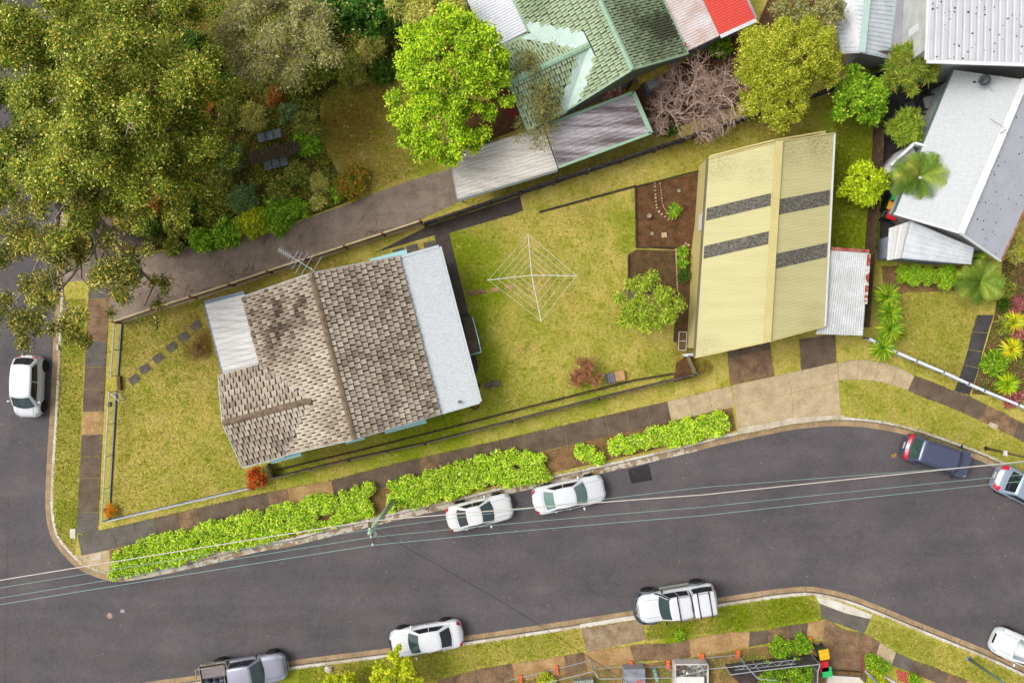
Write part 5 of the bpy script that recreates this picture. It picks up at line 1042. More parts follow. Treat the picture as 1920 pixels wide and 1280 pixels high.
# shrubs
def shrub(name, label, px, py, r_, h, palette, size=.15, width=.5, n=None, group=None, cat='shrub', k=1.0, **kw):
    b = P(px, py); root = thing(name, label, cat, b, group); c = Vector((b.x, b.y, h * .45)); nl = max(5, int(r_ * 9)); lobes = ell_lobes(c, r_ * .75, r_ * .75 * k, h * .45, nl, r_ * .42 + .08)
    n = n or int(3600 * r_ * r_ + 500); m = MB()
    for _ in range(5):
        lb = random.choice(lobes); m.tube([b, lerp(b, Vector(lb[:3]), .5) + Vector((0, 0, .1)), Vector(lb[:3])], .03, 5, .01)
    m.build('stem', BARKD, root); foliage('foliage', lobes, n, size, width, palette, root, shell=.4, **kw); return root
ug = [(300, 380, .8, 1.0, RUSTY, 'rust brown bush behind the picket fence'), (290, 430, .7, .8, DARK, 'dark green bush next to the picket fence'), (345, 425, .9, .9, MIXED, 'mixed olive bush by the bend of the drive'), (330, 465, .6, .6, MIXED, 'low bush at the drive edge near the gum trunk'),
      (385, 453, .85, .6, BRIGHT, 'bright green clump at the left of the drive edge'), (430, 438, 1.05, .7, BRIGHT, 'bright green shrub second along the drive edge'), (478, 420, 1.0, .7, YELG, 'yellow green shrub third along the drive edge'), (522, 405, 1.05, .7, BRIGHT, 'bright green shrub fourth along the drive edge'), (560, 392, .85, .6, BRIGHT, 'bright green shrub below the bare bank'),
      (640, 365, .55, .5, BRIGHT, 'small bright plant at the drive edge under the orange bush'), (660, 345, 1.1, .9, pal((130, 120, 30, 4), (170, 110, 34, 2), (100, 110, 26, 3)), 'orange tinged bush at the corner of the top lawn'), (600, 345, .7, .6, STRAW, 'straw coloured tussock on the bank'), (600, 380, .5, .4, STRAW, 'small straw tussock at the drive edge'),
      (460, 375, .9, .9, BLUEG, 'blue green bush below the garden bench'), (420, 345, .9, 1.0, MIXED, 'mixed bush left of the garden bench'), (440, 300, .9, 1.0, BLUEG, 'grey green bush above left of the garden bench'), (480, 225, 1.1, 1.0, STRAW, 'pale straw bush above the garden bench'), (440, 215, .9, 1.1, MIXED, 'olive bush at the edge of the gum crown'),
      (545, 215, .7, .8, BLUEG, 'round blue green bush right of the straw bush'), (575, 235, .9, .8, MIXED, 'weedy bush at the left edge of the top lawn'), (580, 270, .8, .6, BRIGHT, 'green shrub beside the lawn edge stones'), (520, 185, .7, .8, RUSTY, 'red brown bush under the feathery tree'), (370, 95, .9, 1.6, DARK, 'dark green bush between the gum and feathery tree'),
      (390, 130, .9, 1.4, RUSTY, 'orange brown bush between the gum and feathery tree'), (415, 165, 1.0, 1.2, DARK, 'deep green bush below the feathery tree'), (405, 200, .8, 1.1, RUSTY, 'rusty bush touching the gum crown'), (600, 130, 1.3, 1.2, MIXED, 'broad olive bush at the head of the top lawn'), (560, 150, 1.0, 1.0, MIXED, 'olive bush under the right side of the feathery tree'),
      (660, 135, 1.2, .9, MIXED, 'low olive bush in the shade at the top of the lawn'), (700, 100, 1.0, .9, STRAW, 'grassy bush in the shade beside the lime tree'), (720, 140, .9, .7, DARK, 'dark shrub beside the lime tree'), (610, 60, 1.0, 1.6, DARK, 'dark glossy bush below the flowering tree'), (740, 60, .9, 1.2, DARK, 'dark bush under the pale feathery tree'), (560, 330, .8, .7, MIXED, 'weedy bush right of the garden bench'), (530, 360, .8, .7, MIXED, 'olive bush below right of the garden bench'), (510, 300, .4, .4, STRAW, 'tiny straw tuft beside the bench roof'),
      (360, 395, .9, 1.1, DARK, 'dark bush under the lower edge of the gum crown'), (900, 260, .7, .7, DARK, 'dark shrub behind the carport'), (930, 40, 1.0, 1.2, DARK, 'dark shrub beside the white porch roof'), (1255, 245, .5, .5, DARK, 'small green shrub under the bare tree'), (1345, 90, .7, .8, BRIGHT, 'green shrub against the rear wall by the olive tree'), (1485, 8, .9, 1.0, RUSTY, 'rust coloured bush at the top edge'), (1640, 140, .5, .6, DARK, 'small dark shrub below the white shed')]
for x, y, r_, h, pl, lab in ug: shrub('shrub', lab, x, y, r_, h, pl, random.choice([.14, .18, .22]), random.choice([.35, .5]), group='undergrowth shrubs')
for i, x in enumerate((1687, 1711, 1736, 1769)): shrub('ball_shrub', 'clipped round green shrub by the white house, ' + ['leftmost', 'second from the left', 'third from the left', 'rightmost'][i] + ' of four', x, 515 + i * 2, .56 if i < 3 else .7, 1.0, pal((140, 172, 34, 4), (168, 194, 52, 3), (96, 134, 24, 4)), .085, .5, 6500, 'clipped round shrubs', even=True)
shrub('grevillea', 'red flowering bush at the lower corner of the tiled house', 487, 893, .7, .9, pal((178, 60, 28, 4), (200, 90, 30, 3), (120, 60, 24, 2), (96, 110, 24, 2)), .13, .4)
shrub('orange_shrub', 'small orange leaved bush at the fence corner', 212, 955, .42, .6, pal((206, 150, 20, 4), (190, 110, 20, 3), (150, 150, 30, 2)), .11, .4)
for i, (x, y, s_, lab) in enumerate([(1264, 396, .34, 'green spiky tuft inside the stone border'), (1278, 474, .2, 'small green tuft, top of three beside the garage'), (1278, 495, .2, 'small green tuft, middle of three beside the garage'), (1281, 517, .36, 'darker larger tuft, lowest of three beside the garage')]):
    shrub('grass_tuft', lab, x, y, s_, .35, BRIGHT if i < 3 else DARK, .26, .12, 420, 'tufts in the garden beds', 'plant', out=1.4)
shrub('weed_patch', 'dry brown weeds beside the lower garage corner', 1322, 688, .5, .25, pal((150, 120, 60, 4), (130, 130, 50, 3)), .12, .3, 500, cat='plant')
shrub('dry_bush', 'thin brown twiggy bush on the front lawn near the porch', 376, 655, .75, .35, pal((128, 98, 60, 4), (108, 88, 50, 3), (150, 128, 60, 2)), .14, .18, 900, cat='shrub')
for x, y, r_, pl, lab in [(1560, 1245, 0, None, '')][:0]: pass
for x, y, r_, h, pl, lab in [(1440, 1262, 1.0, .9, BRIGHT, 'bright green shrub behind the shade cloth'), (1495, 1255, 1.0, .9, BRIGHT, 'bright green shrub beside the wheelie bins'), (1460, 1212, .8, .4, BRIGHT, 'low green shrub in front of the shade cloth'), (1500, 1205, .7, .4, BRIGHT, 'low green shrub by the orange foot near the bins'), (1025, 1275, .7, .5, YELG, 'yellow green shrub behind the temporary fence'), (1650, 1247, .6, .3, BRIGHT, 'dark green clump left of the red brick panel'), (1632, 1238, .5, .3, BRIGHT, 'green clump at the curved garden edge'), (1712, 1275, .5, .3, BRIGHT, 'green clump right of the red brick panel'), (1640, 1277, .8, .4, YELG, 'yellow green ground cover inside the curved edge'), (1275, 1188, .35, .3, BRIGHT, 'bright green weed clump behind the white four wheel drive')]:
    shrub('shrub', lab, x, y, r_, h, pl, .13, .4, group='shrubs on the lower block')
for x, y, r_, pl, lab in [(1880, 568, .6, DARK, 'dark green plant beside the garden path'), (1880, 610, .6, MIXED, 'weedy plant between the yellow rosettes'), (1860, 680, .8, BRIGHT, 'leafy green plant at the lower garden path'), (1895, 570, .6, PINK, 'pinkish red spiky plant in the right hand bed'), (1905, 625, .5, PINK, 'dark red plant between the top yellow rosettes'), (1892, 745, .55, PINK, 'dark red plant under the lowest yellow rosette'), (1903, 470, .9, STRAW, 'pale green plant beside the right wall of the white house'), (1875, 545, .7, MIXED, 'brownish weeds right of the palm')]:
    shrub('bed_plant', lab, x, y, r_, .5, pl, .3 if pl is PINK else .18, .14 if pl is PINK else .35, None, 'plants in the right hand bed', 'plant', out=1.2)
# low weeds and ground cover
def ground_cover(label, poly_px, n, palette, size=.16, width=.35, h=.3):
    pl = [tuple(P(*q)[:2]) for q in poly_px]; xs_, ys_ = [q[0] for q in pl], [q[1] for q in pl]; x = RNG.uniform(min(xs_), max(xs_), n); y = RNG.uniform(min(ys_), max(ys_), n); ok = inside(pl, x, y)
    dens = np.sin(x * 2.1 + np.sin(y * 1.7) * 1.5) * np.sin(y * 2.3 + np.sin(x * 1.3) * 1.5) + RNG.normal(size=n) * .35; ok &= dens > -.35
    x, y, dens = x[ok], y[ok], dens[ok]; k = len(x); pos = np.stack([x, y, RNG.uniform(0, 1, k) * h * np.clip(dens + .5, .2, 1)], 1)
    V, F, c = leaves(pos, RNG.normal(size=(k, 3)) + np.array([0, 0, .3]), size, width, palette); o = link('ground_cover', raw_mesh('ground_cover', V, F, c, LEAF), None); tag(o, label, 'ground cover', kind='stuff')
ground_cover('weeds and low plants under the trees', [(235, 460), (240, 40), (420, -20), (900, -20), (940, 40), (740, 130), (640, 160), (600, 190), (602, 262), (632, 322), (650, 350), (648, 376), (562, 408), (480, 428), (370, 455)], 120000, pal((118, 130, 38, 4), (160, 154, 64, 3), (84, 104, 28, 4), (164, 124, 60, 1.6), (104, 138, 46, 2)))
ground_cover('weeds in the right hand planted bed', [(1868, 590), (1882, 495), (1990, 430), (1990, 760), (1900, 742), (1828, 736), (1838, 690)], 9000, pal((110, 124, 40, 4), (146, 116, 70, 3), (90, 112, 34, 3), (150, 90, 80, .8)), h=.2)
ground_cover('weeds on the building site', [(830, 1290), (1100, 1262), (1290, 1240), (1420, 1222), (1500, 1215), (1500, 1295), (830, 1310)], 7000, BRIGHT, .12, .3, .12)
# street hedges
def hedge(label, line, wd, n, seed, gaps=0):
    c = catmull(W2(line), .32); root = thing('hedge', label, 'hedge', (*c[len(c) // 2], 0)); lobes = []; m = MB()
    for p in c:
        for _ in range(7):
            q = p + Vector((random.gauss(0, .12), random.uniform(-wd, wd)))
            if random.random() < gaps: continue
            s_ = random.uniform(.22, .36); lobes.append((q.x, q.y, random.uniform(.25, .42), s_, s_, s_ * .75))
    for p in c[::3]: m.tube([(p.x, p.y, 0), (p.x + .05, p.y + .05, .35)], .02, 5, .01)
    m.build('stems', BARKD, root)['kind'] = 'stuff'; foliage('foliage', lobes, int(n * 1.6), .115, .55, HEDGE, root, shell=.35, tintv=.12, even=True)
hedge('long bright green street hedge left of the power pole', [(224, 1052), (300, 1033), (400, 1006), (500, 982), (600, 958), (690, 938)], .9, 44000, 1)
hedge('bright green street hedge right of the power pole', [(738, 930), (800, 912), (880, 890), (960, 870), (1010, 868)], .86, 25000, 2)
hedge('thin patch of hedge tapering beside the bare mulch', [(1020, 890), (985, 895), (950, 900)], .22, 1800, 3)
hedge('small hedge clump between two mulch gaps', [(1085, 840), (1105, 850), (1120, 858)], .3, 2600, 4)
hedge('ragged hedge patch with brown gaps near the driveway', [(1150, 835), (1185, 830), (1215, 822), (1245, 815)], .5, 6500, 5, .3)
hedge('dense hedge end beside the concrete driveway', [(1262, 812), (1300, 802), (1330, 796), (1352, 790)], .58, 11500, 6)
# strap leaved rosettes and palms
def rosette(name, label, px, py, r_, z, palette, n=70, group=None, trunk=True, edge=None):
    b = P(px, py, z); g_ = Vector((b.x, b.y, 0)); root = thing(name, label, 'plant', g_, group); V = []; F = []; Cc = []; cols, w = palette
    for i in range(n):
        th = random.uniform(0, 6.283); el_ = random.uniform(-.1, 1.35); l_ = r_ * random.uniform(.8, 1.1) * (1 if el_ < .8 else .8); d = Vector((math.cos(th), math.sin(th), 0)); s_ = Vector((-d.y, d.x, 0)); wd = .026 * random.uniform(.8, 1.3) * (1 + r_ * .5); p = Vector((b.x, b.y, z)); k0 = len(V)
        for j in range(5):
            t = j / 4; ww = wd * (1 - t ** 2.2) + .002; V += [tuple(p + s_ * ww), tuple(p - s_ * ww)]; e = el_ - t * .9; p = p + (d * math.cos(e) + Vector((0, 0, math.sin(e)))) * l_ / 4
        F += [(k0 + 2 * j, k0 + 2 * j + 1, k0 + 2 * j + 3, k0 + 2 * j + 2) for j in range(4)]; c_ = cols[RNG.choice(len(cols), p=w)] * random.uniform(.8, 1.2); Cc += [c_] * 10
    link('leaves', raw_mesh('leaves', V, np.array(F), np.array(Cc), LEAF), None, root)
    m = MB(); m.tube([g_ - Vector((0, 0, .05)), b], .07, 7, .05); m.build('stem', BARKD, root)
YUC = pal((138, 162, 32, 4), (104, 140, 24, 4), (186, 190, 66, 1.4), (78, 116, 20, 2)); YEL = pal((206, 188, 30, 4), (146, 168, 34, 3), (222, 206, 66, 2), (116, 144, 24, 3))
for i, (x, y) in enumerate([(1663, 556), (1668, 588), (1668, 617), (1655, 652)]): rosette('yucca', 'spiky green yucca along the right boundary, ' + ['topmost', 'second from the top', 'third from the top', 'lowest'][i] + ' of four', x, y, .95, .7, YUC, 230, 'yuccas along the boundary')
rosette('yucca', 'yellow leaved yucca left of the green boundary yuccas', 1645, 552, .5, .4, YEL, 30)
for i, (x, y) in enumerate([(1900, 604), (1896, 655), (1888, 720)]): rosette('yellow_rosette', 'yellow green rosette plant in the right hand bed, ' + ['topmost', 'middle', 'lowest'][i] + ' of three', x, y, .9, .35, YEL if i != 2 else pal((220, 196, 30, 2), (150, 176, 30, 3), (110, 146, 22, 3)), 210, 'yellow rosettes in the bed')
rosette('yellow_rosette', 'yellow leaved plant at the right picture edge', 1922, 470, .7, .5, YEL, 60)
for i, (x, y, z) in enumerate([(1815, 487, 1.6), (1838, 482, 1.8), (1850, 505, 1.5), (1824, 506, 1.7), (1805, 515, 1.3), (1840, 470, 1.9), (1815, 530, 1.2)]):
    rosette('yucca', 'tall stemmed yucca head at the corner of the white house, ' + ['first', 'second', 'third', 'fourth', 'fifth', 'sixth', 'seventh'][i] + ' from the left' if False else ['yucca head touching the verandah corner', 'yucca head below the speckled roof corner', 'yucca head above the right hand palm', 'yucca head in the middle of the corner clump', 'yucca head left of the corner clump', 'topmost yucca head of the corner clump', 'lowest yucca head beside the round shrubs'][i], x, y, .42, z, YUC, 34, 'yucca heads at the house corner')
rosette('yucca', 'yellow rosette shrub at the top edge by the shed', 1695, 10, .6, 1.6, YEL, 45)
def palm(label, px, py, z, r_, palette, nf=26):
    b = P(px, py, z); g_ = Vector((b.x, b.y, 0)); root = thing('palm', label, 'palm', g_); m = MB(); m.tube([g_ - Vector((0, 0, .05)), lerp(g_, b, .5), b], .13, 8, .1); m.build('trunk', BARKD, root); cols, w = palette
    for i in range(nf):
        th = i * 2.39996 + random.uniform(-.2, .2); el_ = 1.15 - 1.35 * (i / nf) + random.uniform(-.1, .1); d = Vector((math.cos(th), math.sin(th), 0)); s_ = Vector((-d.y, d.x, 0)); p = b.copy(); V = []; F = []; Cc = []; l_ = r_ * random.uniform(.85, 1.1); c0 = cols[RNG.choice(len(cols), p=w)]
        n = 26
        for j in range(n):
            t = j / (n - 1); e = el_ - t * 1.0; dr = d * math.cos(e) + Vector((0, 0, math.sin(e))); p = p + dr * l_ / n
            for sg in (1, -1):
                ll = l_ * .42 * (math.sin(math.pi * min(1, t * .9 + .12)) ** .7) + .03; q = p + (s_ * sg * .8 + dr * .75 - Vector((0, 0, .25))).normalized() * ll; wv = dr * .026; k0 = len(V)
                V += [tuple(p - wv), tuple(p + wv), tuple(q + wv * .2), tuple(q - wv * .2)]; F.append((k0, k0 + 1, k0 + 2, k0 + 3)); Cc += [c0 * random.uniform(.75, 1.25)] * 4
        link('frond', raw_mesh('frond', V, np.array(F), np.array(Cc), LEAF), None, root)
PALM = pal((104, 128, 42, 4), (130, 146, 54, 3), (80, 106, 32, 4), (160, 160, 70, .8))
palm('shaggy green palm between the fence and the white roof', 1722, 333, 3.1, 1.6, PALM, 44)
palm('drooping palm at the top end of the dark garden path', 1838, 527, 1.8, 1.45, PALM, 28)
# short grass: loose blades over the lawns
def grass(label, poly_px, n, holes=()):
    pl = [tuple(P(*q)[:2]) for q in poly_px]; xs_, ys_ = [q[0] for q in pl], [q[1] for q in pl]; x = RNG.uniform(min(xs_), max(xs_), n); y = RNG.uniform(min(ys_), max(ys_), n); ok = inside(pl, x, y)
    for h in holes: ok &= ~inside([tuple(P(*q)[:2]) for q in h], x, y)
    x, y = x[ok], y[ok]; k = len(x); pos = np.stack([x, y, np.zeros(k) + .002], 1); ax = RNG.normal(size=(k, 3)) * .9; ax[:, 2] = np.abs(ax[:, 2]) + .35; ax = unit(ax); sd = unit(np.cross(ax, RNG.normal(size=(k, 3)))); l_ = RNG.uniform(.05, .12, (k, 1))
    V = np.stack([pos - sd * .018, pos + sd * .018, pos + ax * l_], 1).reshape(-1, 3); me = raw_mesh('grass', V, np.arange(3 * k).reshape(k, 3), None, LAWN); o = link('grass', me, None); tag(o, label, 'grass', kind='stuff')
grass('short dry grass of the front lawn', [(230, 604), (385, 560), (470, 540), (415, 700), (455, 880), (480, 908), (215, 972)], 30000)
grass('short grass of the back lawn round the clothesline', [(842, 438), (1010, 385), (1225, 300), (1316, 316), (1190, 350), (1192, 465), (1176, 480), (1180, 560), (1262, 640), (1290, 660), (1265, 700), (880, 800), (780, 815), (540, 878), (530, 868), (890, 760), (897, 690), (880, 592)], 62000)
grass('deep green grass right of the garage', [(1566, 172), (1640, 160), (1636, 300), (1618, 470), (1560, 468), (1565, 250)], 16000)
grass('verge grass beside the left footpath', [(116, 560), (160, 560), (143, 1000), (140, 1040), (106, 1000), (103, 930), (108, 780)], 11000)
grass('verge grass between the garage driveway and the right kerb', [(1576, 714), (1645, 716), (1705, 734), (1805, 775), (1925, 830), (1925, 890), (1805, 838), (1690, 802), (1600, 784)], 17000)
grass('front yard grass of the white house', [(1690, 545), (1830, 545), (1835, 585), (1790, 728), (1700, 690), (1680, 640)], 15000)
grass('lower verge grass left of the crossing', [(560, 1256), (730, 1230), (960, 1198), (1085, 1180), (1100, 1218), (900, 1250), (800, 1278), (560, 1285)], 24000)
grass('lower verge grass behind the white four wheel drive', [(1212, 1160), (1440, 1126), (1500, 1118), (1530, 1125), (1540, 1155), (1440, 1175), (1330, 1186), (1212, 1200)], 17000)
grass('lower verge grass at the bottom right corner', [(1622, 1188), (1640, 1160), (1700, 1180), (1925, 1272), (1925, 1300), (1860, 1290), (1740, 1243)], 17000)
grass('thin grass strip between the low fence and the footpath', [(215, 982), (470, 924), (740, 864), (1250, 747), (1362, 720), (1362, 690), (1302, 706), (960, 793), (516, 900), (206, 980)], 14000)
grass('rough grass of the shaded top lawn', [(610, 170), (720, 150), (760, 260), (840, 300), (730, 345), (655, 375), (605, 260)], 15000)

# ragged grass along slab edges and kerbs, and dry leaves blown into the gutters
def edge_grass(label, lines, per_m=26):
    Q = []
    for ln in lines:
        c = ln if isinstance(ln[0], Vector) else catmull(W2(ln), .3)
        for a, b in zip(c, c[1:]):
            for _ in range(max(1, int((b - a).length * per_m))):
                if random.random() < .8: q = lerp(a, b, random.random()); Q.append((q.x + random.gauss(0, .035), q.y + random.gauss(0, .035), .012))
    pos = np.array(Q); k = len(pos); ax = RNG.normal(size=(k, 3)); ax[:, 2] = np.abs(ax[:, 2]) * .5 + .25; ax = unit(ax); sd = unit(np.cross(ax, RNG.normal(size=(k, 3)))); l_ = RNG.uniform(.06, .16, (k, 1))
    V = np.stack([pos - sd * .022, pos + sd * .022, pos + ax * l_], 1).reshape(-1, 3); o = link('grass', raw_mesh('grass', V, np.arange(3 * k).reshape(k, 3), None, LAWN), None); tag(o, label, 'grass', kind='stuff')
def off_px(pts, dy): return [(x, y + dy) for x, y in pts]
edge_grass('ragged grass creeping over the footpath and kerb edges', [UP, [(144, 1000), (151, 772), (160, 640), (168, 540)], [(183, 990), (190, 777), (200, 640)], UPR, LOR, UPS, LOS, [p for p in NK if abs(p.x) < 33 and -22 < p.y < 8 and not (12 < p.x < 21 and p.y > -6.5)], [p for p in SK if abs(p.x) < 33 and p.y > -22 and p.x > -14], [(1363, 655), (1369, 722)], [(1444, 640), (1451, 705)], [(1498, 636), (1502, 695)], [(1566, 626), (1568, 679)]])
DRY = pal((168, 128, 70, 3), (140, 100, 56, 3), (190, 160, 96, 2), (120, 110, 50, 1.5))
Q = []
for ln, r_ in ((NG, .09), (SG, .09)):
    for p in ln:
        if abs(p.x) < 33 and abs(p.y) < 22 and random.random() < .9: Q += [(p.x + random.gauss(0, r_), p.y + random.gauss(0, r_), ROADZ + .015) for _ in range(random.choice([0, 1, 1, 2, 5]))]
for x0, y0, x1, y1, n in ((240, 480, 840, 560, 260), (115, 500, 210, 980, 160), (150, 860, 1370, 1010, 300), (200, 600, 480, 940, 260), (850, 400, 1290, 780, 420), (1300, 200, 1640, 300, 160), (600, 170, 850, 350, 200), (0, 300, 105, 700, 180)):
    for _ in range(n): p = P(random.uniform(x0, x1), random.uniform(y0, y1)); Q.append((p.x, p.y, (ROADZ if p.x < -28.6 else 0) + .028))
pos = np.array(Q); ax = RNG.normal(size=(len(pos), 3)) * np.array([1, 1, .15]); V, F, c_ = leaves(pos, ax, .1, .5, DRY); tag(link('leaf_litter', raw_mesh('leaf_litter', V, F, c_ / LK, LEAF), None), 'dry leaves scattered along the gutters and lawns', 'leaves', kind='stuff')
# ------------------------------------------------------------------ vehicles (local x forward, z up)
TYRE = plain('tyre_rubber', C(48, 46, 46), .85, .2); RIM = plain('alloy_rim', C(176, 178, 182), .35, .5, .6); CGLASS = plain('car_glass', C(58, 78, 82), .04, .7); CGLASSD = plain('tinted_glass', C(36, 42, 48), .05, .6)
REDL = plain('tail_lamp', C(206, 24, 40), .2, .5); LAMP = plain('head_lamp', C(196, 206, 212), .12, .7, .2); TRIM = plain('black_trim', C(40, 40, 44), .6); PLATE = plain('number_plate', C(226, 222, 190), .5); ARCH = plain('wheel_arch_black', C(26, 26, 28), .9, .1)
def paint(name, c, rough=.22, metal=0): return plain(name, C(*c), rough, .5, metal, .6)
PW = paint('white_car_paint', (236, 238, 241)); PW2 = paint('warm_white_car_paint', (240, 240, 238)); PN = paint('navy_car_paint', (92, 96, 126), .28, .3); PS = paint('silver_blue_car_paint', (176, 192, 212), .25, .4); PG = paint('silver_grey_car_paint', (170, 170, 186), .28, .35); PDG = paint('dark_grey_panel', (96, 92, 104), .3, .3)
class Car:
    def __init__(s, name, label, cat, px, py, heading, L, Wd, H, zb, paint_, top, nose=10, tail=10, plan=4.0, clr=.2):
        s.L, s.W, s.H, s.zb, s.p, s.top, s.nose, s.tail, s.plan, s.clr = L, Wd, H, zb, paint_, top, nose, tail, plan, clr
        c = P(px, py); s.root = thing(name, label, cat, (c.x, c.y, ROADZ), rz=R(heading))
        m = MB(); xs_ = np.concatenate([-L / 2 * (1 - np.linspace(0, 1, 9) ** 2 * .2), np.linspace(-L / 2 * .78, L / 2 * .78, 24), L / 2 * (.8 + .2 * (1 - np.linspace(1, 0, 9) ** 2))]); n = 14; prof = np.linspace(0, 1, n)
        vs = []
        for x in xs_:
            q = [s.S(x, t) for t in prof]; vs += [Vector((x, -y, z)) for y, z in q] + [Vector((x, y, z)) for y, z in q[-2::-1]]
        k = 2 * n - 1; m.add(vs, [(i * k + j, i * k + j + 1, (i + 1) * k + j + 1, (i + 1) * k + j) for i in range(len(xs_) - 1) for j in range(k - 1)] + [((i + 1) * k, (i + 1) * k + k - 1, i * k + k - 1, i * k) for i in range(len(xs_) - 1)])
        s.body = m.build('body', paint_, s.root, True, True)
    def w(s, x):
        e = s.nose if x > 0 else s.tail; return s.W / 2 * max(0, 1 - min(1, abs(x) / (s.L / 2)) ** e) ** (1 / s.plan) + .001
    def zt(s, x):
        xs_, zs_ = zip(*s.top); return sum(float(np.interp(x + dx, xs_, zs_)) for dx in (-.12, -.06, 0, .06, .12)) / 5
    def S(s, x, t):
        w = s.w(x); zt = s.zt(x); zm = s.clr + (zt - s.clr) * .55
        if t < .3: u = t / .3; return w * (.93 + .07 * math.sin(u * math.pi / 2)), lerp(s.clr, zm, u)
        f = (t - .3) / .7 * math.pi / 2; c_, s_ = max(0, math.cos(f)) ** (2 / 3.6), max(0, math.sin(f)) ** (2 / 3.0)
        return w * c_, zm + (zt - zm) * s_
    def pt(s, x, t, side=1, off=0):
        y, z = s.S(x, t); y2, z2 = s.S(x, min(1, t + .02)); y1, z1 = s.S(x, max(0, t - .02)); ty, tz = y2 - y1, z2 - z1; l_ = math.hypot(ty, tz) or 1
        return Vector((x, side * (y + tz / l_ * off), z - ty / l_ * off))
    def patch(s, name, x0, x1, t0, t1, mat_, off=.012, sides=(1, -1), nx=6, nt=5, parent=None, taper=0):
        for sd in sides:
            m = MB(); m.grid(lambda u, v: s.pt(lerp(x0, x1, u), lerp(t0, t1, v * (1 - taper * u) + taper * u * .5), sd, off), nx, nt); o = m.build(name, mat_, parent or s.root, True, True)
    def across(s, name, x0, x1, t0, mat_, off=.012, n=12, parent=None):
        """patch over the full width (bonnet, boot): t from t0 to the middle on both sides"""
        m = MB(); m.grid(lambda u, v: s.pt(lerp(x0, x1, u), lerp(t0, 1, 1 - abs(2 * v - 1)), -1 if v < .5 else 1, off), 8, n); return m.build(name, mat_, parent or s.root, True, True)
    def wheels(s, xf, xr, r_=.31, wd=.2, proud=.015, arch=True, ar=.07):
        for x in (xf, xr):
            for sd in (1, -1):
                y = sd * (s.W / 2 - wd / 2 + proud); c_ = Vector((x, y, r_)); m = MB(); h = wd / 2
                m.lathe(c_, [(r_ * .55, -h), (r_ * .93, -h), (r_, -h * .6), (r_, h * .6), (r_ * .93, h), (r_ * .55, h)], 20, 'Y'); wl = m.build('wheel', TYRE, s.root, True, True)
                m = MB(); m.lathe(c_, [(r_ * .6, -h * .9), (r_ * .62, h * .82 * sd), (r_ * .5, h * .75 * sd), (r_ * .1, h * .8 * sd)] if sd > 0 else [(r_ * .1, -h * .8), (r_ * .5, -h * .75), (r_ * .62, -h * .82), (r_ * .6, h * .9)], 16, 'Y'); m.build('rim', plain('rim_dark', C(84, 84, 88), .5, .4, .4), wl, True, True)
                m = MB()
                for k in range(5):
                    a = k * 2 * math.pi / 5; m.box(c_ + Vector((math.cos(a) * r_ * .33, sd * h * .86, math.sin(a) * r_ * .33)), (r_ * .5, .02, r_ * .16), M=Matrix.Rotation(-a, 3, 'Y'))
                m.build('spokes', RIM, wl, False, True)
                if arch:
                    m = MB(); pts_ = []; N = 14
                    for k in range(N + 1):
                        a = math.pi * k / N; pts_.append((math.cos(a), math.sin(a)))
                    vs = []
                    for ca, sa in pts_:
                        for rr, yy in ((r_ + ar, s.W / 2 + .004), (r_ + ar, s.W / 2 - .12), (r_ - .02, s.W / 2 + .004), (r_ - .02, s.W / 2 - .12)): vs.append(Vector((x + ca * rr, sd * yy, r_ + sa * rr)))
                    m.add(vs, [(4 * k + a, 4 * k + 4 + a, 4 * k + 4 + b, 4 * k + b) for k in range(N) for a, b in ((0, 1), (1, 3), (3, 2), (2, 0))]); m.build('wheel_arch', ARCH, s.root, False, True)
    def cabin(s, xa, xb, xc, xd, ya, yb, za, zd, name='cabin', glass=None, side_split=(.50,), bf=.16, br=.10, roof_mat=None, panes=True, H=None, roof_drop=.03, rear=True, front=True, crown=.035, sv=(.14, .86)):
        """greenhouse: a windscreen base, b roof front, c roof rear, d rear glass base"""
        H = H or s.H; glass = glass or CGLASS; A, B, Cc, D = (xa, ya, za), (xb, yb, H), (xc, yb, H - roof_drop), (xd, ya * .97, zd)
        ln = lambda p, q, t: Vector((lerp(p[0], q[0], t), lerp(p[1], q[1], t), lerp(p[2], q[2], t)))
        def front_(u, v, off=0): e = ln(A, B, v); yy = (2 * u - 1); return Vector((e.x + bf * (1 - yy * yy) * (1 - .55 * v) + off, e.y * yy, e.z + (crown * (1 - yy * yy)) * v + off * .6))
        def rear_(u, v, off=0): e = ln(D, Cc, v); yy = (2 * u - 1); return Vector((e.x - br * (1 - yy * yy) * (1 - .55 * v) - off, e.y * yy, e.z + (crown * (1 - yy * yy)) * v + off * .6))
        def side_(u, v, sd, off=0): e = lerp(ln(A, B, v), ln(D, Cc, v), u); return Vector((e.x, sd * (e.y + .05 * math.sin(math.pi * u) * (1 - v * .3) + off), e.z + .03 * math.sin(math.pi * u) * v + off * .4))
        def roof_(u, v): yy = 2 * v - 1; e = lerp(Vector(B), Vector(Cc), u); return Vector((e.x + (bf * .45 * (1 - yy * yy)) * (1 - u) - (br * .45 * (1 - yy * yy)) * u, (e.y + .05 * .7 * math.sin(math.pi * u)) * yy, e.z + crown * (1 - yy * yy) + .03 * math.sin(math.pi * u)))
        m = MB(); m.grid(lambda u, v: front_(u, v), 12, 6); m.grid(lambda u, v: rear_(u, v), 12, 6)
        for sd in (1, -1): m.grid(lambda u, v: side_(u, v, sd), 12, 6)
        m.grid(roof_, 12, 12); cb = m.build(name, roof_mat or s.p, s.root, True, True)
        bm = bmesh.new(); bm.from_mesh(cb.data); bmesh.ops.remove_doubles(bm, verts=bm.verts, dist=.004); bmesh.ops.recalc_face_normals(bm, faces=bm.faces); bm.to_mesh(cb.data); bm.free()
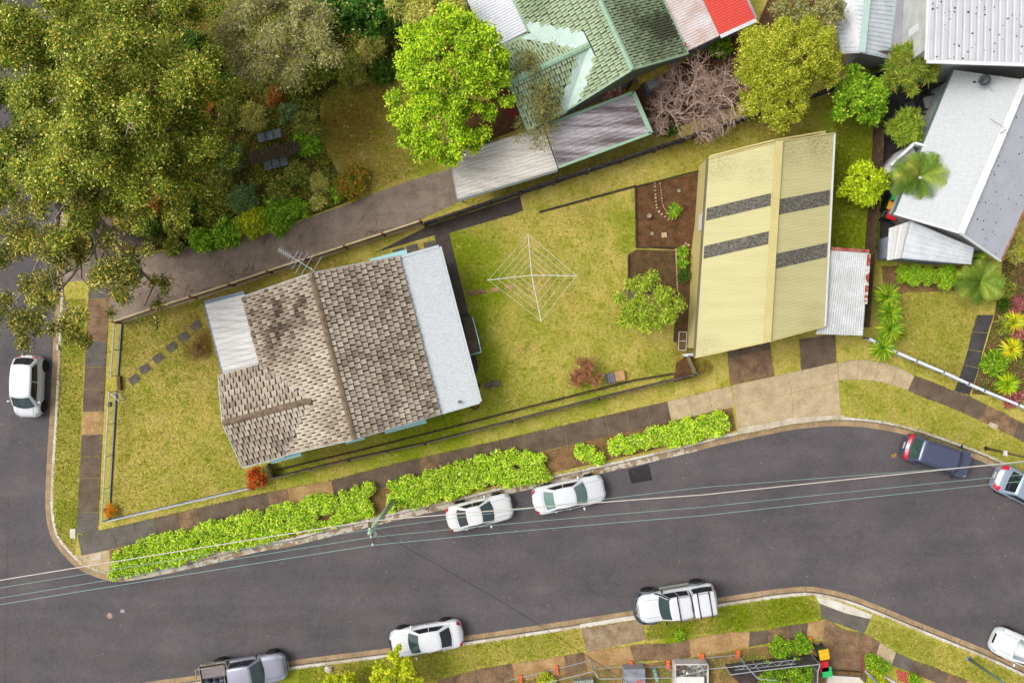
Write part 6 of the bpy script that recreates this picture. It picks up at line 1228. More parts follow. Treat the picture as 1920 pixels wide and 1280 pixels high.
        if panes:
            if front: m = MB(); m.grid(lambda u, v: front_(lerp(.06, .94, u), lerp(.05, .93, v), .012), 10, 5); m.build('windscreen', glass, s.root, True, True)
            if rear: m = MB(); m.grid(lambda u, v: rear_(lerp(.09, .91, u), lerp(.1, .9, v), .012), 10, 5); m.build('rear_window', glass if glass is not CGLASS else CGLASSD, s.root, True, True)
            sp = [.07] + list(side_split) + [.93]
            for sd in (1, -1):
                for k in range(len(sp) - 1):
                    a, b = sp[k] + (.012 if k else 0), sp[k + 1] - (.012 if k < len(sp) - 2 else 0); m = MB(); m.grid(lambda u, v: side_(lerp(a, b, u), lerp(sv[0], sv[1], v), sd, .01), 6, 4); m.build('side_window', CGLASSD, s.root, True, True)
        s.front_, s.rear_, s.roof_, s.side_ = front_, rear_, roof_, side_; return cb
    def mirrors(s, x, z, mat_=None, y=None):
        for sd in (1, -1):
            m = MB(); yy = (y or s.W / 2) + .10; m.ball((x, sd * yy, z), (.07, .11, .075), 10, 6); o = m.build('mirror', mat_ or s.p, s.root, True, True); m = MB(); m.tube([(x + .02, sd * (yy - .16), z - .05), (x, sd * yy, z - .02)], .022, 5); m.build('arm', TRIM, o, False, True)
    def lamps(s, hx=.34, ht=(.52, .72), tx=.26, tt=(.5, .74), grille=True):
        L = s.L; s.patch('headlight', L / 2 - hx, L / 2 - .05, ht[0], ht[1], LAMP, .012); s.patch('taillight', -L / 2 + .05, -L / 2 + tx, tt[0], tt[1], REDL, .012)
        m = MB(); m.box((L / 2 - .01, 0, .42), (.05, .4, .1)); m.build('number_plate', PLATE, s.root, False, True); m = MB(); m.box((-L / 2 - .005, 0, s.zt(-L / 2) - .22), (.05, .4, .1)); m.build('number_plate', PLATE, s.root, False, True)
        if grille: m = MB(); m.box((L / 2 - .02, 0, .6), (.06, .62, .12)); m.build('grille', TRIM, s.root, False, True)
    def lines(s, xh, xd=None):
        """shut lines of bonnet and boot, wipers, handles"""
        m = MB()
        for sd in (1, -1): m.tube([s.pt(lerp(s.L / 2 - .12, xh, k / 6), .80 + .02 * k / 6, sd, .002) for k in range(7)], .007, 4)
        m.tube([s.pt(s.L / 2 - .12, lerp(.80, 1, 1 - abs(2 * k / 8 - 1)), -1 if k < 4 else 1, .002) for k in range(9)], .007, 4)
        m.build('bonnet_seam', TRIM, s.root, False, True)
        if xd is not None:
            m = MB(); m.tube([s.pt(xd, lerp(.78, 1, 1 - abs(2 * k / 8 - 1)), -1 if k < 4 else 1, .002) for k in range(9)], .006, 4); m.build('boot_seam', TRIM, s.root, False, True)
        for q in (.25, .6):
            m = MB(); a, b = s.front_(q, .06, .02), s.front_(min(.95, q + .28), .22, .02); m.tube([a, b], .01, 4); m.build('wiper', TRIM, s.root, False, True)
        for sd in (1, -1):
            for x in (-.12, -1.0):
                p = s.pt(x, .42, sd, .015); m = MB(); m.box(p, (.16, .03, .03)); m.build('door_handle', s.p, s.root, False, True)
def sedan(label, px, py, hd, p, L=4.55, Wd=1.76, H=1.43, glass=None, name='parked_car', hood=1.0, sporty=0):
    xa, xb, xc, xd = L / 2 - 1.32 * hood, L / 2 - 2.02 * hood, -L / 2 + 1.42 + sporty, -L / 2 + .72
    top = [(-L / 2, .66), (-L / 2 + .08, .86), (-L / 2 + .25, .93), (xd, .97), (0, .95), (xa, .93), (L / 2 - .7, .84), (L / 2 - .25, .73), (L / 2 - .05, .62), (L / 2, .5)]
    c = Car(name, label, 'car', px, py, hd, L, Wd, H, .95, p, top, 9, 12); c.cabin(xa, xb, xc, xd, Wd / 2 - .13, Wd / 2 - .32, .90, .93, glass=glass); c.wheels(L / 2 - .85, -L / 2 + 1.0, .31, .2, .045); c.mirrors(xa - .22, .98); c.lamps(); c.lines(xa + .1, xd - .1); return c
sedan('white sedan parked at the kerb just right of the power pole', 900, 957, 13, PW2, 4.15, 1.68, 1.40)
sedan('white sedan with green tinted glass parked nearest the asphalt repair', 1066, 924, 12, PW, 4.55, 1.76, 1.40, plain('green_glass', C(104, 138, 130), .05, .7))
sedan('white sedan on the lower kerb under the yellow green tree', 801, 1191, 190, PW, 4.55, 1.76, 1.40)
c = sedan('white sedan entering at the lower right edge', 1918, 1218, 156, PW, 4.6, 1.78, 1.43, plain('bright_glass', C(110, 122, 126), .05, .7))
# hatchback on the left street
def hatch():
    L, Wd, H = 3.85, 1.70, 1.48; xa, xb, xc, xd = L / 2 - .78, L / 2 - 1.42, -L / 2 + .62, -L / 2 + .20
    top = [(-L / 2, .8), (-L / 2 + .08, .95), (-L / 2 + .3, .98), (0, .96), (xa, .95), (L / 2 - .35, .82), (L / 2 - .08, .68), (L / 2, .5)]
    c = Car('parked_car', 'white hatchback parked on the left street', 'car', 62, 724, 268, L, Wd, H, .95, PW, top, 7, 10); c.cabin(xa, xb, xc, xd, Wd / 2 - .08, Wd / 2 - .24, .93, .96, bf=.2, br=.12); c.wheels(L / 2 - .72, -L / 2 + .62, .30, .19, .04); c.mirrors(xa - .25, 1.0); c.lamps(tt=(.55, .85), tx=.3); c.lines(xa + .12)
    m = MB(); m.tube([(xc + .25, 0, H + .03), (xc + .1, 0, H + .2)], .012, 5); m.build('aerial', BLACK, c.root, False, True)
hatch()
# navy people mover / SUV
def suv():
    L, Wd, H = 4.3, 1.80, 1.72; xa, xb, xc, xd = L / 2 - 1.0, L / 2 - 1.5, -L / 2 + .62, -L / 2 + .28
    top = [(-L / 2, .8), (-L / 2 + .1, 1.0), (0, 1.04), (xa, 1.02), (L / 2 - .4, .96), (L / 2 - .1, .84), (L / 2, .6)]
    c = Car('parked_car', 'dark navy SUV with red tail lamps parked on the right bend', 'car', 1749, 852, 342, L, Wd, H, 1.02, PN, top, 8, 12, clr=.26); c.cabin(xa, xb, xc, xd, Wd / 2 - .08, Wd / 2 - .22, 1.0, 1.02, bf=.18, br=.08, glass=plain('suv_glass', C(58, 84, 78), .05, .7)); c.wheels(L / 2 - .85, -L / 2 + .9, .34, .22, .02); c.mirrors(xa - .15, 1.1, TRIM); c.lamps(tx=.34, tt=(.45, .98)); c.lines(xa + .1)
    for k in range(7):
        yy = (k - 3) * .17; m = MB(); m.tube([c.roof_(.08 + t * .84 / 8, .5 + yy / (2 * (Wd / 2 - .22))) + Vector((0, 0, .006)) for t in range(9)], .012, 4); m.build('roof_rib', PN, c.root, False, True)
    for sd in (1, -1): m = MB(); m.tube([(xb - .1, sd * (Wd / 2 - .27), H + .0), (xb - .2, sd * (Wd / 2 - .26), H + .06), (xc + .2, sd * (Wd / 2 - .26), H + .05), (xc + .1, sd * (Wd / 2 - .27), H - .02)], .02, 6); m.build('roof_rail', plain('rail_dark', C(70, 74, 84), .4), c.root, False, True)
suv()
def wagon():
    L, Wd, H = 4.6, 1.83, 1.66; xa, xb, xc, xd = L / 2 - 1.15, L / 2 - 1.75, -L / 2 + 1.0, -L / 2 + .62
    top = [(-L / 2, .7), (-L / 2 + .12, .92), (-L / 2 + .55, 1.02), (0, 1.02), (xa, 1.0), (L / 2 - .3, .85), (L / 2, .55)]
    c = Car('parked_car', 'silver blue SUV cut off by the right edge', 'car', 1920, 917, 335, L, Wd, H, 1.0, PS, top, 8, 12, clr=.24); c.cabin(xa, xb, xc, xd, Wd / 2 - .08, Wd / 2 - .24, .98, 1.0, bf=.18, br=.08); c.wheels(L / 2 - .9, -L / 2 + .85, .34, .22, .02); c.mirrors(xa - .15, 1.08); c.lamps(tx=.4, tt=(.5, .8)); c.lines(xa + .1)
wagon()
# white four wheel drive with canopy, racks and bull bar
def fourwd():
    L, Wd, H = 4.95, 1.80, 1.82; xa, xb, xc, xd = L / 2 - 1.45, L / 2 - 2.0, -L / 2 + 1.72, -L / 2 + 1.66
    top = [(-L / 2, .95), (-L / 2 + .1, 1.12), (0, 1.12), (xa, 1.10), (L / 2 - .6, 1.06), (L / 2 - .2, .98), (L / 2 - .05, .8), (L / 2, .6)]
    c = Car('parked_car', 'white four wheel drive utility with canopy, roof racks and bull bar', 'car', 1264, 1124, 189.5, L, Wd, H, 1.1, PW, top, 9, 22, clr=.42)
    c.cabin(xa, xb, xc, xd, Wd / 2 - .08, Wd / 2 - .24, 1.06, 1.08, bf=.14, br=.01, rear=False); fr = c.front_
    c.cabin(xd - .03, xd - .06, -L / 2 + .28, -L / 2 + .12, Wd / 2 - .08, Wd / 2 - .2, 1.06, 1.06, name='canopy', side_split=(), bf=.01, br=.05, front=False, H=H + .06, glass=CGLASSD); c.front_ = fr
    c.wheels(L / 2 - .85, -L / 2 + 1.05, .40, .27, .17, True, .05); c.mirrors(xa - .2, 1.2, TRIM); c.lamps(grille=True); c.lines(xa + .1)
    for x in (xb - .42, xd - .35, xd - 1.05): m = MB(); m.tube([(x, -.82, H + .12), (x, .82, H + .12)], .035, 6); m.build('roof_bar', TRIM, c.root, False, True)
    for sd in (1, -1):
        for x0, x1 in ((xb - .42, xd - .1), (xd - .35, xd - 1.05)): m = MB(); m.tube([(x0, sd * .7, H + .1), (x1, sd * .7, H + .1)], .022, 6); m.build('roof_rail', plain('rail_grey', C(150, 140, 150)), c.root, False, True)
        for x in (L / 2 - .85, -L / 2 + 1.05):
            m = MB(); N = 12; vs = []
            for k in range(N + 1):
                a = math.pi * k / N; vs += [Vector((x + math.cos(a) * .47, sd * (Wd / 2 - .04), .42 + math.sin(a) * .47)), Vector((x + math.cos(a) * .5, sd * (Wd / 2 + .12), .42 + math.sin(a) * .44)), Vector((x + math.cos(a) * .44, sd * (Wd / 2 + .12), .42 + math.sin(a) * .40))]
            m.add(vs, [(3 * k + i, 3 * k + 3 + i, 3 * k + 4 + i, 3 * k + 1 + i) for k in range(N) for i in (0, 1)]); m.build('fender_flare', plain('flare_grey', C(96, 104, 112)), c.root, True, True)
        m = MB(); m.box((-.1, sd * (Wd / 2 + .06), .42), (1.9, .14, .06)); m.build('side_step', plain('step_green_grey', C(140, 146, 136)), c.root, False, True)
    m = MB(); m.tube([(L / 2 - .38, -.92, .8), (L / 2 - .08, -.75, .82), (L / 2 + .14, -.35, .84), (L / 2 + .16, 0, .84), (L / 2 + .14, .35, .84), (L / 2 - .08, .75, .82), (L / 2 - .38, .92, .8)], .085, 8); m.tube([(L / 2 + .12, -.4, .6), (L / 2 + .14, -.4, 1.05), (L / 2 + .14, .4, 1.05), (L / 2 + .12, .4, .6)], .04, 6); m.build('bull_bar', plain('bar_dark', C(66, 74, 84), .5), c.root, True, True)
    m = MB(); m.tube([(xa + .25, -Wd / 2 - .0, 1.0), (xa + .05, -Wd / 2 + .02, 1.25), (xb + .1, -Wd / 2 + .2, 1.75), (xb + .1, -Wd / 2 + .2, 1.95)], .045, 6); m.build('snorkel', TRIM, c.root, True, True)
    m = MB(); m.tube([(xd + .02, .3, H + .05), (xd + .02, -.1, H + .05)], .03, 5); m.build('canopy_seal', TRIM, c.root, False, True)
fourwd()
# silver ute with cluttered steel tray, lower left
def ute():
    L, Wd, H = 5.15, 1.80, 1.72; xa, xb, xc, xd = L / 2 - 1.42, L / 2 - 2.0, -.75, -.85
    top = [(-L / 2, .72), (-1.0, .74), (-.9, 1.02), (xa, 1.04), (L / 2 - .6, .98), (L / 2 - .2, .9), (L / 2 - .05, .75), (L / 2, .55)]
    c = Car('parked_ute', 'silver grey utility truck with loaded steel tray at the lower left', 'truck', 466, 1252, 9, L, Wd, H, 1.0, PG, top, 8, 20, clr=.36)
    c.cabin(xa, xb, xc, xd, Wd / 2 - .08, Wd / 2 - .25, 1.0, 1.0, bf=.15, br=.02, side_split=(.52,)); c.wheels(L / 2 - .85, -L / 2 + 1.05, .35, .24, .05); c.mirrors(xa - .2, 1.12, TRIM); c.lamps(); c.lines(xa + .1)
    x0, x1, yw = -L / 2 - .05, -.95, .93; TRM = mat('tray_steel', C(186, 180, 166), C(140, 128, 110), 3, .6, .2, 12)
    m = MB(); m.box(((x0 + x1) / 2, 0, .80), (x1 - x0, 2 * yw, .08)); m.build('tray_floor', mat('tray_floor_grey', C(134, 128, 128), C(110, 104, 104), 3, .8, .2, 12), c.root, False, True)
    for a, b in (((x0, -yw), (x1, -yw)), ((x0, yw), (x1, yw)), ((x0, -yw), (x0, yw)), ((x1, -yw), (x1, yw))):
        m = MB(); m.box(((a[0] + b[0]) / 2, (a[1] + b[1]) / 2, .96), (abs(a[0] - b[0]) + .05, abs(a[1] - b[1]) + .05, .28)); m.build('tray_side', TRM, c.root, False, True)
    m = MB()
    for y in (-yw, yw): m.tube([(x0, y, 1.1), (x0, y, 1.62), (x1, y, 1.62), (x1, y, 1.1)], .03, 6)
    for x in (x0, x1): m.tube([(x, -yw, 1.62), (x, yw, 1.62)], .03, 6)
    m.build('ladder_rack', TRM, c.root, False, True)
    # tool box and rubbish bags in the tray ride along but are things of their own
    M0 = Matrix.Translation(c.root.location) @ Matrix.Rotation(R(9), 4, 'Z')
    def ride(name, label, cat, mb, mt, grp=None):
        o = mb.build(name, mt, None, True, True); o.matrix_world = M0; return tag(o, label, cat, grp)
    m = MB(); m.box((-1.75, .48, 1.0), (1.45, .62, .32)); o = ride('tool_box', 'flat grey tool box lid on the far side of the truck tray', 'tool box', m, plain('toolbox_grey', C(136, 126, 128), .6)); o.data.polygons.foreach_set('use_smooth', [False] * len(o.data.polygons))
    for i, (x, y) in enumerate([(-1.3, -.2), (-1.75, -.25), (-2.2, -.2), (-1.5, -.62), (-2.1, -.62)]):
        m = MB(); m.ball((x, y, 1.03), (.27, .25, .22), 12, 8)
        for v in m.v: v += Vector((random.gauss(0, .02), random.gauss(0, .02), random.gauss(0, .02)))
        ride('rubbish_bag', 'dark plastic bag in the truck tray, ' + ['nearest the cab', 'middle of the inner row', 'at the tail of the inner row', 'on the kerb side near the cab', 'on the kerb side at the tail'][i], 'bag', m, plain('bag_plastic', C(58, 62, 76), .35), 'bags in the truck tray')
ute()
# ------------------------------------------------------------------ street furniture and garden things
# rotary clothesline
t = thing('rotary_clothesline', 'white four armed rotary clothesline on the back lawn', 'clothesline', P(995, 521)); hub = P(997, 520, 2.0); hub = Vector((*P(995.5, 521)[:2], 2.0))
m = MB(); m.tube([(hub.x, hub.y, -.05), (hub.x, hub.y, 1.2)], .035, 8); m.tube([(hub.x, hub.y, 1.2), hub], .026, 8); m.build('pole', GALV, t)
CL = plain('clothesline_white', C(236, 232, 222), .5)
tips = [P(990, 438, 2.05), P(1083, 517, 2.05), P(1015, 603, 2.05), P(914, 525, 2.05)]
for e in tips:
    m = MB(); m.tube([hub, e], .026, 6); m.build('arm', CL, t)
    m = MB(); m.tube([(hub.x, hub.y, 1.62), lerp(hub, e, .32)], .014, 5); m.build('strut', CL, t)
for k, f in enumerate((.98, .78, .60, .43, .28)):
    m = MB()
    for i in range(4):
        a, b = lerp(hub, tips[i], f), lerp(hub, tips[(i + 1) % 4], f); m.tube([a, lerp(a, b, .5) - Vector((0, 0, .04)), b], .011, 4, cap=False)
    m.build('line', CL, t)
m = MB(); m.lathe((hub.x, hub.y, 1.5), [(.05, 0), (.07, .04), (.07, .2), (.04, .24)], 10); m.build('winder', plain('winder_pink', C(200, 168, 160)), t)
# power pole, crossarm, cables
pt = thing('power_pole', 'tall green grey timber power pole with crossarm over the hedge gap', 'power pole', P(738, 938)); base = P(739, 937); top = Vector((base.x, base.y, 8.6))
m = MB(); m.tube([base - Vector((0, 0, .2)), lerp(base, top, .5), top], .17, 12, .12); m.build('pole', mat('treated_pole', C(204, 228, 196), C(172, 200, 164), 3, .85, .15, 14), pt, True)
ca, cb = P(692, 982, 8.2), P(701, 1030, 8.2); off = Vector((base.x, base.y, 8.2)) - lerp(ca, cb, .5); ca, cb = ca + off * .9, cb + off * .9
beam('crossarm', ca, cb, .12, .14, WOODG, pt)
ins = [lerp(ca, cb, f) + Vector((0, 0, .14)) for f in (.04, .36, .66, .97)]
for q in ins: m = MB(); m.lathe(q, [(.04, 0), (.07, .04), (.04, .08), (.06, .12), (.02, .16)], 10); m.build('insulator', WHITE, pt)
m = MB(); m.lathe(P(701, 1010, 8.0) + off * .9, [(.02, -.12), (.16, -.1), (.2, 0), (.14, .12), (.03, .16)], 14); m.build('lamp_head', WHITE, pt)
m = MB(); m.tube([(base.x, base.y, 7.9), P(701, 1010, 8.0) + off * .9], .03, 6); m.build('lamp_arm', GALV, pt)
CABW = plain('white_cable', C(226, 216, 206), .6); CABT = plain('teal_cable', C(150, 190, 178), .6); CABD = plain('dark_cable', C(60, 54, 54), .6)
def cable(label, pts_, r_, mt, sag=.3):
    t_ = MB(); allp = []
    for a, b in zip(pts_, pts_[1:]):
        n = 24; seg = [lerp(Vector(a), Vector(b), k / n) - Vector((0, 0, sag * 4 * (k / n) * (1 - k / n))) for k in range(n + 1)]; allp += seg if not allp else seg[1:]
    t_.tube(allp, r_, 5); tag(t_.build('power_cable', mt), label, 'cable', 'overhead cables')
cable('thick white overhead cable along the street', [P(-260, 1130, 8.2), ins[0] + Vector((0, 0, .16)), P(1320, 927, 8.2), P(2250, 832, 8.3)], .027, CABW, .15)
cable('thin teal overhead cable next to the thick white cable', [P(-260, 1144, 8.1), ins[1] + Vector((0, 0, .16)), P(1320, 913, 8.2), P(2250, 845, 8.2)], .013, CABT, .2)
cable('thin teal overhead cable through the middle of the street', [P(-260, 1165, 8.1), ins[2] + Vector((0, 0, .16)), P(1320, 950, 8.2), P(2250, 858, 8.2)], .013, CABT, .2)
cable('lowest thin teal overhead cable in the picture', [P(-260, 1176, 8.1), ins[3] + Vector((0, 0, .16)), P(1320, 966, 8.2), P(2250, 868, 8.2)], .015, CABT, .2)
cable('dark service wire running from the pole to the building site', [Vector((base.x, base.y, 7.7)), P(960, 1139, 6.5), P(1160, 1268, 5.2), P(1400, 1420, 4)], .014, CABD, .1)
# street light poles on the right
def pole(name, label, px, py, h, r_, mt, extra):
    b = P(px, py); root = thing(name, label, 'pole', b); m = MB(); m.tube([b - Vector((0, 0, .1)), b + Vector((0, 0, h))], r_, 10, r_ * .7); m.build('shaft', mt, root, True)
    m = MB(); m.lathe(b, [(r_ * 1.9, -.02), (r_ * 1.9, .05), (r_ * 1.2, .07)], 12); m.build('base', BLACK if extra == 'dark' else mt, root)
    if extra == 'dark': m = MB(); m.box(b + Vector((-.12, .0, 2.2)), (.12, .3, .2)); m.build('tag', WHITE, root)
    m = MB(); m.tube([b + Vector((0, 0, h)), b + Vector((-.5, .3, h + .2)), b + Vector((-1.0, .6, h + .22))], .035, 6); a = m.build('arm', mt, root); m = MB(); m.box(b + Vector((-1.2, .7, h + .2)), (.5, .22, .1), R(150)); m.build('lantern', GALV, root)
pole('street_light', 'slim grey brown street light pole on the right verge', 1848, 840, 7.0, .07, mat('pole_brown', C(136, 116, 84), C(110, 94, 70), 2), 'dark')
pole('street_light', 'green grey street light pole in the lower right verge', 1816, 1234, 7.0, .09, plain('pole_green', C(126, 150, 140), .6), 'green')
# bins
def bin_(label, px, py, lid, rz):
    b = P(px, py); root = thing('wheelie_bin', label, 'bin', b, 'wheelie bins'); m = MB(); G = plain('bin_green', C(46, 74, 58), .6); M = Matrix.Translation(b) @ Matrix.Rotation(R(rz), 4, 'Z')
    lo = [M @ Vector(v) for v in ((-.2, -.2, .05), (.2, -.2, .05), (.2, .2, .05), (-.2, .2, .05))]; hi = [M @ Vector(v) for v in ((-.28, -.3, 1.0), (.28, -.3, 1.0), (.28, .3, 1.0), (-.28, .3, 1.0))]; m.hexa(lo, hi); m.build('body', G, root)
    m = MB(); q = [(-.3, -.33), (.26, -.33), (.31, -.28), (.31, .3), (-.3, .3)]; m.add([M @ Vector((x, y, 1.0)) for x, y in q] + [M @ Vector((x * .97, y * .97, 1.07)) for x, y in q], [(4, 3, 2, 1, 0), (5, 6, 7, 8, 9)] + [(i, (i + 1) % 5, 5 + (i + 1) % 5, 5 + i) for i in range(5)]); ld = m.build('lid', lid, root)
    m = MB(); m.tube([M @ Vector((-.25, .34, .98)), M @ Vector((.25, .34, .98))], .02, 6); m.build('handle', G, ld)
    for sx in (-.22, .22): m = MB(); m.lathe(M @ Vector((sx, .22, .1)), [(.1, -.03), (.1, .03)], 12, 'X', Matrix.Rotation(R(rz + 90), 4, 'Z') @ Matrix.Rotation(R(90), 4, 'X')); m.build('wheel', BLACK, root)
YL, RL, GL = plain('lid_yellow', C(246, 190, 20), .5), plain('lid_red', C(220, 36, 50), .5), plain('lid_green', C(40, 200, 110), .5); OL = plain('lid_orange', C(250, 172, 30), .5)
bin_('wheelie bin with yellow lid beside the brown crossing', 1533, 1214, YL, 10); bin_('wheelie bin with red lid between the yellow and green lids', 1532, 1236, RL, 10); bin_('wheelie bin with bright green lid above the pale slab', 1538, 1246, GL, 8)
bin_('wheelie bin with green lid tucked under the white roof corner', 1665, 377, GL, 70); bin_('wheelie bin with orange lid beside the right boundary', 1659, 391, OL, 70); bin_('wheelie bin with red lid beside the white verandah', 1658, 408, RL, 70)
# manholes and covers
def cover(label, px, py, r_, mt, sq=False):
    b = P(px, py); m = MB(); z = ROADZ
    if sq: m.box((b.x, b.y, z + .005), (r_ * 2, r_ * 1.6, .03), R(5))
    else: m.lathe((b.x, b.y, z - .01), [(r_, 0), (r_, .02), (r_ * .8, .03), (r_ * .75, .022), (.02, .026)], 18)
    tag(m.build('manhole_cover', mt), label, 'manhole')
cover('round pale manhole cover in the lower left street', 204, 1155, .2, mat('cover_pale', C(190, 170, 144), C(130, 110, 90), 8)); cover('small square grey cover beside the round manhole', 228, 1146, .13, plain('cover_grey', C(160, 158, 162)), True)
sheet('paint_mark', [(1674, 851), (1682, 850), (1682, 858), (1673, 858)], ROADZ + .006, mat('yellow_mark', C(190, 150, 40), C(110, 98, 90), 8, .9, .2, 30, lo=.45, hi=.55), thick=0, kind='structure', label='yellow paint mark behind the navy SUV')
# garden bench with timber deck in the undergrowth
t = thing('garden_bench', 'dark timber picnic bench with grey seat sheets in the undergrowth', 'bench', P(525, 280)); M = Matrix.Rotation(R(14), 3, 'Z')
for k in range(14):
    m = MB(); c = P(478 + k * 6.6, 302 - k * 1.7) + Vector((0, 0, .72)); m.box(c, (.19, .8, .05), R(14)); m.build('slat', WOODD, t)
SE_ = mat('seat_sheet', C(122, 132, 136), C(86, 92, 96), 3, .7, .2, 14)
for cx, cy in ((522, 310), (510, 258)):
    for k in range(3): m = MB(); m.box(P(cx - 16 + k * 15, cy + 3 - k * 3.5) + Vector((0, 0, .45)), (.46, .55, .05), R(14)); m.build('seat_sheet', SE_, t)
for cx, cy in ((490, 296), (560, 280)):
    for dx in (-.3, .3): m = MB(); c = P(cx, cy); m.tube([c + Vector((dx, -.5, 0)), c + Vector((-dx * .4, .2, .72))], .04, 5); m.build('leg', WOODD, t)
# things on the back lawn
t = thing('timber_crate', 'small box with one grey half and one tan half on the back lawn', 'crate', P(1152, 707))
m = MB(); m.box(P(1144, 708) + Vector((0, 0, .18)), (.55, .6, .36), R(10)); m.build('slatted_half', plain('slate_grey', C(110, 108, 118), .8), t)
m = MB(); m.box(P(1161, 704) + Vector((0, 0, .17)), (.6, .6, .34), R(10)); m.build('board_half', mat('tan_board', C(214, 172, 118), C(196, 152, 100), 2), t)
for k in range(4): m = MB(); m.box(P(1140 + k * 3.0, 708.6 - k * .5) + Vector((0, 0, .375)), (.06, .56, .03), R(10)); m.build('slat', plain('slat_grey', C(140, 140, 150), .8), t)
t = thing('plank_bench', 'low weathered plank bench on the lawn behind the house', 'bench', P(923, 720))
m = MB(); m.box(P(923, 720) + Vector((0, 0, .28)), (1.0, .34, .06), R(10)); m.build('seat', WOODG, t)
for dx in (-.38, .38): m = MB(); m.box(P(923, 720) + Vector((dx, dx * .17, .13)), (.08, .3, .26), R(10)); m.build('leg', WOODG, t)
for lab, px, py, r_ in (('coiled dark red hose at the lower corner of the rear roof', 890, 758, .32), ('smaller coiled red hose beside the rear roof edge', 894, 724, .2)):
    m = MB(); c = P(px, py); N = 60; m.tube([(c.x + math.cos(k * .42) * r_ * (1 - k * .004), c.y + math.sin(k * .42) * r_ * (1 - k * .004), .03 + k * .002) for k in range(N)], .022, 5); tag(m.build('garden_hose', plain('hose_red', C(116, 60, 58), .6)), lab, 'hose')
for i, (x, y, r_, lab) in enumerate([(1216, 406, .14, 'round grey pot top in the vegetable bed'), (1222, 438, .12, 'round pale disc low in the vegetable bed'), (1272, 358, .12, 'pale ring pot in the upper vegetable bed')]):
    m = MB(); h = .35 if i == 0 else .1; m.lathe((*P(x, y)[:2], 0), [(r_ * .8, 0), (r_, h), (r_ * .85, h), (r_ * .8, h - .04), (.02, h - .04)], 16); tag(m.build('garden_pot', mat('pot_grey', C(186, 176, 156), C(160, 148, 128), 5)), lab, 'pot')
m = MB(); m.box((*P(1245, 441)[:2], .05), (.32, .32, .1), R(5)); tag(m.build('paving_block', STONE), 'square pale block in the vegetable bed', 'block')
# outdoor lounge on the paved yard
def lounge(label, px, py, w_, d_, rz):
    b = P(px, py); root = thing('outdoor_chair', label, 'chair', b, 'outdoor lounge chairs'); M = Matrix.Translation(b) @ Matrix.Rotation(R(rz), 4, 'Z'); F_ = plain('chair_frame', C(66, 66, 74), .6); Q = plain('chair_cushion', C(192, 188, 196), .9)
    for c, s_, nm, mt in (((0, 0, .22), (w_, d_, .1), 'seat_frame', F_), ((0, 0, .35), (w_ * .9, d_ * .85, .16), 'cushion', Q), ((0, d_ / 2, .5), (w_, .12, .6), 'backrest', F_), ((w_ / 2, 0, .4), (.1, d_, .4), 'armrest', F_), ((-w_ / 2, 0, .4), (.1, d_, .4), 'armrest', F_)):
        m = MB(); m.box(Vector(c), s_); m.v = [M @ v for v in m.v]; m.build(nm, mt, root)
    for sx in (-1, 1):
        for sy in (-1, 1): m = MB(); m.box(Vector((sx * w_ * .42, sy * d_ * .4, .09)), (.06, .06, .18)); m.v = [M @ v for v in m.v]; m.build('leg', F_, root)
lounge('grey cushioned outdoor armchair near the dark table', 1738, 195, .8, .8, -75); lounge('grey two seat outdoor sofa along the white roof edge', 1722, 238, 1.3, .8, -62 + 180 - 28); lounge('grey outdoor armchair at the lower end of the yard', 1708, 268, .75, .75, 140)
t = thing('outdoor_table', 'low dark slatted table under the spiky shrubs', 'table', P(1700, 205)); m = MB(); m.box(P(1700, 205) + Vector((0, 0, .42)), (.7, .7, .05), R(20)); m.build('top', plain('table_slate', C(78, 82, 94), .6), t)
for sx in (-.28, .28):
    for sy in (-.28, .28): m = MB(); m.box(P(1700, 205) + Vector((sx, sy, .2)), (.06, .06, .4), R(20)); m.build('leg', BLACK, t)
# building site odds and ends
t = thing('site_box', 'grey sheet metal site box behind the temporary fence', 'site box', P(1190, 1270)); m = MB(); m.box(P(1190, 1272, .9) + Vector((0, 0, -.45)), (1.25, 1.2, .9), R(3)); m.build('box', plain('site_grey', C(158, 160, 172), .6), t); m = MB(); m.box(P(1190, 1272, .9) + Vector((0, 0, .03)), (1.3, 1.25, .05), R(3)); m.build('lid', mat('lid_grey', C(170, 172, 182), C(140, 140, 150), 2), t); m = MB(); m.box(P(1198, 1276, .9) + Vector((0, 0, .065)), (.35, .12, .02), R(6)); m.build('sticker', plain('sticker_red', C(206, 90, 80)), t)
t = thing('rubble_skip', 'white skip full of pale rubble behind the temporary fence', 'skip', P(1295, 1268)); b = P(1297, 1268, .8); m = MB()
for a, s_ in (((0, -.75, .4), (2.0, .08, .8)), ((0, .75, .4), (2.0, .08, .8)), ((-1, 0, .4), (.08, 1.5, .8)), ((1, 0, .4), (.08, 1.5, .8)), ((0, 0, .05), (2, 1.5, .08))): m.box(Vector((b.x, b.y, 0)) + Vector(a), s_)
m.build('shell', plain('skip_white', C(226, 224, 220), .6), t)
m = MB(); m.box(Vector((b.x - .1, b.y - .35, .84)), (1.7, .75, .05)); m.build('white_sheet', plain('sheet_white', C(240, 238, 232), .6), t)
for k in range(40):
    m = MB(); s_ = random.uniform(.05, .12); m.box(Vector((b.x + random.uniform(-.9, .9), b.y + random.uniform(.08, .68), .72 + random.uniform(0, .12))), (s_ * 1.5, s_, s_), M=Matrix.Rotation(random.uniform(0, 3), 3, Vector((1, .5, .7)).normalized())); m.build('rubble_piece', random.choice([STONE, SLAB_G, WHITE, SLAB_B]), t)
m = MB(); m.tube([P(1225, 1250) + Vector((0, 0, .14)), P(1232, 1274) + Vector((0, 0, .14))], .13, 12); tag(m.build('pipe', plain('pipe_green', C(150, 186, 170), .6)), 'short pale green pipe lying behind the site fence', 'pipe')
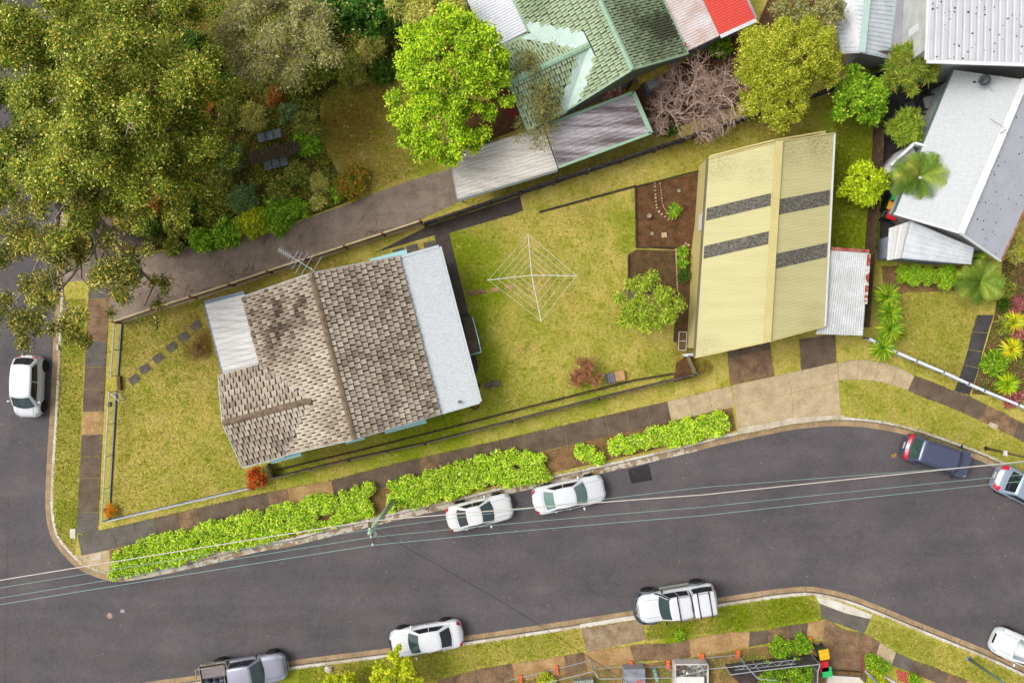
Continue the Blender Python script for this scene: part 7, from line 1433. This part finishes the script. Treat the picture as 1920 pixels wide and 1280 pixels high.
m = MB(); m.box(P(1094, 1276) + Vector((0, 0, .25)), (1.2, .5, .5), R(4)); tag(m.build('pallet_bundle', mat('pallet_wrap', C(170, 178, 170), C(130, 134, 126), 3, .6, .3, 10)), 'grey wrapped bundle behind the temporary fence', 'bundle')
# shade cloth fence and dark sheets
t = thing('shade_cloth_fence', 'dark shade cloth on a steel frame beside the green shrubs', 'fence', P(1460, 1235)); SC_ = mat('shade_cloth', C(98, 92, 90), C(78, 72, 70), 2, .9, .15, 20)
sp = [(1358, 1245), (1410, 1238), (1470, 1231), (1520, 1226), (1516, 1240), (1514, 1290)]
for a, b in zip(sp, sp[1:]):
    A, B = P(*a), P(*b); d = (B - A).normalized(); m = MB(); n_ = Vector((-d.y, d.x, 0)) * .012; m.hexa([A - n_, B - n_, B + n_, A + n_], [v + Vector((0, 0, 1.5)) for v in (A - n_, B - n_, B + n_, A + n_)]); m.build('cloth', SC_, t); m = MB(); m.tube([A + Vector((0, 0, 1.53)), B + Vector((0, 0, 1.53))], .03, 6); m.build('top_rail', GALV, t); m = MB(); m.tube([A, A + Vector((0, 0, 1.53))], .03, 6); m.build('post', GALV, t)
t = thing('sheet_pile', 'pile of dark wavy roofing sheets behind the shade cloth', 'sheet pile', P(1410, 1268))
for k in range(7):
    a, b = P(1372 + k * 4, 1262 + k * 3), P(1432 + k * 2, 1252 + k * 4); m = MB(); d = (b - a); n_ = Vector((-d.y, d.x, 0)).normalized() * .5; z = Vector((0, 0, .08 + k * .03 + random.uniform(0, .03))); m.grid(lambda u, v: lerp(a, b, u) + n_ * (v - .5) + z + Vector((0, 0, .05 * math.sin(u * 9 + k) + .02 * math.sin(v * 16))), 16, 8); m.build('sheet', mat('sheet_brown', C(92, 78, 76), C(70, 58, 56), 2), t)
t = thing('steel_truss', 'pale steel lattice beam on the shade cloth fence', 'truss', P(1440, 1243)); m = MB(); a, b = P(1378, 1248, 1.6), P(1492, 1236, 1.6); up = Vector((0, -.24, .0)); m.tube([a, b], .016, 5); m.tube([a + up, b + up], .016, 5); m.build('chord', GALV, t); m = MB()
for k in range(10): m.tube([lerp(a, b, k / 10) + (up if k % 2 else Vector()), lerp(a, b, (k + 1) / 10) + (Vector() if k % 2 else up)], .01, 4)
m.build('web', GALV, t)
# letter wall, red brick panel, garden edge at the bottom
t = thing('pale_slab', 'cream coloured raised slab with timber surround below the bins', 'slab', P(1585, 1275)); m = MB(); m.prism([tuple(P(*q)[:2]) for q in ((1550, 1262), (1608, 1266), (1630, 1290), (1545, 1295))], 0, .25); m.build('slab', plain('cream_slab', C(228, 222, 206), .7), t); beam('sleeper', P(1552, 1256), P(1612, 1260), .22, .3, WOODB, t); beam('sleeper', P(1612, 1260), P(1640, 1290), .22, .3, plain('sleeper_brown', C(110, 84, 76), .8), t)
t = thing('brick_paving', 'small square of red bricks in the lower verge', 'paving', P(1697, 1264))
for i in range(4):
    for j in range(3): m = MB(); c = P(1684 + i * 7.6 + j * 1.6, 1258 + i * 2.4 + j * 7.2); m.box(c + Vector((0, 0, .03)), (.235, .215, .07), R(-18)); m.build('brick', mat('red_brick', C(206, 102, 84), C(182, 80, 64), 4), t)
t = thing('brick_edge', 'short column of red bricks edging the brown crossing', 'edging', P(1618, 1245))
for k in range(7): m = MB(); m.box(P(1615 + k * .5, 1228 + k * 4.6) + Vector((0, 0, .04)), (.2, .13, .1), R(4)); m.build('brick', mat('brown_brick', C(150, 92, 78), C(120, 76, 66), 4), t)
t = thing('sign_board', 'small white board leaning by the curved garden edge', 'sign', P(1625, 1262)); m = MB(); m.box(P(1626, 1262) + Vector((0, 0, .4)), (.06, .6, .8), R(40)); m.build('board', WHITE, t); m = MB(); m.box(P(1626, 1262) + Vector((.02, 0, .82)), (.12, .66, .06), R(40)); m.build('cap', plain('cap_blue', C(130, 140, 170)), t)
m = MB(); c = catmull(W2([(1632, 1255), (1655, 1266), (1680, 1280), (1700, 1296)]), .3); m.tube([(p.x, p.y, .08) for p in c], .09, 6); tag(m.build('garden_edge', plain('edge_white', C(226, 222, 214), .7)), 'curved white concrete garden edge at the bottom', 'edging')
m = MB(); m.ball((*P(616, 1252)[:2], .15), (.26, .2, .16), 10, 6)
for v in m.v: v += Vector((random.gauss(0, .03), random.gauss(0, .03), random.gauss(0, .02)))
tag(m.build('paper_bag', plain('paper_white', C(236, 220, 200), .9)), 'crumpled cream bag on the grass beside the yellow shrub', 'bag')
m = MB(); m.box((*P(109, 651)[:2], .06), (.16, .34, .12), R(2)); tag(m.build('service_marker', plain('marker_pale', C(206, 190, 176), .8)), 'small pale block on the left verge', 'marker')
t = thing('water_meter', 'small green tap box at the white fence corner', 'tap box', P(1842, 731)); m = MB(); m.lathe((*P(1842, 730)[:2], 0), [(.14, 0), (.14, .1), (.1, .14), (.02, .15)], 12); m.build('cap', plain('cap_green', C(60, 150, 120)), t)
